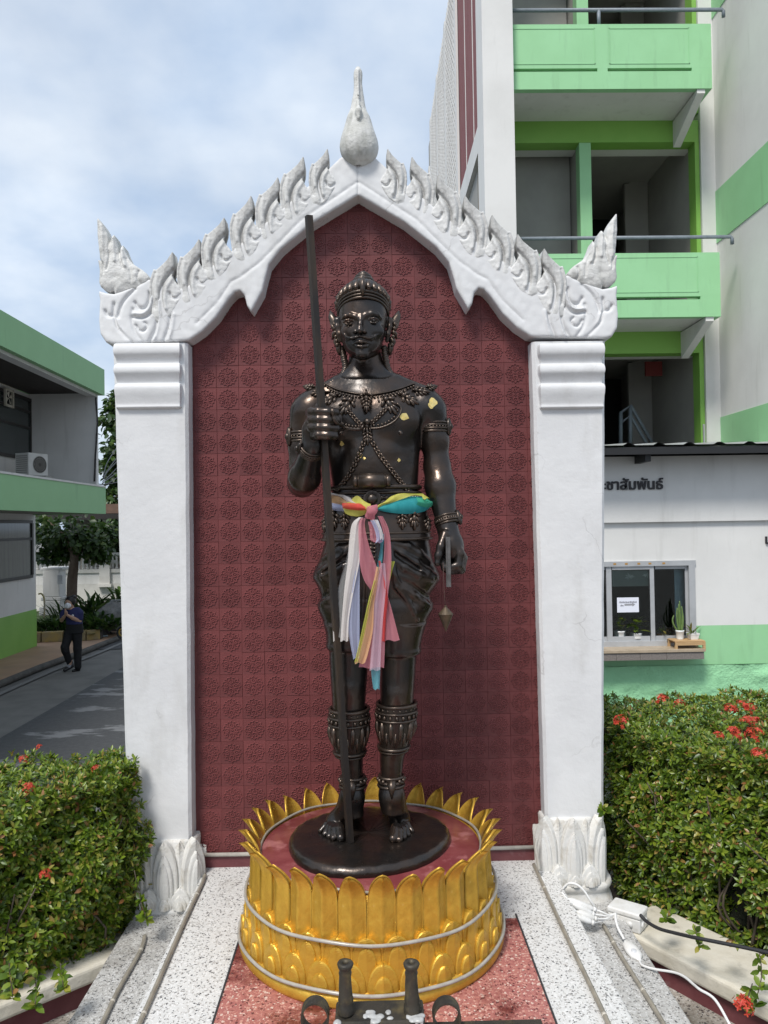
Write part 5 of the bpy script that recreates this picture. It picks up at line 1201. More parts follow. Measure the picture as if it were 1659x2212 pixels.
def hedge(label, poly, z0, z1, seed, n_top, n_side, flowers, front_edges, droop, fs=1.0):
    rs = np.random.RandomState(seed); poly = np.array(poly); c = poly.mean(0)
    t = thing('hedge', label, 'hedge', (c[0], c[1], z0), 'clipped hedges beside the shrine')
    bump = lambda x, y: .012*np.sin(x*7+seed)*np.cos(y*9)+.012*np.sin(x*19+y*13+seed)
    lo, hi = poly.min(0), poly.max(0); q = lo+(hi-lo)*rs.rand(n_top*3, 2); q = q[inpoly(q, poly)][:n_top]
    top = np.column_stack([q, z1+bump(q[:, 0], q[:, 1])-rs.rand(len(q))**1.5*.08]); tn = np.tile([0, -.15, 1.0], (len(top), 1))
    P_, N_ = [top], [tn]
    L_ = [np.linalg.norm(poly[(i+1) % len(poly)]-poly[i]) for i in front_edges]
    for i, L in zip(front_edges, L_):
        a, b = poly[i], poly[(i+1) % len(poly)]; m_ = int(n_side*L/sum(L_)); s = rs.rand(m_)[:, None]; e = (b-a)/L; nn = np.array([e[1], -e[0]])
        if nn@(a-c) < 0: nn = -nn
        zz = z0+(z1-z0)*rs.rand(m_); bul = .05*np.sin(math.pi*np.clip((zz-z0)/(z1-z0), 0, 1))-.02
        dep = rs.rand(m_)**1.4*.11; pos = a+(b-a)*s+nn*((bul+.03*np.sin(zz*14+s[:, 0]*L*11+seed)-dep)[:, None])
        P_.append(np.column_stack([pos, zz])); N_.append(np.tile([nn[0], nn[1], .35], (m_, 1)))
    pts = np.concatenate(P_); nr = np.concatenate(N_)
    keep = np.ones(len(pts), bool)
    gap = vnoise(pts[:, 0], pts[:, 1], pts[:, 2], 9, seed+3); keep &= (gap < .95) | (pts[:, 2] > z1-.12); pts, nr = pts[keep], nr[keep]
    V, F = rosettes(pts, nr, rs); o = link('foliage', mesh_np('foliage', V, F), MT['leaf'], t); o['kind'] = 'stuff'
    # dark twiggy inside
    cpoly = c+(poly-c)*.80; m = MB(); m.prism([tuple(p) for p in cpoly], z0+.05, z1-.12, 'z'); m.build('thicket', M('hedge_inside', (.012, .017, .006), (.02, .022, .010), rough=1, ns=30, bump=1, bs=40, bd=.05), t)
    m = MB()
    for i in range(46):
        k = front_edges[rs.randint(len(front_edges))]; a, b = poly[k], poly[(k+1) % len(poly)]; s = rs.rand(); p = a+(b-a)*s; p = p+(c-p)*.10
        x, y = p; hgt = z0+(z1-z0)*(.4+.5*rs.rand()); m.tube(spline([(x+rs.randn()*.03, y+.03, z0), (x+rs.randn()*.05, y, (z0+hgt)/2), (x+rs.randn()*.09, y-.02*rs.rand(), hgt)], 4), [.006, .0058, .0055, .005, .0045, .004, .0035, .003, .0025], 5)
    w = m.build('stems', MT['twig'], t); w['kind'] = 'stuff'
    for k, (u, v, Y) in enumerate(flowers):
        p = P(u, v, Y); o = bpy.data.objects.new('flower_cluster', FLOW[k % 3]); COL.objects.link(o); o.location = p; s = rs.uniform(.8, 1.25)*fs; o.scale = (s, s, s*.9); o.rotation_euler = (rs.uniform(.2, .8), rs.uniform(-.3, .3), rs.uniform(0, 6)); adopt(o, t)
    if droop:
        Bp = []
        for pts_ in droop:
            sp = spline([P(*q) for q in pts_], 6); MB().tube(sp, .0018, 5).build('trailing_stem', MT['twig'], t)
            for p in sp[2::3]: Bp.append(tuple(p))
            Bp.append(tuple(sp[-1]))
        Bp = np.array(Bp); V, F = rosettes(Bp, np.tile([0, -.6, .3], (len(Bp), 1)), rs, k=5, l0=.026, l1=.042, w=.55); link('trailing_leaves', mesh_np('trailing_leaves', V, F), MT['leaf'], t)['kind'] = 'stuff'
    return t
zl = lambda a, b: (.2976*a, 1563+.2976*b)
zr = lambda a, b: (1097+.3385*a, 1481+.3385*b)
FLL = [(*zl(285, 175), 3.2), (*zl(170, 262), 3.0), (*zl(690, 330), 2.96), (*zl(205, 470), 2.78), (*zl(330, 1100), 2.64)]
FLR = [(*zr(1420, 162), 3.5), (*zr(1500, 140), 3.45), (*zr(1545, 150), 3.4), (*zr(1525, 235), 3.2), (*zr(1575, 228), 3.22), (*zr(1345, 326), 2.98), (*zr(1440, 314), 2.95), (*zr(1575, 314), 2.88), (*zr(720, 234), 3.18), (*zr(985, 100), 3.6), (*zr(1095, 124), 3.6), (*zr(1602, 442), 2.75), (*zr(1500, 2050), 2.28)]
hedge('clipped green hedge with a few small red flowers left of the shrine', [(-.93, 3.07), (-.97, 2.88), (-1.30, 2.60), (-1.75, 2.28), (-3.0, 2.1), (-3.0, 3.28), (-1.08, 3.28)], -.23, .462, 11, 4200, 8200, FLL, [0, 1, 2, 3, 6],
      [[(130, 2080, 2.42), (134, 2110, 2.40), (137, 2132, 2.38)], [(75, 2100, 2.34), (78, 2140, 2.30), (76, 2170, 2.26)], [(20, 2080, 2.28), (22, 2110, 2.26), (28, 2150, 2.24)], [(290, 1880, 2.85), (305, 1950, 2.82), (318, 1985, 2.80)], [(60, 2090, 2.3), (40, 2120, 2.28)], [(298, 1930, 2.85), (312, 1970, 2.83)]], fs=.55)
hedge('tall clipped green hedge with red flower clusters right of the shrine', [(1.07, 3.16), (1.20, 3.00), (1.52, 2.72), (1.85, 2.45), (3.0, 2.3), (3.0, 3.90), (1.05, 3.90)], -.22, .515, 23, 4600, 9500, FLR, [0, 1, 2, 3, 6],
      [[(1500, 2000, 2.62), (1512, 2040, 2.58)], [(1575, 2010, 2.56), (1590, 2035, 2.54)], [(1300, 1740, 3.0), (1306, 1752, 2.99)], [(1640, 2050, 2.5), (1645, 2110, 2.45), (1630, 2170, 2.38)], [(1625, 2125, 2.4), (1610, 2170, 2.3)], [(1450, 1960, 2.75), (1440, 1985, 2.73)]], fs=.85)

# ================================================================ rope lights and wiring on the platform
def rope_run(px, label, mt='rope_old', r=.0075, clips=2):
    p3 = [PZ(u, v, z) for u, v, z in px]; sp = spline(p3, 14)
    sp = [p+Vector((.0012*math.sin(i*.21), 0, 0)) for i, p in enumerate(sp)]
    t = thing('rope_light', label, 'rope light', sp[len(sp)//2], 'rope lights laid on the steps')
    m = MB(); m.tube(sp, r, 8); m.build('tube', MT[mt], t)
    for k in range(clips):
        p = sp[int((k+.7)*len(sp)/(clips+.4)) % len(sp)]; m = MB(); m.tube([p+Vector((0, -.006, 0)), p+Vector((0, .006, 0))], r*1.12, 8); m.build('clip', MT['clip'], t)
    return t
rope_run([(443, 1890, .009), (430, 1922, .009), (380, 2032, .009), (300, 2212, .009), (270, 2278, .009)], 'yellowed rope light along the left edge of the upper platform')
rope_run([(1153, 1868, .009), (1170, 1905, .009), (1240, 2055, .009), (1314, 2212, .009), (1350, 2290, .009)], 'yellowed rope light along the right edge of the upper platform')
rope_run([(313, 2022, -.111), (300, 2060, -.111), (250, 2150, -.111), (206, 2240, -.111)], 'rope light lying on the lower step at left')
rope_run([(1304, 1999, -.111), (1330, 2045, -.111), (1380, 2125, -.111), (1450, 2240, -.111)], 'rope light lying on the lower step at right')
m = MB(); m.tube([(wl+.03, YW-.016, .054), (X0, YW-.016, .052), (wr-.03, YW-.016, .055)], .0085, 8)
tag(m.build('rope_light', MT['rope']), 'pale rope light along the foot of the tiled wall', 'rope light', 'rope lights laid on the steps')
MT['white_plastic'] = M('white_plastic', (.72, .72, .71), (.62, .61, .58), rough=.4, ns=20, c3=(.30, .28, .24), s3=18, lo3=.62, hi3=.8, a3=.6)
MT['white_cable'] = M('white_cable', (.70, .70, .69), rough=.4)
MT['grey_plastic'] = M('grey_plastic', (.55, .56, .58), (.48, .49, .5), rough=.4, ns=30)
MT['black_cable'] = M('black_cable', (.02, .02, .022), rough=.5)
za = lambda a, b: (1234.2+.1653*a, 1837.6+.1653*b)           # close-up of the junction box
jb_c = P(*za(770, 880), 2.93)
jb = thing('junction_box', 'white plastic junction box sitting on the planter wall by the hedge', 'junction box', (jb_c.x, jb_c.y, -.157))
jr = R(-38); cj, sj = math.cos(jr), math.sin(jr)
def jx(x, y, z): return (jb_c.x+x*cj-y*sj, jb_c.y+.03+x*sj+y*cj, -.157+z)
def jbox(nm, a, b, mt, bev):
    m = MB(); m.hexa([jx(x, y, z) for z in (a[2], b[2]) for x, y in ((a[0], a[1]), (b[0], a[1]), (b[0], b[1]), (a[0], b[1]))]); return m.build(nm, mt, jb, bev, 3)
jbox('case', (-.062, -.043, 0), (.062, .043, .052), MT['white_plastic'], .006); jbox('lid', (-.065, -.046, .053), (.065, .046, .074), MT['white_plastic'], .007)
for x in (-.032, .022): MB().tube([jx(x, -.042, .027), jx(x, -.047, .027)], .013, 16).build('knockout', MT['white_plastic'], jb)
for x in (-.015, .02): MB().tube([jx(.061, x, .027), jx(.066, x, .027)], .012, 16).build('knockout', MT['white_plastic'], jb); m = MB(); m.tube([jx(-.032, -.046, .027), jx(-.034, -.062, .026)], .009, 10); m.build('gland', MT['grey_plastic'], jb)
def zp(a, b, Y): return P(*za(a, b), Y)
jfront = zp(575, 820, 2.855)
tag(MB().tube(spline([zp(900, 840, 2.83), zp(990, 930, 2.80), zp(1150, 1020, 2.74), zp(1350, 1075, 2.66), zp(1560, 1125, 2.60), zp(1659, 1145, 2.57), P(1659, 2058, 2.42), P(1760, 2090, 2.3)], 6), .0062, 8).build('black_cable', MT['black_cable']), 'black power cable running from the junction box along the planter cap', 'cable')
conn = []
for i, (a0, b0, a1, b1) in enumerate([(-60, 630, 300, 765), (0, 690, 290, 825), (50, 790, 325, 890), (-20, 830, 285, 940)]):
    Y = 2.86-.012*i
    t = thing('cable_connector', ['uppermost', 'second', 'third', 'lowest'][i]+' white cable connector in the bundle by the right column base', 'connector', zp(a0, b0, Y), 'white connectors on the lighting cables')
    A, B_ = zp(a0+40, b0+16, Y), zp(a1-40, b1-14, Y); d = (B_-A); m = MB(); m.tube([A-d*.12, A, A+d*.08, A+d*.5, A+d*.92, B_, B_+d*.10], [.004, .0075, .0105, .0115, .0105, .0085, .0075], 10); m.build('plug', MT['white_plastic'], t)
    m = MB(); m.tube([B_+d*.08, B_+d*.22], .0088, 10); m.build('collar', MT['white_plastic'], t)
    m = MB(); m.tube(spline([B_+d*.2, zp(a1+110, b1+40-20*i, 2.85), zp(500, 845+i*8, 2.85), jfront], 6), .0034, 6); m.build('lead', MT['white_cable'], t)
    st_p = P(1163+i*2, 1893, 3.02); m = MB(); m.tube(spline([A-d*.1, zp(-140, 560+i*30, 2.88), P(1212+i*2, 1985+i*3, 2.9), P(1185+i*3, 1930+i*4, 2.97), st_p], 6), .0036, 6); m.build('cord', MT['white_cable'], t)
cable('white_cord', [P(1160, 1812, 3.06), P(1157, 1830, 3.05), P(1160, 1850, 3.04), P(1165, 1880, 3.03)], .007, MT['rope'], label='clear cord rising beside the right column base', cat='cable')
cable('white_cord', [P(1175, 1925, 2.98), P(1190, 1950, 2.95), zp(-90, 470, 2.93), zp(-10, 425, 2.92), zp(90, 455, 2.91), zp(180, 545, 2.9), zp(245, 650, 2.89), zp(300, 730, 2.89)], .0045, MT['white_cable'], label='white cord looping over the connectors at the right column base', cat='cable')
cable('switch_cord', [jfront, zp(580, 900, 2.83), zp(610, 1010, 2.80), zp(690, 1160, 2.76)], .005, MT['white_cable'], label='white cord hanging down from the junction box to the inline switch', cat='cable')
sw = thing('inline_switch', 'oval white inline switch on the cord below the junction box', 'switch', zp(800, 1300, 2.70))
A, B_ = zp(715, 1190, 2.745), zp(885, 1420, 2.66); d = B_-A; m = MB(); m.tube([A-d*.08, A, A+d*.15, A+d*.5, A+d*.85, B_, B_+d*.1], [.004, .009, .022, .027, .022, .009, .005], 14, flat=.55); m.build('case', MT['white_plastic'], sw)
m = MB(); m.tube([A+d*.3-Vector((0, .014, -.006)), A+d*.5-Vector((0, .017, -.006)), A+d*.66-Vector((0, .014, -.006))], [.008, .013, .008], 12, flat=.5); m.build('button', MT['grey_plastic'], sw)
cable('rope_feed', [zp(885, 1430, 2.66), zp(930, 1500, 2.62), zp(1100, 1550, 2.58), zp(1340, 1590, 2.53), zp(1480, 1650, 2.48), zp(1600, 1750, 2.42), zp(1680, 1815, 2.38), P(1545, 2160, 2.33), P(1580, 2220, 2.25)], .0042, MT['white_cable'], label='white feed cable crossing the maroon planter wall at right', cat='cable')

# ================================================================ candle stand in the foreground
MT['old_brass'] = M('blackened_brass', (.060, .052, .040), (.16, .125, .06), rough=.55, metal=.5, ns=35, lo=.5, hi=.75, bump=.3, bs=120, bd=.003, c3=(.02, .02, .02), s3=20, lo3=.5, hi3=.7, a3=.7)
MT['wax'] = M('candle_wax', (.46, .46, .45), (.34, .34, .33), rough=.35, ns=40)
cs_ = thing('candle_stand', 'blackened metal candle stand with two sockets and scroll loops', 'candle stand', (P(817, 2200, 1.30).x, 1.33, 0))
CY = 1.30
def cz3(u, v, dy=0): return P(u, v, CY+dy)
a, b = cz3(722, 2165), cz3(918, 2165); zt_, zb_ = cz3(818, 2184, .03).z, cz3(818, 2245).z
boxo('block', (a.x, CY, zb_-.02), (b.x, CY+.062, zt_), MT['old_brass'], cs_, .004)
for i, u in enumerate((746, 889)):
    t0 = cz3(u+1, 2186, .025); t1 = cz3(u, 2078, .025); h = t1.z-t0.z
    so = MB(); so.lathe([(.0145, 0), (.0148, .012), (.0122, .016), (.0135, .022), (.0118, .028), (.0110, h*.55), (.0102, h*.72), (.0112, h*.78), (.0098, h*.84), (.0128, h*.90), (.0142, h*.96), (.0122, h), (.006, h), (.005, h*.92)], (t0.x, t0.y, t0.z), 18, rib=lambda a_, z: 1+.04*math.sin(3*a_+z*90), cap=False); so.build('socket', MT['old_brass'], cs_)
for sg, u in ((-1, 680), (1, 965)):
    c0 = cz3(u, 2178, .03); m = MB(); pts = []
    for k in range(27):
        a_ = R(-70+k*14); rr = .0225-.0001*k; pts.append((c0.x+sg*rr*math.cos(a_)*-1, CY+.03, c0.z-.012+rr*1.15*math.sin(a_)))
    vs = []; n_ = len(pts)
    for p in pts:
        dx, dz = p[0]-c0.x, p[2]-c0.z+.012; L = math.hypot(dx, dz); vs += [(p[0], p[1]-.012, p[2]), (p[0], p[1]+.012, p[2]), (p[0]+dx/L*.003, p[1]+.012, p[2]+dz/L*.003), (p[0]+dx/L*.003, p[1]-.012, p[2]+dz/L*.003)]
    m.add(vs, [(4*k+j, 4*k+(j+1) % 4, 4*k+4+(j+1) % 4, 4*k+4+j) for k in range(n_-1) for j in range(4)]); m.build('scroll', MT['old_brass'], cs_)
zr_ = cz3(1060, 2203).z-.016; boxo('rail', (b.x-.01, CY+.02, zr_-.032), (cz3(1180, 2200).x, CY+.042, zr_-.012), MT['old_brass'], cs_)
boxo('post', (-.02, CY+.02, 0), (.0, CY+.042, zb_-.02), MT['old_brass'], cs_); boxo('post', (cz3(1170, 2200).x, CY+.02, 0), (cz3(1180, 2200).x, CY+.042, zr_-.032), MT['old_brass'], cs_)
rs = np.random.RandomState(4)
S = SDF(ar(a.x-.02, b.x+.02, .0022), ar(CY-.02, CY+.07, .0022), ar(zt_-.055, zt_+.02, .0022))
for u0, u1, k in ((785, 822, 10), (838, 843, 2), (876, 884, 3), (890, 915, 6), (726, 730, 2)):
    for i in range(k):
        u = rs.uniform(u0, u1); p = cz3(u, 2160, .0); S.ell((p.x, CY+rs.uniform(-.001, .028), zt_+.0005), (rs.uniform(.004, .008), rs.uniform(.004, .008), rs.uniform(.0015, .003)), k=.003)
for u, L in ((728, .024), (803, .010), (900, .014), (911, .022)):
    p = cz3(u, 2165); S.chain([(p.x, CY+.004, zt_+.001), (p.x-.001, CY-.002, zt_-.008), (p.x-.002, CY-.0025, zt_-L)], [.0032, .0026, .0018], k=.003)
S.build('wax', MT['wax'], cs_)['kind'] = 'stuff'

# ================================================================ building materials
MT['mint'] = M('mint_paint', (.285, .570, .295), (.31, .61, .325), rough=.55, ns=1.5, c3=(.17, .33, .17), s3=7, lo3=.54, hi3=.80, st3=(1, 1, .14), a3=.42, bump=.1, bs=60)
MT['lime'] = M('lime_paint', (.200, .420, .075), (.23, .46, .09), rough=.55, ns=1.5)
MT['green_rough'] = M('rough_green_render', (.29, .60, .33), (.32, .64, .36), rough=.8, ns=3, bump=.6, bs=24, bd=.03, bdet=3)
MT['bwhite'] = M('white_wall_paint', (.70, .695, .675), (.64, .635, .615), rough=.7, ns=1.2, c3=(.36, .35, .32), s3=6, lo3=.56, hi3=.84, st3=(1, 1, .12), a3=.42, bump=.1, bs=50)
MT['bwhite_old'] = M('stained_white_paint', (.72, .715, .70), (.62, .61, .59), rough=.75, ns=3, st=(1, 1, .15), c3=(.25, .24, .22), s3=6, lo3=.58, hi3=.78, st3=(2, 2, .12), a3=.6)
MT['greywall'] = M('grey_wall', (.34, .335, .31), (.30, .295, .275), rough=.8, ns=1.5)
MT['burg'] = M('burgundy_panel', (.165, .050, .055), (.20, .072, .075), rough=.6, ns=8, st=(1, 3, .3))
MT['alu'] = M('aluminium_frame', (.46, .47, .48), (.40, .41, .42), rough=.42, metal=.25, ns=6)
MT['darkalu'] = M('dark_bronze_frame', (.025, .022, .02), rough=.45)
MT['pipe'] = M('grey_blue_pipe', (.20, .235, .27), (.16, .19, .22), rough=.5, ns=20)
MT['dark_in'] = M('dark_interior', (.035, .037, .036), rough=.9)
MT['dark_steel'] = M('black_steel', (.012, .012, .013), rough=.55)
MT['zinc'] = M('zinc_sheet', (.42, .43, .43), (.34, .34, .33), rough=.5, metal=.3, ns=3)
MT['granite'] = M('granite_tile', (.22, .195, .175), (.15, .13, .12), rough=.55, ns=70, nd=3, lo=.4, hi=.6)
MT['stone_sill'] = M('tan_stone', (.42, .34, .245), (.34, .27, .19), rough=.45, ns=12)
MT['wood'] = M('pine_wood', (.50, .33, .165), (.42, .26, .12), rough=.6, ns=9, st=(1, 8, 8))
MT['ceramic'] = M('white_ceramic', (.74, .75, .74), rough=.25)
MT['paper'] = M('white_paper', (.74, .76, .84), rough=.8)
MT['letter'] = M('black_lettering', (.018, .016, .02), rough=.5)
MT['greyletter'] = M('grey_print', (.22, .22, .25), rough=.8)
MT['sheet'] = M('pale_blue_curtain', (.36, .48, .58), (.30, .42, .53), rough=.8, ns=12)
MT['frost'] = M('frosted_film', (.20, .235, .23), (.24, .27, .265), rough=.6, ns=5)
MT['skinp'] = M('skin', (.42, .25, .17), (.46, .28, .20), rough=.55, ns=30)
def glass_mat(name, tint, refl=.10, dark=0.0):
    m = bpy.data.materials.new(name); m.use_nodes = True; t = m.node_tree; t.nodes.clear(); N = t.nodes.new; L = t.links.new
    o = N('ShaderNodeOutputMaterial'); tp = N('ShaderNodeBsdfTransparent'); tp.inputs[0].default_value = (*tint, 1); gl = N('ShaderNodeBsdfGlossy'); gl.inputs['Roughness'].default_value = .02; fr = N('ShaderNodeFresnel'); fr.inputs[0].default_value = 1.52
    mx_ = N('ShaderNodeMixShader'); L(fr.outputs[0], mx_.inputs[0]); L(tp.outputs[0], mx_.inputs[1]); L(gl.outputs[0], mx_.inputs[2]); L(mx_.outputs[0], o.inputs[0]); return m
MT['glass'] = glass_mat('window_glass', (.86, .90, .88)); MT['glass_dark'] = glass_mat('tinted_glass', (.34, .38, .37))

# ================================================================ office in front of the tall block (right)
OY = 9.8
PB_CU = 1450
off = thing('office', 'single storey white and green office with sliding window behind the right hedge', 'building', (P(1480, 1400, OY).x, OY, ROAD_Z))
uL, uR = 1040, 1990
zf = lambda v, u=1450, Y=OY: P(u, v, Y).z
pbox('upper_wall', uL, 985, uR, 1127, OY-.05, .35, MT['bwhite'], off)
pbox('wall', 1500, 1127, uR, 1352.5, OY, .3, MT['bwhite'], off); pbox('lintel', 1170, 1126.5, 1506, 1213, OY+.0015, .29, MT['bwhite'], off); pbox('wall', uL, 1127, 1180, 1405, OY, .3, MT['bwhite'], off)
pbox('painted_dado', 1500, 1352.5, uR, 1437, OY, .3, MT['mint'], off); pbox('painted_dado', uL, 1404, 1506, 1437.5, OY+.0015, .29, MT['mint'], off)
xa, xb = P(uL, 1450, OY).x, P(uR, 1450, OY).x
m = MB(); nx, nz = 130, 34; zt, zb = zf(1437), zf(1700); rs = np.random.RandomState(3); vs = []
for j in range(nz+1):
    for i in range(nx+1):
        x = xa+(xb-xa)*i/nx; z = zb+(zt-zb)*j/nz; vs.append((x, OY-.012-.022*abs(vnoise(np.array(x), 0, np.array(z), 13, 5))-.012*rs.rand(), z))
m.add(vs, [(j*(nx+1)+i, j*(nx+1)+i+1, (j+1)*(nx+1)+i+1, (j+1)*(nx+1)+i) for j in range(nz) for i in range(nx)], True); m.build('rough_render', MT['green_rough'], off)
boxo('wall_base', (xa, OY+.0, ROAD_Z), (xb, OY+.3, zf(1440)), MT['mint'], off)
# canopy
cy0 = 9.28; zc = P(1480, 958, cy0).z; zc0 = P(1480, 962, cy0).z
m = MB(); vs = []; prof = []
x = xa
while x < xb:
    prof += [(x, 0), (x+.22, 0), (x+.27, .028), (x+.32, .028), (x+.37, 0)]; x += .37
for yy, dz in ((cy0, 0), (11.05, .14)):
    vs += [(px_, yy, zc-.012+dz+h) for px_, h in prof]
n = len(prof); m.add(vs, [(i, i+1, n+i+1, n+i) for i in range(n-1)]); m.build('roof_sheet', MT['zinc'], off)
boxo('fascia', (xa, cy0+.02, zc0-.10), (xb, cy0+.06, zc0-.012), MT['dark_steel'], off)
boxo('soffit', (xa, cy0+.06, zc0-.055), (xb, 11.0, zc0-.03), MT['dark_steel'], off)
for u in (1400, 1730): pbox('bracket', u-6, 965, u+6, 996, cy0+.08, .4, MT['dark_steel'], off)
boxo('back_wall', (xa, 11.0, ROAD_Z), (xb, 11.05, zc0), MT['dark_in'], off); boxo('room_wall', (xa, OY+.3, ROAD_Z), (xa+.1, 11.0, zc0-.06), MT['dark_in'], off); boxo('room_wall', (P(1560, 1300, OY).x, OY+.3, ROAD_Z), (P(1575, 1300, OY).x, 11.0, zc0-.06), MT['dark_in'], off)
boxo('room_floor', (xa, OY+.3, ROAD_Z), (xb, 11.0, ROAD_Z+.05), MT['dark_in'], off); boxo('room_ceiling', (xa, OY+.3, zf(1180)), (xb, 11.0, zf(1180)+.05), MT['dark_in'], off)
# sliding window
win = pbox('window', 1180, 1211, 1503, 1222, OY-.02, .10, MT['alu'], off)
def wpart(nm, u0, v0, u1, v1, dy, dep, mt): return pbox(nm, u0, v0, u1, v1, OY+dy, dep, mt, win)
wpart('frame', 1490, 1222, 1503, 1398, -.02, .10, MT['alu']); wpart('frame', 1180, 1384, 1490, 1398, -.02, .10, MT['alu']); wpart('frame', 1180, 1222, 1192, 1384, -.02, .10, MT['alu'])
for u0, u1, dy in ((1311, 1414, .0), (1404, 1490, .03), (1195, 1321, .03)):
    wpart('sash', u0, 1222, u0+(11 if u0 < 1400 else 8), 1384, dy, .03, MT['alu']); wpart('sash', u1-9, 1222, u1, 1384, dy, .03, MT['alu']); wpart('sash', u0+11, 1222, u1-9, 1229, dy+.001, .028, MT['alu']); wpart('sash', u0+11, 1373, u1-9, 1384, dy+.001, .028, MT['alu'])
    wpart('pane', u0+8, 1226, u1-7, 1378, dy+.012, .006, MT['glass'])
for i, u in enumerate((1325, 1350, 1377, 1401, 1431, )): wpart('tape', u, 1214.5, u+6, 1218.5, -.0225, .003, M('brown_tape', (.40, .22, .06), rough=.6) if i == 0 else bpy.data.materials['brown_tape'])
pbox('frosted_film', 1322, 1228, 1406, 1265, OY+.05, .004, MT['frost'], off)
# little white sprays on the film
m = MB()
for cu, cv, sc, fl in ((1358, 1246, 1, 1), (1398, 1243, .8, -1)):
    for a, L in ((200, 10), (150, 9), (100, 10), (60, 8), (20, 12), (250, 8), (330, 9), (0, 14)):
        p = P(cu, cv, OY+.046); q = P(cu+fl*L*sc*math.cos(R(a)), cv-L*sc*math.sin(R(a)), OY+.046); mid = (p+q)/2; d = (q-p); s = Vector((-d.z, 0, d.x))*.14; m.add([p, mid+s, q, mid-s], [(0, 1, 2, 3)])
o = m.build('film_pattern', M('film_white', (.45, .50, .49), rough=.7), off); o['kind'] = 'stuff'
pbox('curtain', 1458, 1229, 1484, 1380, OY+.16, .01, MT['sheet'], off)
# stone sill
pbox('sill', 1180, 1403, 1524, 1409.5, OY-.30, .36, MT['stone_sill'], off, .004)
for i, (u0, u1) in enumerate(((1180, 1262), (1263, 1331), (1331.7, 1382.5), (1383.2, 1440), (1440.7, 1521))): pbox('sill_tile', u0, 1410, u1, 1425, OY-.285, .285, MT['granite'], off)

# lettering (blends of the built-in fonts)
def text_mesh(name, body, mat, width_m=None, h=None, extrude=.012, parent=None, bold=0.0):
    cu = bpy.data.curves.new(name, 'FONT'); cu.body = body; cu.extrude = extrude; cu.offset = bold; cu.resolution_u = 3
    o = bpy.data.objects.new(name, cu); COL.objects.link(o); dg = bpy.context.evaluated_depsgraph_get(); me = bpy.data.meshes.new_from_object(o.evaluated_get(dg)); bpy.data.objects.remove(o); bpy.data.curves.remove(cu)
    n = len(me.vertices)
    if n == 0: return None, None
    co = np.empty(n*3, dtype=np.float32); me.vertices.foreach_get('co', co); return me, co.reshape(-1, 3)
def place_text(name, body, mat, parent, u_l, v_base, u_r, Y, tail=None, extrude=.012, bold=.0):
    """stand text on a wall facing -y; its part 'tail' (end of the word) spans u_l..u_r"""
    me, co = text_mesh(name, body, mat, extrude=extrude, bold=bold)
    if me is None: return
    x1 = co[:, 0].max(); x0 = co[:, 0].min()
    if tail and tail != body:
        m2, c2 = text_mesh('t', tail, mat); x0 = x1-(c2[:, 0].max()-c2[:, 0].min()); bpy.data.meshes.remove(m2)
    A, B_ = P(u_l, v_base, Y), P(u_r, v_base, Y); s = (B_.x-A.x)/(x1-x0); zz = P((u_l+u_r)/2, v_base, Y).z
    out = np.column_stack([A.x+(co[:, 0]-x0)*s, Y-.001-(co[:, 2]-co[:, 2].min())*(1.0 if s > .05 else 1), zz+co[:, 1]*s]); me.vertices.foreach_set('co', out.astype(np.float32).ravel()); me.update()
    return link(name, me, mat, parent)
place_text('lettering', 'ประชาสัมพันธ์', MT['letter'], off, 1311, 1057, 1432, OY-.05, tail='ชาสัมพันธ์', extrude=.012, bold=.022)
place_text('lettering', 'เปิด', MT['letter'], off, 1652.5, 1174, 1690, OY, extrude=.012, bold=.02)
notice = thing('notice', 'white paper notice with a grey arrow taped inside the window', 'notice', P(1357, 1320, OY))
pbox('sheet', 1333, 1289, 1380, 1321, OY-.006, .002, MT['paper'], notice)
place_text('lettering', 'ติดต่อประชาสัมพันธ์', MT['greyletter'], notice, 1338, 1302, 1375, OY-.0075, extrude=.001, bold=.01); place_text('lettering', 'เลื่อน', MT['greyletter'], notice, 1340, 1309, 1347, OY-.0075, extrude=.001, bold=.01)
m = MB(); ar_ = [(1349, 1304.5), (1366, 1304), (1366, 1301.8), (1372, 1305.8), (1366.3, 1310), (1366.2, 1307.8), (1349, 1308.4)]; m.add([P(u, v, OY-.0075) for u, v in ar_], [tuple(range(6, -1, -1))]); m.build('arrow', M('grey_arrow', (.30, .30, .32), rough=.8), notice)

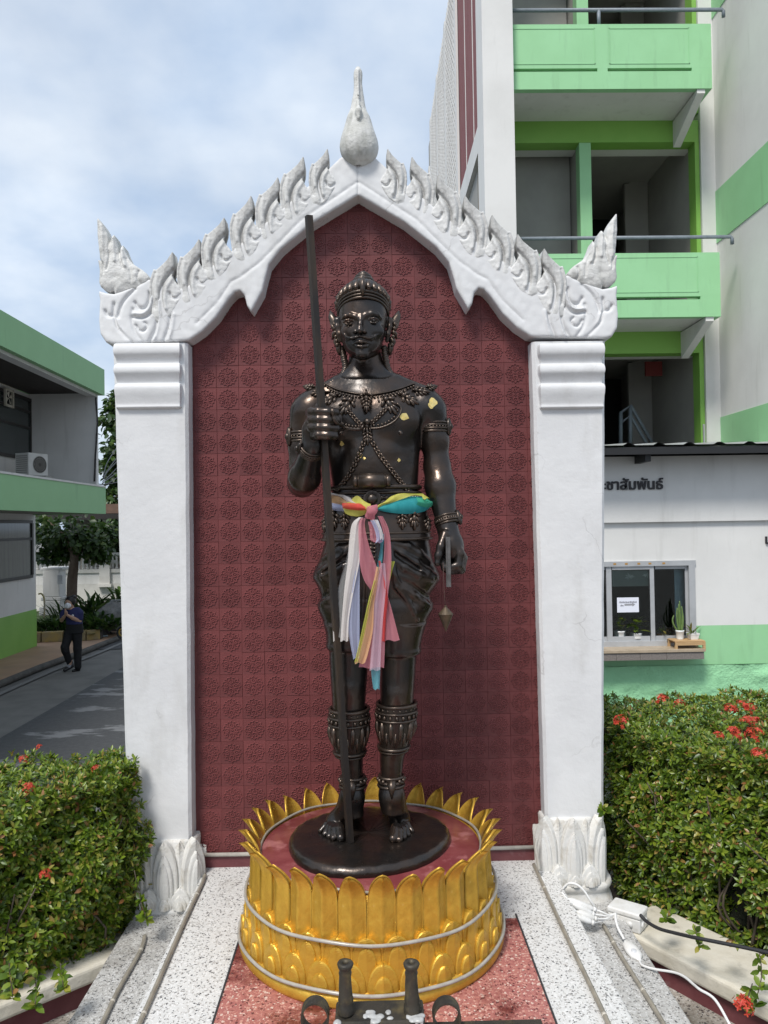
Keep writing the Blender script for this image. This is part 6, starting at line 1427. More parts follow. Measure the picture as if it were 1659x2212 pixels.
# pots at the window
def pot_plant(label, u, v0, v1, wt, wb, Y, style, square=False):
    t = thing('potted_plant', label, 'potted plant', P(u, v1, Y), 'potted plants at the office window')
    c = P(u, v1, Y); h = P(u, v0, Y).z-c.z; k = Y/1661; rt, rb_ = wt*k/2, wb*k/2; m = MB(); n = 4 if square else 22; rot = R(45) if square else 0; f = 1.414*.92 if square else 1
    pr_ = [(rb_*f, 0), (rb_*1.02*f, h*.1), (rt*.94*f, h*.80), (rt*f, h*.82), (rt*f, h), (rt*.86*f, h), (rt*.80*f, h*.8)]
    vs = []
    for r, z in pr_:
        for i in range(n):
            a = 2*math.pi*i/n+rot; vs.append((c.x+r*math.cos(a), c.y+r*math.sin(a), c.z+z))
    m.add(vs, [(r*n+i, r*n+(i+1) % n, (r+1)*n+(i+1) % n, (r+1)*n+i) for r in range(len(pr_)-1) for i in range(n)]+[tuple(range(n-1, -1, -1))], not square); m.build('pot', MT['ceramic'], t)
    m = MB(); m.lathe([(rt*.8, h*.86), (.001, h*.88)], c, 14, cap=False); m.build('soil', MT['soil'], t)
    rs = np.random.RandomState(int(u)); top = np.array(c)+np.array([0, 0, h*.86])
    if style == 'cactus':
        m = MB()
        for dx, hh, b in ((-.25, .62, -.35), (-.05, .72, -.05), (.12, .80, .05), (.28, .66, .25), (-.4, .42, -.9), (.4, .5, .3), (.0, .55, .15)):
            p0 = Vector(top)+Vector((dx*rt, rs.uniform(-.3, .3)*rt, 0)); m.tube(spline([p0, p0+Vector((b*.05, 0, hh*.17)), p0+Vector((b*.07, 0, hh*.34)), p0+Vector((b*.05, 0, hh*.48))], 4), [.011, .011, .0112, .0115, .0115, .0115, .011, .011, .0105, .010, .009, .008, .006], 7)
        m.build('stems', M('cactus_green', (.10, .17, .045), (.14, .21, .06), rough=.5, ns=30), t)
    else:
        n_, L, w, el = {'aloe': (16, .16, .16, .9), 'fern': (90, .20, .25, .9), 'bushy': (46, .17, .5, .6)}[style]
        th = rs.rand(n_)*6.28; e = el+rs.randn(n_)*.35; d = np.stack([np.cos(th)*np.cos(e), np.sin(th)*np.cos(e), np.abs(np.sin(e))], 1)
        off_ = np.stack([rs.randn(n_)*.02, rs.randn(n_)*.02, rs.rand(n_)*(.14 if style != 'aloe' else .02)], 1)
        l = L*(.5+.6*rs.rand(n_)); V, F = leaves_np(top+off_, d, np.tile([.1, .2, 1.0], (n_, 1)), l*(.5 if style == 'fern' else 1), l*w, .35); link('leaves', mesh_np('leaves', V, F), MT['leaf'], t)
    return t
pot_plant('ferny plant in a white round pot behind the left pane', 1339, 1362, 1378, 26, 23, OY+.075, 'fern')
pot_plant('broad leaved plant in a low white bowl behind the left pane', 1374, 1367, 1378, 27, 29, OY+.075, 'bushy')
pot_plant('tall thin cactus in a white pot on the wooden stand', 1469, 1361, 1381, 18, 14, OY-.12, 'cactus')
pot_plant('small aloe in a square white pot on the wooden stand', 1497, 1367, 1381, 23, 17, OY-.12, 'aloe', True)
pot_plant('spiky aloe standing inside the right pane', 1437, 1370, 1379, 14, 12, OY+.10, 'aloe')
ws = thing('plant_stand', 'small low pine stand on the window sill', 'stand', P(1485, 1404, OY-.18))
z0_, z1_ = P(1485, 1404, OY-.18).z, P(1485, 1382, OY-.18).z; x0_, x1_ = P(1452, 1390, OY-.18).x, P(1517, 1390, OY-.18).x
boxo('top', (x0_, OY-.27, z1_-.012), (x1_, OY-.03, z1_), MT['wood'], ws, .002)
for yy in (OY-.275, OY-.035): boxo('rail', (x0_, yy, z1_-.055), (x1_, yy+.02, z1_-.013), MT['wood'], ws)
for xx_ in (x0_, x1_-.03):
    for yy in (OY-.28, OY-.05): boxo('leg', (xx_, yy, z0_), (xx_+.03, yy+.03, z1_-.012), MT['wood'], ws)

PB_CU = None
# ================================================================ tall block with green balconies (right)
TY = 11.3; TB = 12.25
blk = thing('tall_building', 'tall white and green building with balconies behind the shrine', 'building', (P(1320, 900, TY).x, TY, ROAD_Z))
cx0, cx1 = P(1045, 300, TY-.15).x, P(1112, 300, TY-.15).x
TOPZ = 13.5
boxo('corner_column', (cx0, TY-.15, ROAD_Z), (cx1, TY+.45, TOPZ), MT['bwhite'], blk)
xR = P(1512, 420, TB).x
# wing wall coming forward on the right, with floor bands
XW = P(1541, 300, TB).x
ZB = lambda v: PX(1655, v, XW).z
wing_y = 9.95
boxo('wing_wall', (XW, wing_y, zc+.1), (XW+4, TB+.1, TOPZ), MT['bwhite'], blk)
for v0, v1 in ((310, 440), (872, 1010)):
    boxo('floor_band', (XW-.012, wing_y, PX(1655, v1, XW).z), (XW, TB-.002, PX(1655, v0, XW).z), MT['mint'], blk)
dzf = PX(1655, 310, XW).z-PX(1655, 872, XW).z
boxo('floor_band', (XW-.012, wing_y, PX(1655, 440, XW).z+dzf), (XW, TB-.002, PX(1655, 310, XW).z+dzf), MT['mint'], blk)
boxo('wing_column', (P(1513, 420, TB).x, TB-.05, ROAD_Z), (XW-.001, TB+.3, TOPZ), MT['bwhite'], blk)
def balcony(vt, vb, ur, rail_v, posts, slot=True):
    """mint parapet between survey rows vt..vb; returns slab bottom z"""
    cu = (1113+ur)/2; x0, x1 = cx1+.001, P(ur, (vt+vb)/2, TY).x; z1, z0 = P(cu, vt, TY).z, P(cu, vb, TY).z; H = z1-z0
    s0, s1 = z0+H*.27, z0+H*.32; um = (1286+1312)/2; xm0, xm1 = P(1290, (vt+vb)/2, TY).x, P(1312, (vt+vb)/2, TY).x
    b = boxo('balcony', (x0, TY, s1), (x1, TY+.10, z1), MT['mint'], blk)
    boxo('lower_edge', (x0, TY, z0), (x1, TY+.10, s0), MT['mint'], b)
    for a_, c_ in ((x0, x0+.01), (xm0, xm1), (x1-.30, x1)): boxo('rib', (a_, TY+.0005, s0), (c_, TY+.0995, s1), MT['mint'], b)
    for a_, c_ in ((x0+.02, xm0-.03), (xm1+.03, x1-.33)):      # thin frame lines of the recessed panels
        zz0, zz1 = s1+.06, z1-.06
        for q in (((a_, zz0), (c_, zz0+.012)), ((a_, zz1-.012), (c_, zz1)), ((a_, zz0), (a_+.012, zz1)), ((c_-.012, zz0), (c_, zz1))): boxo('moulding', (q[0][0], TY-.006, q[0][1]), (q[1][0], TY-.0005, q[1][1]), MT['mint'], b)
    boxo('end_panel', (x1-.10, TY+.10, z0), (x1-.001, TB, z1-.001), MT['mint'], b)
    boxo('slab', (x0, TY+.10, z0+.02), (x1-.12, TB+.3, z0+.14), MT['bwhite'], b)
    m = MB(); hx0, hx1 = x1-.22, x1-.10; m.hexa([(hx0, TY+.02, z0-.06), (hx1, TY+.02, z0-.06), (hx1, TB, z0-.42), (hx0, TB, z0-.42), (hx0, TY+.02, z0-.002), (hx1, TY+.02, z0-.002), (hx1, TB, z0-.002), (hx0, TB, z0-.002)]); m.build('bracket', MT['bwhite'], b)
    zr0 = P(cu, rail_v, TY).z; xe = P(ur+26, rail_v, TY).x
    m = MB(); m.tube([(x0, TY+.05, zr0), (xe, TY+.05, zr0), (xe+.02, TY+.05, zr0-.03), (xe+.02, TY+.05, zr0-.11)], .028, 8); m.build('handrail', MT['pipe'], b)
    for u in posts: xp = P(u, vt, TY).x; m = MB(); m.tube([(xp, TY+.05, z1), (xp, TY+.05, zr0)], .028, 8); m.build('rail_post', MT['pipe'], b)
    return z0
zA = balcony(52, 192, 1537, 17, (1296,)); zB2 = balcony(547, 686, 1556, 511, ())
zTop = zA+(zA-zB2); 
# frame plane behind the balconies: lime beams, pillars, bays
def bay(zs, nm):
    """one storey with slab bottom zs: beam, pillar, walls under it"""
    zb1, zb0 = zs+.02, zs-.33
    zfl = zs-(zA-zB2)+.14
    x0, x1 = cx1, xR
    boxo('beam', (x0, TB, zb0), (x1, TB+.25, zb1), MT['lime'], blk)
    boxo('beam_soffit', (x0, TB+.25, zb0+.01), (x1, TB+.5, zb1), MT['bwhite'], blk)
    xp0, xp1 = P(1253, 400, TB).x, P(1278, 400, TB).x
    boxo('pillar', (xp0, TB+.004, zfl), (xp1, TB+.22, zb0-.002), MT['mint'], blk)
    boxo('pillar', (xR-.07, TB-.004, zfl), (xR+.001, TB+.25, zb0-.002), MT['lime'], blk)
    boxo('bay_wall', (x0, TB+.62, zfl-.12), (xp0, TB+.7, zb1), MT['greywall'], blk)
    boxo('partition', (xp0+.02, TB+.23, zfl-.12), (xp1-.02, TB+4.0, zb1), MT['greywall'], blk)
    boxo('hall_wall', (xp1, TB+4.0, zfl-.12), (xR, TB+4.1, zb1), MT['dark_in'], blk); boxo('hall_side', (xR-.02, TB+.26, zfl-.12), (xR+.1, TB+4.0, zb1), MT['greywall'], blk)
    boxo('floor_slab', (x0, TB+.31, zfl-.14), (xR, TB+4.0, zfl), MT['greywall'], blk)
    xd0 = P(1378, 420, TB+1.5).x; boxo('door_frame', (xd0, TB+2.2, zfl), (xd0+.09, TB+2.3, zb0+.3), MT['greywall'], blk)
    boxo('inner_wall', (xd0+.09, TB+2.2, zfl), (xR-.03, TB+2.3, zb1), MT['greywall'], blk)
    boxo('notice_board', (xd0+.35, TB+2.17, zfl+1.0), (xd0+.85, TB+2.198, zfl+1.75), MT['dark_in'], blk)
for z_ in (zA, zB2, zTop): bay(z_, '')
boxo('roof_slab', (cx1, TB, zTop+.03), (XW, TB+4.2, zTop+.2), MT['greywall'], blk)
# lower stair flight seen under the first balcony
m = MB(); p0, p1 = P(1362, 872, TB+1), P(1412, 958, TB+1)
for du, dv in ((0, 0), (0, 22)):
    m.tube([P(1340, 892+dv, TB+1), P(1362, 876+dv, TB+1), P(1412, 962+dv, TB+1)], .03, 6)
for u, v in ((1341, 892), (1362, 876)): m.tube([P(u, v, TB+1), P(u, 975, TB+1)], .035, 6)
m.build('stair_rail', MT['pipe'], blk)
boxo('fire_sign', tuple(P(1395, 812, TB+1.2)), tuple(P(1428, 782, TB+1.25)), M('red_sign', (.20, .03, .025), rough=.6), blk)
pbox('lamp_arm', 1520, 916, 1523, 958, TB-.4, .03, MT['alu'], blk)
# side facade running back on the left of the corner column
XS = cx0+.04; SYE = 22.5
boxo('side_wall', (XS+.10, TY+.45, ROAD_Z), (cx1-.02, SYE, TOPZ-1), MT['greywall'], blk)
def sbox(nm, y0, y1, z0, z1, prou, mt): return boxo(nm, (XS+.10-prou, y0, z0), (XS+.099, y1, z1), mt, blk)
zpan = PX(1042, 196, XS).z-.15
y_a = TY+.46
sbox('olive_recess', y_a, y_a+1.0, 3.2, zpan-.42, .004, M('olive_wall', (.16, .155, .12), (.20, .15, .10), rough=.8, ns=3))
sbox('white_beam', y_a, SYE, zpan-.42, zpan, .07, MT['bwhite'])
for k in range(3):
    ya = y_a+.02+k*.98
    pnl = sbox('burgundy_panel', ya, ya+.94, zpan, TOPZ-1.2, .05, MT['burg'])
    for i in range(12): o = boxo('rib', (XS+.042, ya+.03+i*.072, zpan+.01), (XS+.0495, ya+.06+i*.072, TOPZ-1.25), MT['burg'], pnl)
for k in range(4): sbox('mullion', y_a-.02+k*.98, y_a+.02+k*.98, zpan, TOPZ-1.2, .058, MT['bwhite'])
yl = y_a+3.2
for k, (z0, z1) in enumerate(((3.0, zpan-.45), (zpan+.02, TOPZ-1.2))):
    for q in range(3):
        m = MB(); ya = yl+q*2.0
        nz_ = int((z1-z0)/.16); ny_ = 11
        for i in range(nz_): m.box((XS+.0, ya, z0+i*.16), (XS+.07, ya+1.7, z0+i*.16+.05))
        for i in range(ny_): m.box((XS-.002, ya+i*.16, z0), (XS+.068, ya+i*.16+.045, z1))
        o = m.build('lattice_block', MT['bwhite_old'], blk); o['kind'] = 'stuff'
for q in range(4): sbox('pilaster', yl-.28+q*2.0, yl-.02+q*2.0, ROAD_Z, TOPZ-1.1, .10, MT['bwhite_old'])
for q in range(5): sbox('fin', yl+6.2+q*.6, yl+6.5+q*.6, ROAD_Z, TOPZ-2.2-q*.5, .12+.03*q, MT['bwhite_old'])
m = MB(); m.tube([(XS, SYE-.2, TOPZ-4), (XS, SYE-.2, TOPZ-2.6)], .02, 5); m.build('antenna', MT['dark_steel'], blk)

# ================================================================ two storey green building (left)
LYE = 18.5
XP = P(224, 950, LYE).x; XB = -8.05
lb = thing('green_building', 'two storey building with mint green balcony and roof band on the left', 'building', (XP-2, 14, ROAD_Z))
zv = lambda v, u=224: P(u, v, LYE).z
LY0 = 4.5
MT['mint_l'] = M('mint_band_paint', (.27, .52, .255), (.29, .55, .275), rough=.6, ns=1.2, c3=(.10, .24, .13), s3=3, lo3=.60, hi3=.82, st3=(1, 1, .2), a3=.4)
boxo('roof_band', (XP-.12, LY0, zv(853)), (XP, LYE+.1, zv(797)), MT['mint_l'], lb); boxo('roof_band', (XB-4, LYE+.0, zv(853)), (XP-.12, LYE+.1, zv(797)), MT['mint_l'], lb)
boxo('roof', (XB-4, LY0, zv(840)), (XP-.12, LYE, zv(832)), MT['greywall'], lb)
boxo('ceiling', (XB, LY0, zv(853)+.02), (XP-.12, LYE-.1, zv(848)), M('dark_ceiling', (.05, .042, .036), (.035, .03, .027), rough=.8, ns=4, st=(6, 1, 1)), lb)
boxo('ceiling_trim', (XP-.35, LY0, zv(853)-.06), (XP-.13, LYE-.1, zv(853)+.02), MT['bwhite'], lb)
boxo('parapet', (XP-.12, LY0, zv(1110)), (XP, LYE+.1, zv(1053)), MT['mint_l'], lb); boxo('parapet', (XB, LYE, zv(1110)), (XP-.121, LYE+.1, zv(1053)), MT['mint_l'], lb)
boxo('coping', (XP-.14, LY0, zv(1053)+.001), (XP+.015, LYE+.1, zv(1053)+.04), MT['bwhite'], lb)
boxo('balcony_floor', (XB, LY0, zv(1110)+.02), (XP-.121, LYE, zv(1110)+.16), MT['greywall'], lb)
boxo('end_wall', (XB, LYE-.14, zv(1110)+.17), (XP-.13, LYE-.001, zv(853)+.015), MT['bwhite'], lb)
boxo('upper_wall', (XB-.25, LY0, zv(1110)), (XB-.001, LYE+.1, zv(853)), MT['bwhite'], lb)
boxo('ground_wall', (XB-.25, LY0, ROAD_Z), (XB, LYE+.12, zv(1110)), MT['bwhite'], lb)
boxo('return_wall', (XB-6, LYE+.02, ROAD_Z), (XB-.25, LYE+.12, zv(1110)), MT['bwhite'], lb)
zli = PX(60, 1320, XB).z
boxo('lime_dado', (XB+.001, LY0, ROAD_Z), (XB+.012, LYE+.12, zli), MT['lime'], lb)
def lwin(ya, yb, za, zb_, cols, rows, fan=False):
    w = boxo('window', (XB-.02, ya, za), (XB+.05, yb, za+.07), MT['darkalu'], lb); boxo('frame', (XB-.02, ya, zb_-.07), (XB+.05, yb, zb_), MT['darkalu'], w)
    for c in [ya+(yb-ya)*i/cols for i in range(cols+1)]: boxo('mullion', (XB-.018, c-.04, za+.07), (XB+.048, c+.04, zb_-.07), MT['darkalu'], w)
    for r in rows: boxo('transom', (XB-.016, ya, za+(zb_-za)*r-.03), (XB+.046, yb, za+(zb_-za)*r+.03), MT['darkalu'], w)
    for i in range(cols): c0, c1 = ya+(yb-ya)*i/cols+.041, ya+(yb-ya)*(i+1)/cols-.041; boxo('pane', (XB+.012, c0, za+.07), (XB+.018, c1, zb_-.07), MT['pane_l' if i % 3 else 'pane_m'], w)
    return w
MT['pane_m'] = M('curtained_pane', (.13, .15, .14), (.09, .11, .105), rough=.08, ns=3, st=(1, 6, .3), spec=.8)
MT['pane_l'] = M('window_pane', (.035, .045, .045), rough=.06, spec=.8)
yw0 = lambda u, v=1180: PX(u, v, XB).y
za_, zb_ = PX(66, 985, XB).z, PX(66, 845, XB).z
lwin(LY0+.5, yw0(64, 900), zv(1040)+.5, zv(862), 8, (.52, .78)); 
lwin(LY0+.5, yw0(67), PX(66, 1248, XB).z, PX(66, 1124, XB).z, 7, (.68,))
# extractor fan
fy = PX(12, 860, XB).y; fz = PX(12, 860, XB).z; ef = thing('extractor_fan', 'small square cream extractor fan in the upper left window', 'fan', (XB+.06, fy, fz-.2))
boxo('frame', (XB+.055, fy-.2, fz-.2), (XB+.10, fy+.2, fz-.15), MT['cream'], ef); boxo('frame', (XB+.055, fy-.2, fz+.15), (XB+.10, fy+.2, fz+.2), MT['cream'], ef); boxo('frame', (XB+.055, fy-.2, fz-.15), (XB+.10, fy-.15, fz+.15), MT['cream'], ef); boxo('frame', (XB+.055, fy+.15, fz-.15), (XB+.10, fy+.2, fz+.15), MT['cream'], ef)
for k in range(4):
    m = MB(); a = k*math.pi/2+.4; d = Vector((0, math.cos(a), math.sin(a))); s = Vector((0, -d.z, d.y)); c = Vector((XB+.075, fy, fz)); m.add([c, c+d*.13+s*.05, c+d*.14-s*.05+Vector((.02, 0, 0))], [(0, 1, 2)]); m.build('blade', MT['cream'], ef)
# air conditioner on the balcony
ac_y = 16.7; acp = P(78, 1030, ac_y)
ac = thing('air_conditioner', 'white air conditioner outdoor unit standing on the left balcony', 'air conditioner', acp)
zb0, zt0 = P(78, 1027, ac_y).z, P(78, 979, ac_y).z; ra = R(66); ca, sa = math.cos(ra), math.sin(ra)
axx = lambda x, y, z: (acp.x+x*ca-y*sa, acp.y+x*sa+y*ca, z)
MT['ac'] = M('ac_white', (.62, .62, .60), (.55, .55, .53), rough=.5, ns=8)
def acbox(nm, x0, x1, y0, y1, z0, z1, mt, par): m = MB(); m.hexa([axx(x, y, z) for z in (z0, z1) for x, y in ((x0, y0), (x1, y0), (x1, y1), (x0, y1))]); return m.build(nm, mt, par)
acbox('case', -.20, .32, 0, .38, zb0, zt0, MT['ac'], ac)
m = MB(); cf = axx(.10, -.004, (zb0+zt0)/2); nrm = Vector((sa, -ca, 0)); tx = Vector((ca, sa, 0)); H_ = (zt0-zb0)
for rr in (.06, .10, .14, .18): m.tube([Vector(cf)+tx*rr*math.cos(2*math.pi*i/24)+Vector((0, 0, rr*math.sin(2*math.pi*i/24))) for i in range(25)], .006, 5, cap=False)
for i in range(12): a = 2*math.pi*i/12; m.tube([Vector(cf)+tx*.04*math.cos(a)+Vector((0, 0, .04*math.sin(a))), Vector(cf)+tx*.18*math.cos(a)+Vector((0, 0, .18*math.sin(a)))], .004, 4)
m.build('fan_grille', MT['greywall'], ac)
m = MB(); m.add([Vector(cf)+nrm*-.006+tx*.18*math.cos(2*math.pi*i/24)+Vector((0, 0, .18*math.sin(2*math.pi*i/24))) for i in range(24)], [tuple(range(24))]); 
acf = [Vector(cf)+nrm*.002+tx*.18*math.cos(2*math.pi*i/24)+Vector((0, 0, .18*math.sin(2*math.pi*i/24))) for i in range(24)]; MB().add(acf, [tuple(range(24))]).build('fan_opening', MT['darkalu'], ac)
for i in range(9): acbox('louvre', -.206, -.200, .03, .35, zb0+.05+i*(H_-.08)/9, zb0+.075+i*(H_-.08)/9, MT['greywall'], ac)
boxo('stand', (acp.x-.2, acp.y+.02, zv(1110)+.16), (acp.x+.2, acp.y+.4, zb0-.001), MT['greywall'], ac)
# cable run and wires at the corner
m = MB(); m.tube(spline([P(207, 858, LYE-.2), P(210, 905, LYE-.2), P(209, 940, LYE-.2), P(206, 990, LYE-.2), P(204, 1040, LYE-.2)], 6), .022, 6); m.build('conduit', MT['black_cable'], lb)
for i, (a, b, c) in enumerate([((222, 1030), (240, 985), (300, 905)), ((222, 1034), (244, 1000), (300, 930)), ((222, 1040), (244, 1020), (300, 960)), ((220, 1046), (240, 1040), (300, 1000)), ((222, 1036), (240, 1010), (300, 950)), ((200, 1040), (230, 1046), (300, 1030)), ((221, 1044), (240, 1030), (300, 985))]):
    m = MB(); m.tube(spline([P(*a, LYE+.1), P(*b, LYE+2), P(*c, LYE+8)], 6), .012, 5); tag(m.build('utility_wire', MT['black_cable']), 'one of the dark overhead wires running from the green balcony corner', 'wire', 'overhead wires behind the shrine')
# ================================================================ paving, kerb and road edge (left)
MT['brownpave'] = M('brown_paving', (.36, .225, .145), (.42, .27, .18), rough=.75, ns=3, bump=.2, bs=20, bd=.01, c3=(.20, .14, .10), s3=1.5, lo3=.5, hi3=.7, a3=.6)
pe = [PZ(-60, 1494, ROAD_Z+.10), PZ(0, 1469, ROAD_Z+.10), PZ(80, 1437, ROAD_Z+.10), PZ(170, 1405, ROAD_Z+.10), PZ(240, 1378, ROAD_Z+.10), PZ(285, 1362, ROAD_Z+.10)]
m = MB(); m.prism([(p.x, p.y) for p in pe]+[(XB-3, pe[-1].y+2.4), (XB-3, pe[0].y-3)], ROAD_Z-.01, ROAD_Z+.10, 'z'); pav = tag(m.build('pavement', MT['brownpave']), kind='structure')
m = MB(); m.tube([p+Vector((.06, -.03, -.05)) for p in pe], .07, 8); o = m.build('pavement_kerb', M('dirty_kerb', (.10, .095, .085), (.06, .058, .052), rough=.9, ns=6)); tag(o, kind='structure')
m = MB(); vs = []
for p in pe: vs += [(p.x+.30, p.y-.10, ROAD_Z+.004), (p.x+.42, p.y-.14, ROAD_Z+.004)]
m.add(vs, [(2*i, 2*i+1, 2*i+3, 2*i+2) for i in range(len(pe)-1)]); tag(m.build('gutter_line', M('pale_concrete', (.17, .17, .165), rough=.9)), kind='structure')

# ================================================================ garden and pavilion behind the road (left)
MT['bark'] = M('bark', (.105, .075, .055), (.15, .115, .085), rough=.9, ns=7, st=(1, 1, .3), bump=.8, bs=14, bd=.05)
MT['rock'] = M('grey_rock', (.13, .13, .128), (.20, .195, .185), rough=.85, ns=4, bump=.8, bs=6, bd=.08, c3=(.06, .06, .06), s3=5, lo3=.5, hi3=.7, a3=.7)
MT['grass'] = M('garden_grass', (.035, .06, .015), (.05, .085, .02), rough=.9, ns=8, bump=1, bs=40, bd=.05)
MT['pav_white'] = M('pavilion_white', (.62, .61, .58), (.54, .53, .50), rough=.7, ns=3)
MT['kerb_y'] = M('worn_yellow_kerb', (.36, .26, .09), (.26, .21, .12), rough=.8, ns=5, lo=.4, hi=.6); MT['kerb_b'] = M('black_kerb', (.03, .03, .03), (.07, .065, .06), rough=.8, ns=5)
KZ = ROAD_Z+.10
ky = PZ(150, 1386, KZ).y
gx0, gx1 = -14.0, PZ(300, 1345, KZ).x
m = MB(); m.add([(gx0, ky+.1, KZ+.16), (PZ(218, 1378, KZ).x, ky+.1, KZ+.16), (PZ(262, 1345, KZ).x, PZ(262, 1345, KZ).y, KZ+.16), (-2.0, 24.5, KZ+.16), (-2.0, 33, KZ+.16), (gx0, 33, KZ+.16)], [tuple(range(6))])
tag(m.build('garden_bed', MT['grass']), kind='structure')
kerb = thing('painted_kerb', 'yellow and black painted kerb at the garden edge behind the walking person', 'kerb', PZ(150, 1386, KZ))
kp = [PZ(u, v, KZ) for u, v in ((60, 1389), (88, 1388), (136, 1386), (186, 1384), (218, 1381), (237, 1367), (256, 1352), (275, 1339))]
for i in range(len(kp)-1):
    a, b = kp[i], kp[i+1]; d = (b-a); d.z = 0; L = d.length; d.normalize(); n = Vector((-d.y, d.x, 0)); a2 = a+d*.015; b2 = b-d*.015; m = MB()
    m.hexa([a2-n*.0, b2-n*.0, b2+n*.20, a2+n*.20]+[q+Vector((0, 0, .25)) for q in (a2+n*.02, b2+n*.02, b2+n*.20, a2+n*.20)]); m.build('kerb_stone', MT['kerb_b'] if i in (4,) else MT['kerb_y'], kerb, .015)
def tree(label, base, trunk_pts, rads, crown, n, L, seed, group='trees behind the green building', limbs=7):
    t = thing('tree', label, 'tree', base, group); rs = np.random.RandomState(seed); m = MB(); sp = spline(trunk_pts, 5); rr = list(np.interp(np.linspace(0, 1, len(sp)), np.linspace(0, 1, len(rads)), rads)); m.tube(sp, rr, 10)
    cs_p, cr = crown; top = sp[-1]
    tips = []
    for i in range(limbs):
        c, r = cs_p[i % len(cs_p)], cr[i % len(cr)]; e = Vector(c)+Vector((rs.randn()*r[0]*.45, rs.randn()*r[1]*.45, rs.randn()*r[2]*.35)); s0 = sp[len(sp)-1-rs.randint(3)]; m.tube(spline([s0, (s0+e)/2+Vector((0, 0, .12)), e], 4), [rads[-1]*.6*(1-.09*k) for k in range(9)], 6)
    m.build('trunk', MT['bark'], t)
    B_, D_ = [], []
    for c, r in zip(cs_p, cr):
        k = int(n/len(cs_p)); q = rs.randn(k, 3); q /= np.linalg.norm(q, axis=1, keepdims=True); rad = rs.rand(k)**.45; cl = 1+.25*np.sin(q[:, 0]*6+seed)+.2*np.sin(q[:, 2]*9+q[:, 1]*5)
        p = np.array(c)+q*np.array(r)*(rad*cl)[:, None]; B_.append(p); D_.append(q+rs.randn(k, 3)*.7+np.array([0, 0, -.35]))
    B_ = np.concatenate(B_); D_ = np.concatenate(D_); l = L*(.6+.7*rs.rand(len(B_))); V, F = leaves_np(B_, D_, rs.randn(len(B_), 3)*.5+np.array([0, -.2, 1.0]), l, l*.72, .25)
    o = link('crown', mesh_np('crown', V, F), MT['leaf_dark'], t); return t
Yt = 21.0
tb = P(153, 1345, Yt); q = lambda u, v, dy=0: tuple(P(u, v, Yt+dy))
tree('thick trunked low tree with broad dark leaves behind the walking person', tb, [P(154, 1350, Yt), P(155, 1300, Yt), P(156, 1255, Yt), P(160, 1215, Yt), P(160, 1190, Yt)], [.16, .14, .14, .12, .11],
     ([q(108, 1165), q(150, 1150, -.3), q(196, 1170), q(150, 1185, .5), q(120, 1200, .2), q(215, 1195, .3), q(95, 1140, .4), q(222, 1150, .6)], [(.5, .5, .36), (.6, .5, .36), (.5, .5, .34), (.6, .6, .3), (.42, .4, .22), (.34, .4, .25), (.4, .4, .3), (.4, .4, .3)]), 2600, .15, 5)
Yf = 28.0; qf = lambda u, v, dy=0: tuple(P(u, v, Yf+dy))
tree('tall leafy tree rising behind the left column', P(268, 1330, Yf), [P(268, 1345, Yf), P(266, 1250, Yf), P(262, 1150, Yf), P(266, 1050, Yf)], [.2, .17, .14, .10],
     ([qf(250, 905), qf(246, 1010), qf(258, 1080), qf(240, 1130), qf(275, 960), qf(285, 1040), qf(262, 870), qf(243, 1170, -2)], [(.55, .7, .7), (.5, .7, .55), (.7, .8, .6), (.5, .6, .5), (.8, .8, .8), (.8, .8, .8), (.4, .5, .5), (.45, .5, .5)]), 3600, .22, 8)
# boulder
S = SDF(ar(-.62, .62, .03), ar(-.55, .55, .03), ar(-.12, .72, .03)); S.ell((0, 0, .22), (.48, .42, .42), k=.05); S.ell((.15, -.1, .12), (.40, .32, .30), k=.1); X_, Y_, Z_ = S._grid((slice(None),)*3); S.V += (.03*vnoise(X_, Y_, Z_, 9, 3)+.012*vnoise(X_, Y_, Z_, 25, 4)).astype(np.float32)
bp = P(240, 1325, 20.6); o = S.build('boulder', MT['rock']); o.location = (bp.x+.1, bp.y, KZ+.20); tag(o, 'rounded grey boulder in the garden bed beside the barrier', 'boulder')
def shrub(label, u, v, Y, n, L, w, r, hgt, seed, el=.9):
    rs = np.random.RandomState(seed); c = np.array(P(u, v, Y)); c[2] = KZ+.16; t = thing('shrub', label, 'shrub', tuple(c), 'garden plants behind the kerb')
    th = rs.rand(n)*6.28; e = el+rs.randn(n)*.35; d = np.stack([np.cos(th)*np.cos(e), np.sin(th)*np.cos(e), np.abs(np.sin(e))], 1); rr = np.sqrt(rs.rand(n)); b = c+np.stack([np.cos(th)*rr*r, np.sin(th)*rr*r, rs.rand(n)*hgt*(1-rr*.5)], 1); l = L*(.6+.7*rs.rand(n))
    V, F = leaves_np(b, d, np.tile([.1, .2, 1.0], (n, 1)), l, l*w, .5); o = link('leaves', mesh_np('leaves', V, F), MT['leaf_dark'], t); m = MB()
    for i in range(6): m.tube([c, c+np.array([rs.randn()*r*.4, rs.randn()*r*.4, hgt*.8])], .012, 5)
    m.build('stems', MT['twig'], t)
shrub('big strap leaved plant right of the tree trunk', 190, 1300, 21.2, 260, .42, .22, .55, .75, 3); shrub('spiky dark plant left of the tree trunk', 128, 1300, 21.0, 70, .5, .12, .2, .35, 4)
shrub('low dense shrub in front of the boulder', 208, 1340, 20.1, 420, .16, .5, .62, .42, 5); shrub('low green shrub at the left end of the kerb', 108, 1345, 20.0, 420, .16, .5, .62, .30, 6); shrub('small plant beyond the boulder by the column', 258, 1255, 23.0, 120, .3, .4, .35, .8, 7)
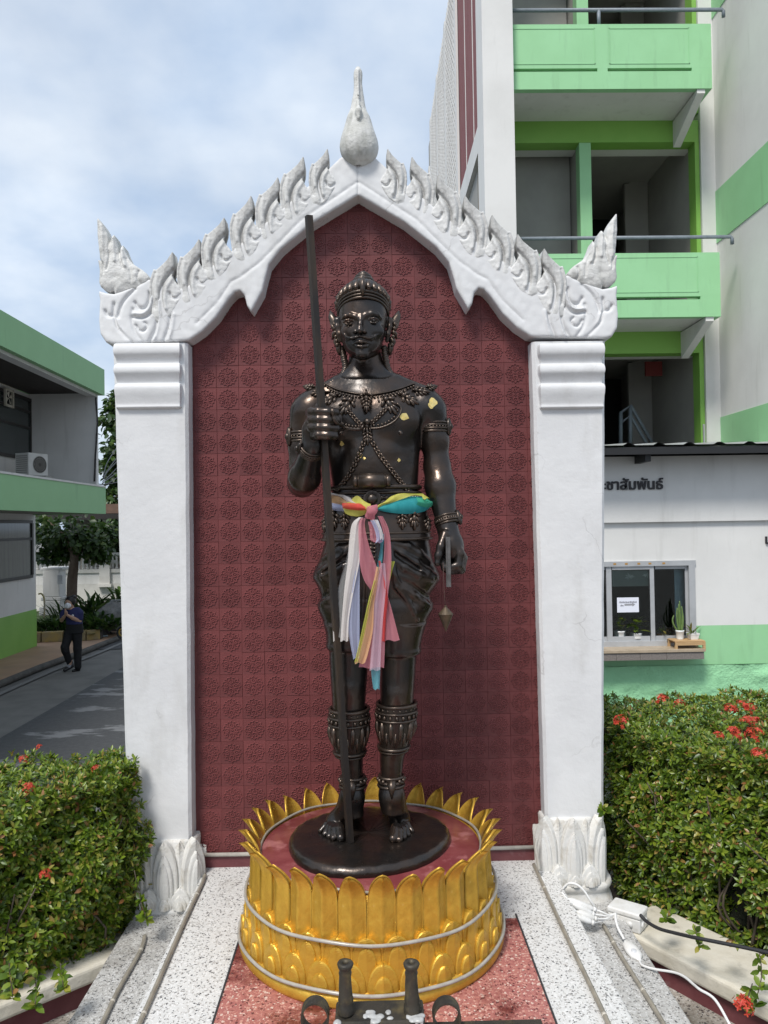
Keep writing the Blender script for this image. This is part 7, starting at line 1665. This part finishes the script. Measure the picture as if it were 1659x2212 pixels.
# pavilion with balustrade
PY = 25.0
pav = thing('pavilion', 'white pavilion with balustrade and columns beyond the garden tree', 'pavilion', P(170, 1260, PY))
zz = lambda v, Y=PY: P(170, v, Y).z
xx = lambda u, Y=PY: P(u, 1200, Y).x
boxo('plinth', (xx(60), PY, KZ), (xx(330), PY+6, zz(1262)), MT['pav_white'], pav); boxo('base_rail', (xx(60), PY-.05, zz(1238)), (xx(330), PY+.2, zz(1230)), MT['pav_white'], pav); boxo('base_wall', (xx(60), PY, zz(1262)+.002), (xx(330), PY+.18, zz(1238)), MT['bwhite_old'], pav)
boxo('top_rail', (xx(60), PY-.02, zz(1201)), (xx(330), PY+.2, zz(1195)), MT['pav_white'], pav)
for u in range(70, 320, 9):
    m = MB(); h = zz(1201)-zz(1230); m.lathe([(.05, 0), (.05, .04), (.03, .08), (.06, h*.4), (.03, h*.75), (.05, h-.04), (.05, h)], (xx(u), PY+.09, zz(1230)), 10); m.build('baluster', MT['pav_white'], pav)
for u in (118, 228, 290):
    boxo('pedestal', (xx(u-11), PY-.12, zz(1262)), (xx(u+11), PY+.28, zz(1218)), MT['pav_white'], pav); boxo('pedestal_cap', (xx(u-14), PY-.16, zz(1218)+.001), (xx(u+14), PY+.32, zz(1212)), MT['pav_white'], pav); boxo('pedestal_foot', (xx(u-15), PY-.18, zz(1268)), (xx(u+15), PY+.34, zz(1262)-.002), MT['pav_white'], pav)
    m = MB(); m.lathe([(.13, zz(1212)), (.12, zz(1205)), (.11, zz(1150)), (.105, zz(1118)), (.15, zz(1114)), (.15, zz(1110))], (xx(u), PY+.08, 0), 24, rib=lambda a, z: 1+.05*math.cos(12*a)); m.build('column', MT['pav_white'], pav)
boxo('eaves', (xx(40), PY-1.2, zz(1123)), (xx(360), PY+6, zz(1112)), MT['darkalu'], pav)
m = MB(); m.prism([(xx(40), zz(1112)+.01), (xx(360), zz(1112)+.01), (xx(320), zz(1092)), (xx(80), zz(1092))], PY-1.1, PY+6); m.build('roof', M('terracotta_roof', (.17, .10, .07), (.12, .075, .055), rough=.8, ns=4), pav)
boxo('hall', (xx(40), PY+4, zz(1262)), (xx(360), PY+4.2, zz(1123)), M('pavilion_back', (.20, .19, .17), (.12, .115, .10), rough=.8, ns=2), pav)
sp_ = thing('stone_pedestal', 'weathered grey stone pedestal beside the green building wall', 'pedestal', P(108, 1330, 22.0))
for u0, v0, u1, v1, d in ((87, 1226, 134, 1232, .7), (92, 1232, 128, 1290, .5), (88, 1290, 132, 1298, .6), (96, 1298, 130, 1312, .5), (84, 1312, 138, 1330, .7)): pbox('block', u0, v0, u1, v1, 22.0, d, MT['bwhite_old'], sp_, .02)
pbox('meter_box', 124, 1242, 134, 1262, 21.9, .08, MT['grey_plastic'], sp_)
# barrier, trolley wheel, pole, pipe
BYY = PZ(244, 1368, KZ).y; MT['galv'] = M('galvanised_tube', (.33, .34, .34), (.26, .27, .27), rough=.45, metal=.4, ns=8); MT['galv_y'] = M('yellowed_tube', (.36, .30, .10), (.30, .30, .28), rough=.5, ns=3)
bar = thing('crowd_barrier', 'grey tubular metal barrier standing at the road edge by the column', 'barrier', P(244, 1368, BYY))
bq = lambda u, v: P(u, v, BYY)
MB().tube(spline([bq(239, 1368), bq(238, 1330), bq(238.5, 1303), bq(242, 1297.5), bq(250, 1297), bq(275, 1296), bq(300, 1295)], 4), .022, 8).build('frame', MT['galv'], bar)
MB().tube([bq(251, 1299), bq(252, 1354)], .016, 6).build('bar', MT['galv'], bar); MB().tube([bq(265, 1299), bq(266, 1353)], .016, 6).build('bar', MT['galv'], bar); MB().tube([bq(239, 1355), bq(300, 1352)], .018, 6).build('rail', MT['galv'], bar); MB().tube(spline([bq(234, 1370), bq(239, 1367), bq(246, 1368)], 3), .02, 6).build('foot', MT['galv'], bar)
tw = thing('trolley_wheel', 'small wheel with a yellow rim half hidden by the left column', 'wheel', P(263, 1374, 18.4))
for rr, tr, mt, nm in ((.13, .032, MT['black_cable'], 'tyre'), (.085, .02, M('yellow_rim', (.40, .26, .04), rough=.5), 'rim')):
    c = P(263, 1366, 18.4); m = MB(); m.tube([c+Vector((rr*.75*math.cos(2*math.pi*i/24), rr*.66*math.cos(2*math.pi*i/24)*0, rr*math.sin(2*math.pi*i/24))) for i in range(25)], tr, 8, cap=False); m.build(nm, mt, tw)
m = MB(); m.tube([PZ(150, 1379, KZ+.03), PZ(190, 1377, KZ+.03), P(233, 1373.5, PZ(233, 1376, KZ).y)], .022, 6); tag(m.build('pole', M('pale_blue_tube', (.30, .38, .42), rough=.4, metal=.3)), 'pale blue metal pole lying along the garden kerb', 'pole')
m = MB(); m.tube(spline([P(83, 1283, 19.6), P(90, 1283, 19.6), P(95, 1292, 19.6), P(96, 1312, 19.6), P(95, 1335, 19.6)], 5), .022, 6); tag(m.build('bent_pipe', MT['galv_y']), 'bent yellowish pipe beside the ground floor wall corner', 'pipe')

# ================================================================ woman walking with joined palms
fz = PZ(152, 1448, ROAD_Z); YP = fz.y
pw = thing('person', 'person in navy polo shirt, black trousers and white face mask walking with palms pressed together', 'person', (fz.x, YP, ROAD_Z))
HQ = lambda a, b, dy=0.0: tuple(P(109.7+.14876*a, 1234.2+.14876*b, YP+dy))
K1 = .14876*YP/1661       # metres per close-up px
lo = HQ(60, 1480); hi = HQ(520, 330)
def pgrid(h=.0075): return SDF(ar(lo[0], hi[0], h), ar(YP-.36, YP+.24, h), ar(lo[2]-.02, hi[2]+.03, h))
S = pgrid(.0065)
S.ell(HQ(272, 455, -.01), (62*K1, .085, 82*K1), k=.02); S.ell(HQ(255, 500, -.05), (48*K1, .055, 52*K1), k=.02); S.cap(HQ(295, 500, .01), HQ(305, 580, .02), .047, .052, k=.02); S.ell(HQ(243, 472, -.088), (9*K1, .012, 14*K1), k=.01); S.ell(HQ(328, 470, .0), (9*K1, .016, 18*K1), k=.006)
S.cap(HQ(300, 590, .02), HQ(300, 640, .02), .10, .11, k=.03)
S.chain([HQ(412, 600, .02), HQ(424, 690, .0), HQ(418, 722, -.02)], [.050, .044, .040], k=.015); S.chain([HQ(418, 722, -.02), HQ(320, 680, -.14), HQ(250, 640, -.22)], [.040, .038, .026], k=.012)
S.chain([HQ(185, 610, .0), HQ(160, 690, -.04), HQ(158, 712, -.06)], [.048, .040, .036], k=.015); S.chain([HQ(158, 712, -.06), HQ(185, 670, -.15), HQ(208, 640, -.21)], [.036, .034, .025], k=.012)
for s, ox in ((1, 12), (-1, -10)):
    S.ell(HQ(222+ox*.8, 612, -.235), (13*K1, .024, 34*K1), k=.012)
    for i in range(4): S.chain([HQ(222+ox*.7, 600, -.255+.016*i), HQ(214+ox*.6, 566, -.258+.016*i), HQ(208+ox*.4, 540+abs(i-1.4)*5, -.258+.016*i)], [.0085, .008, .006], k=.003)
    S.chain([HQ(226+ox, 622, -.262), HQ(216+ox, 592, -.278), HQ(212+ox*.8, 574, -.280)], [.010, .009, .007], k=.004)
S.cap(HQ(292, 1300, .02), HQ(270, 1400, .0), .032, .034, k=.01)
S.build('body', MT['skinp'], pw)
S = pgrid(.008)
S.loft([(HQ(0, 770)[2], HQ(333, 0)[0], YP+.01, 118*K1, .125), (HQ(0, 720)[2], HQ(328, 0)[0], YP+.01, 114*K1, .120), (HQ(0, 650)[2], HQ(310, 0)[0], YP+.01, 122*K1, .125), (HQ(0, 600)[2], HQ(302, 0)[0], YP+.015, 128*K1, .115), (HQ(0, 560)[2], HQ(300, 0)[0], YP+.02, 108*K1, .095), (HQ(0, 535)[2], HQ(302, 0)[0], YP+.02, 60*K1, .075)], k=.02)
S.chain([HQ(392, 570, .02), HQ(418, 610, .02), HQ(424, 680, .005)], [.070, .072, .066], k=.03); S.chain([HQ(205, 585, .01), HQ(182, 620, .0), HQ(168, 665, -.03)], [.066, .066, .058], k=.03)
S.ell(HQ(285, 525, -.06), (34*K1, .05, 26*K1), k=.02, op='sub'); S.build('shirt', M('navy_shirt', (.014, .017, .075), (.018, .022, .095), rough=.8, ns=12), pw)
S = pgrid(.008)
S.loft([(HQ(0, 900)[2], HQ(325, 0)[0], YP+.02, 132*K1, .135), (HQ(0, 840)[2], HQ(330, 0)[0], YP+.02, 126*K1, .13), (HQ(0, 765)[2], HQ(334, 0)[0], YP+.01, 112*K1, .115)], k=.03)
S.chain([HQ(265, 900, .0), HQ(205, 1100, -.09), HQ(212, 1150, -.08), HQ(275, 1325, .04)], [.098, .078, .074, .062], k=.03); S.chain([HQ(385, 900, .02), HQ(388, 1130, .0), HQ(395, 1385, .0)], [.100, .080, .068], k=.03); S.build('trousers', M('black_trousers', (.006, .006, .007), (.010, .010, .012), rough=.85, ns=12), pw)
S = pgrid(.0065); MT['shoe'] = M('black_shoe', (.008, .008, .009), rough=.45)
S.cap(HQ(315, 1375, .03), HQ(205, 1435, -.06), .034, .036, k=.01); S.build('shoe', MT['shoe'], pw)
S = pgrid(.0065); S.cap(HQ(405, 1425, .04), HQ(330, 1448, -.06), .036, .036, k=.01); S.build('shoe', MT['shoe'], pw)
S = pgrid(.0065); S.cap(HQ(284, 1340, .03), HQ(268, 1388, .0), .042, .044, k=.01); S.build('sock', M('grey_sock', (.25, .25, .27), rough=.9), pw)
S = pgrid(.0065); S.ell(HQ(285, 435, .012), (74*K1, .105, 78*K1), k=.01); S.ell(HQ(330, 372, .03), (36*K1, .055, 30*K1), k=.02); S.ell(HQ(236, 490, -.10), (64*K1, .085, 72*K1), k=.01, op='sub'); S.ell(HQ(255, 545, -.05), (80*K1, .10, 55*K1), k=.01, op='sub'); S.build('hair', M('black_hair', (.008, .007, .007), (.014, .012, .011), rough=.5, ns=40), pw)
S = pgrid(.006); S.ell(HQ(246, 498, -.085), (50*K1, .045, 40*K1), k=.01); S.cap(HQ(240, 470, -.10), HQ(250, 528, -.11), .02, .014, k=.02); S.build('face_mask', M('white_mask', (.68, .70, .72), rough=.8), pw)
S = pgrid(.006); S.ell(HQ(318, 640, -.135), (18*K1, .014, 14*K1), k=.004); S.build('badge', M('white_badge', (.6, .6, .6), rough=.6), pw)
m = MB()
for (a, b) in ((228, 452), (262, 450)): m.ball(HQ(a, b, -.092), (.010, .006, .005), 6, 4)
m.build('eyes', MT['shoe'], pw)
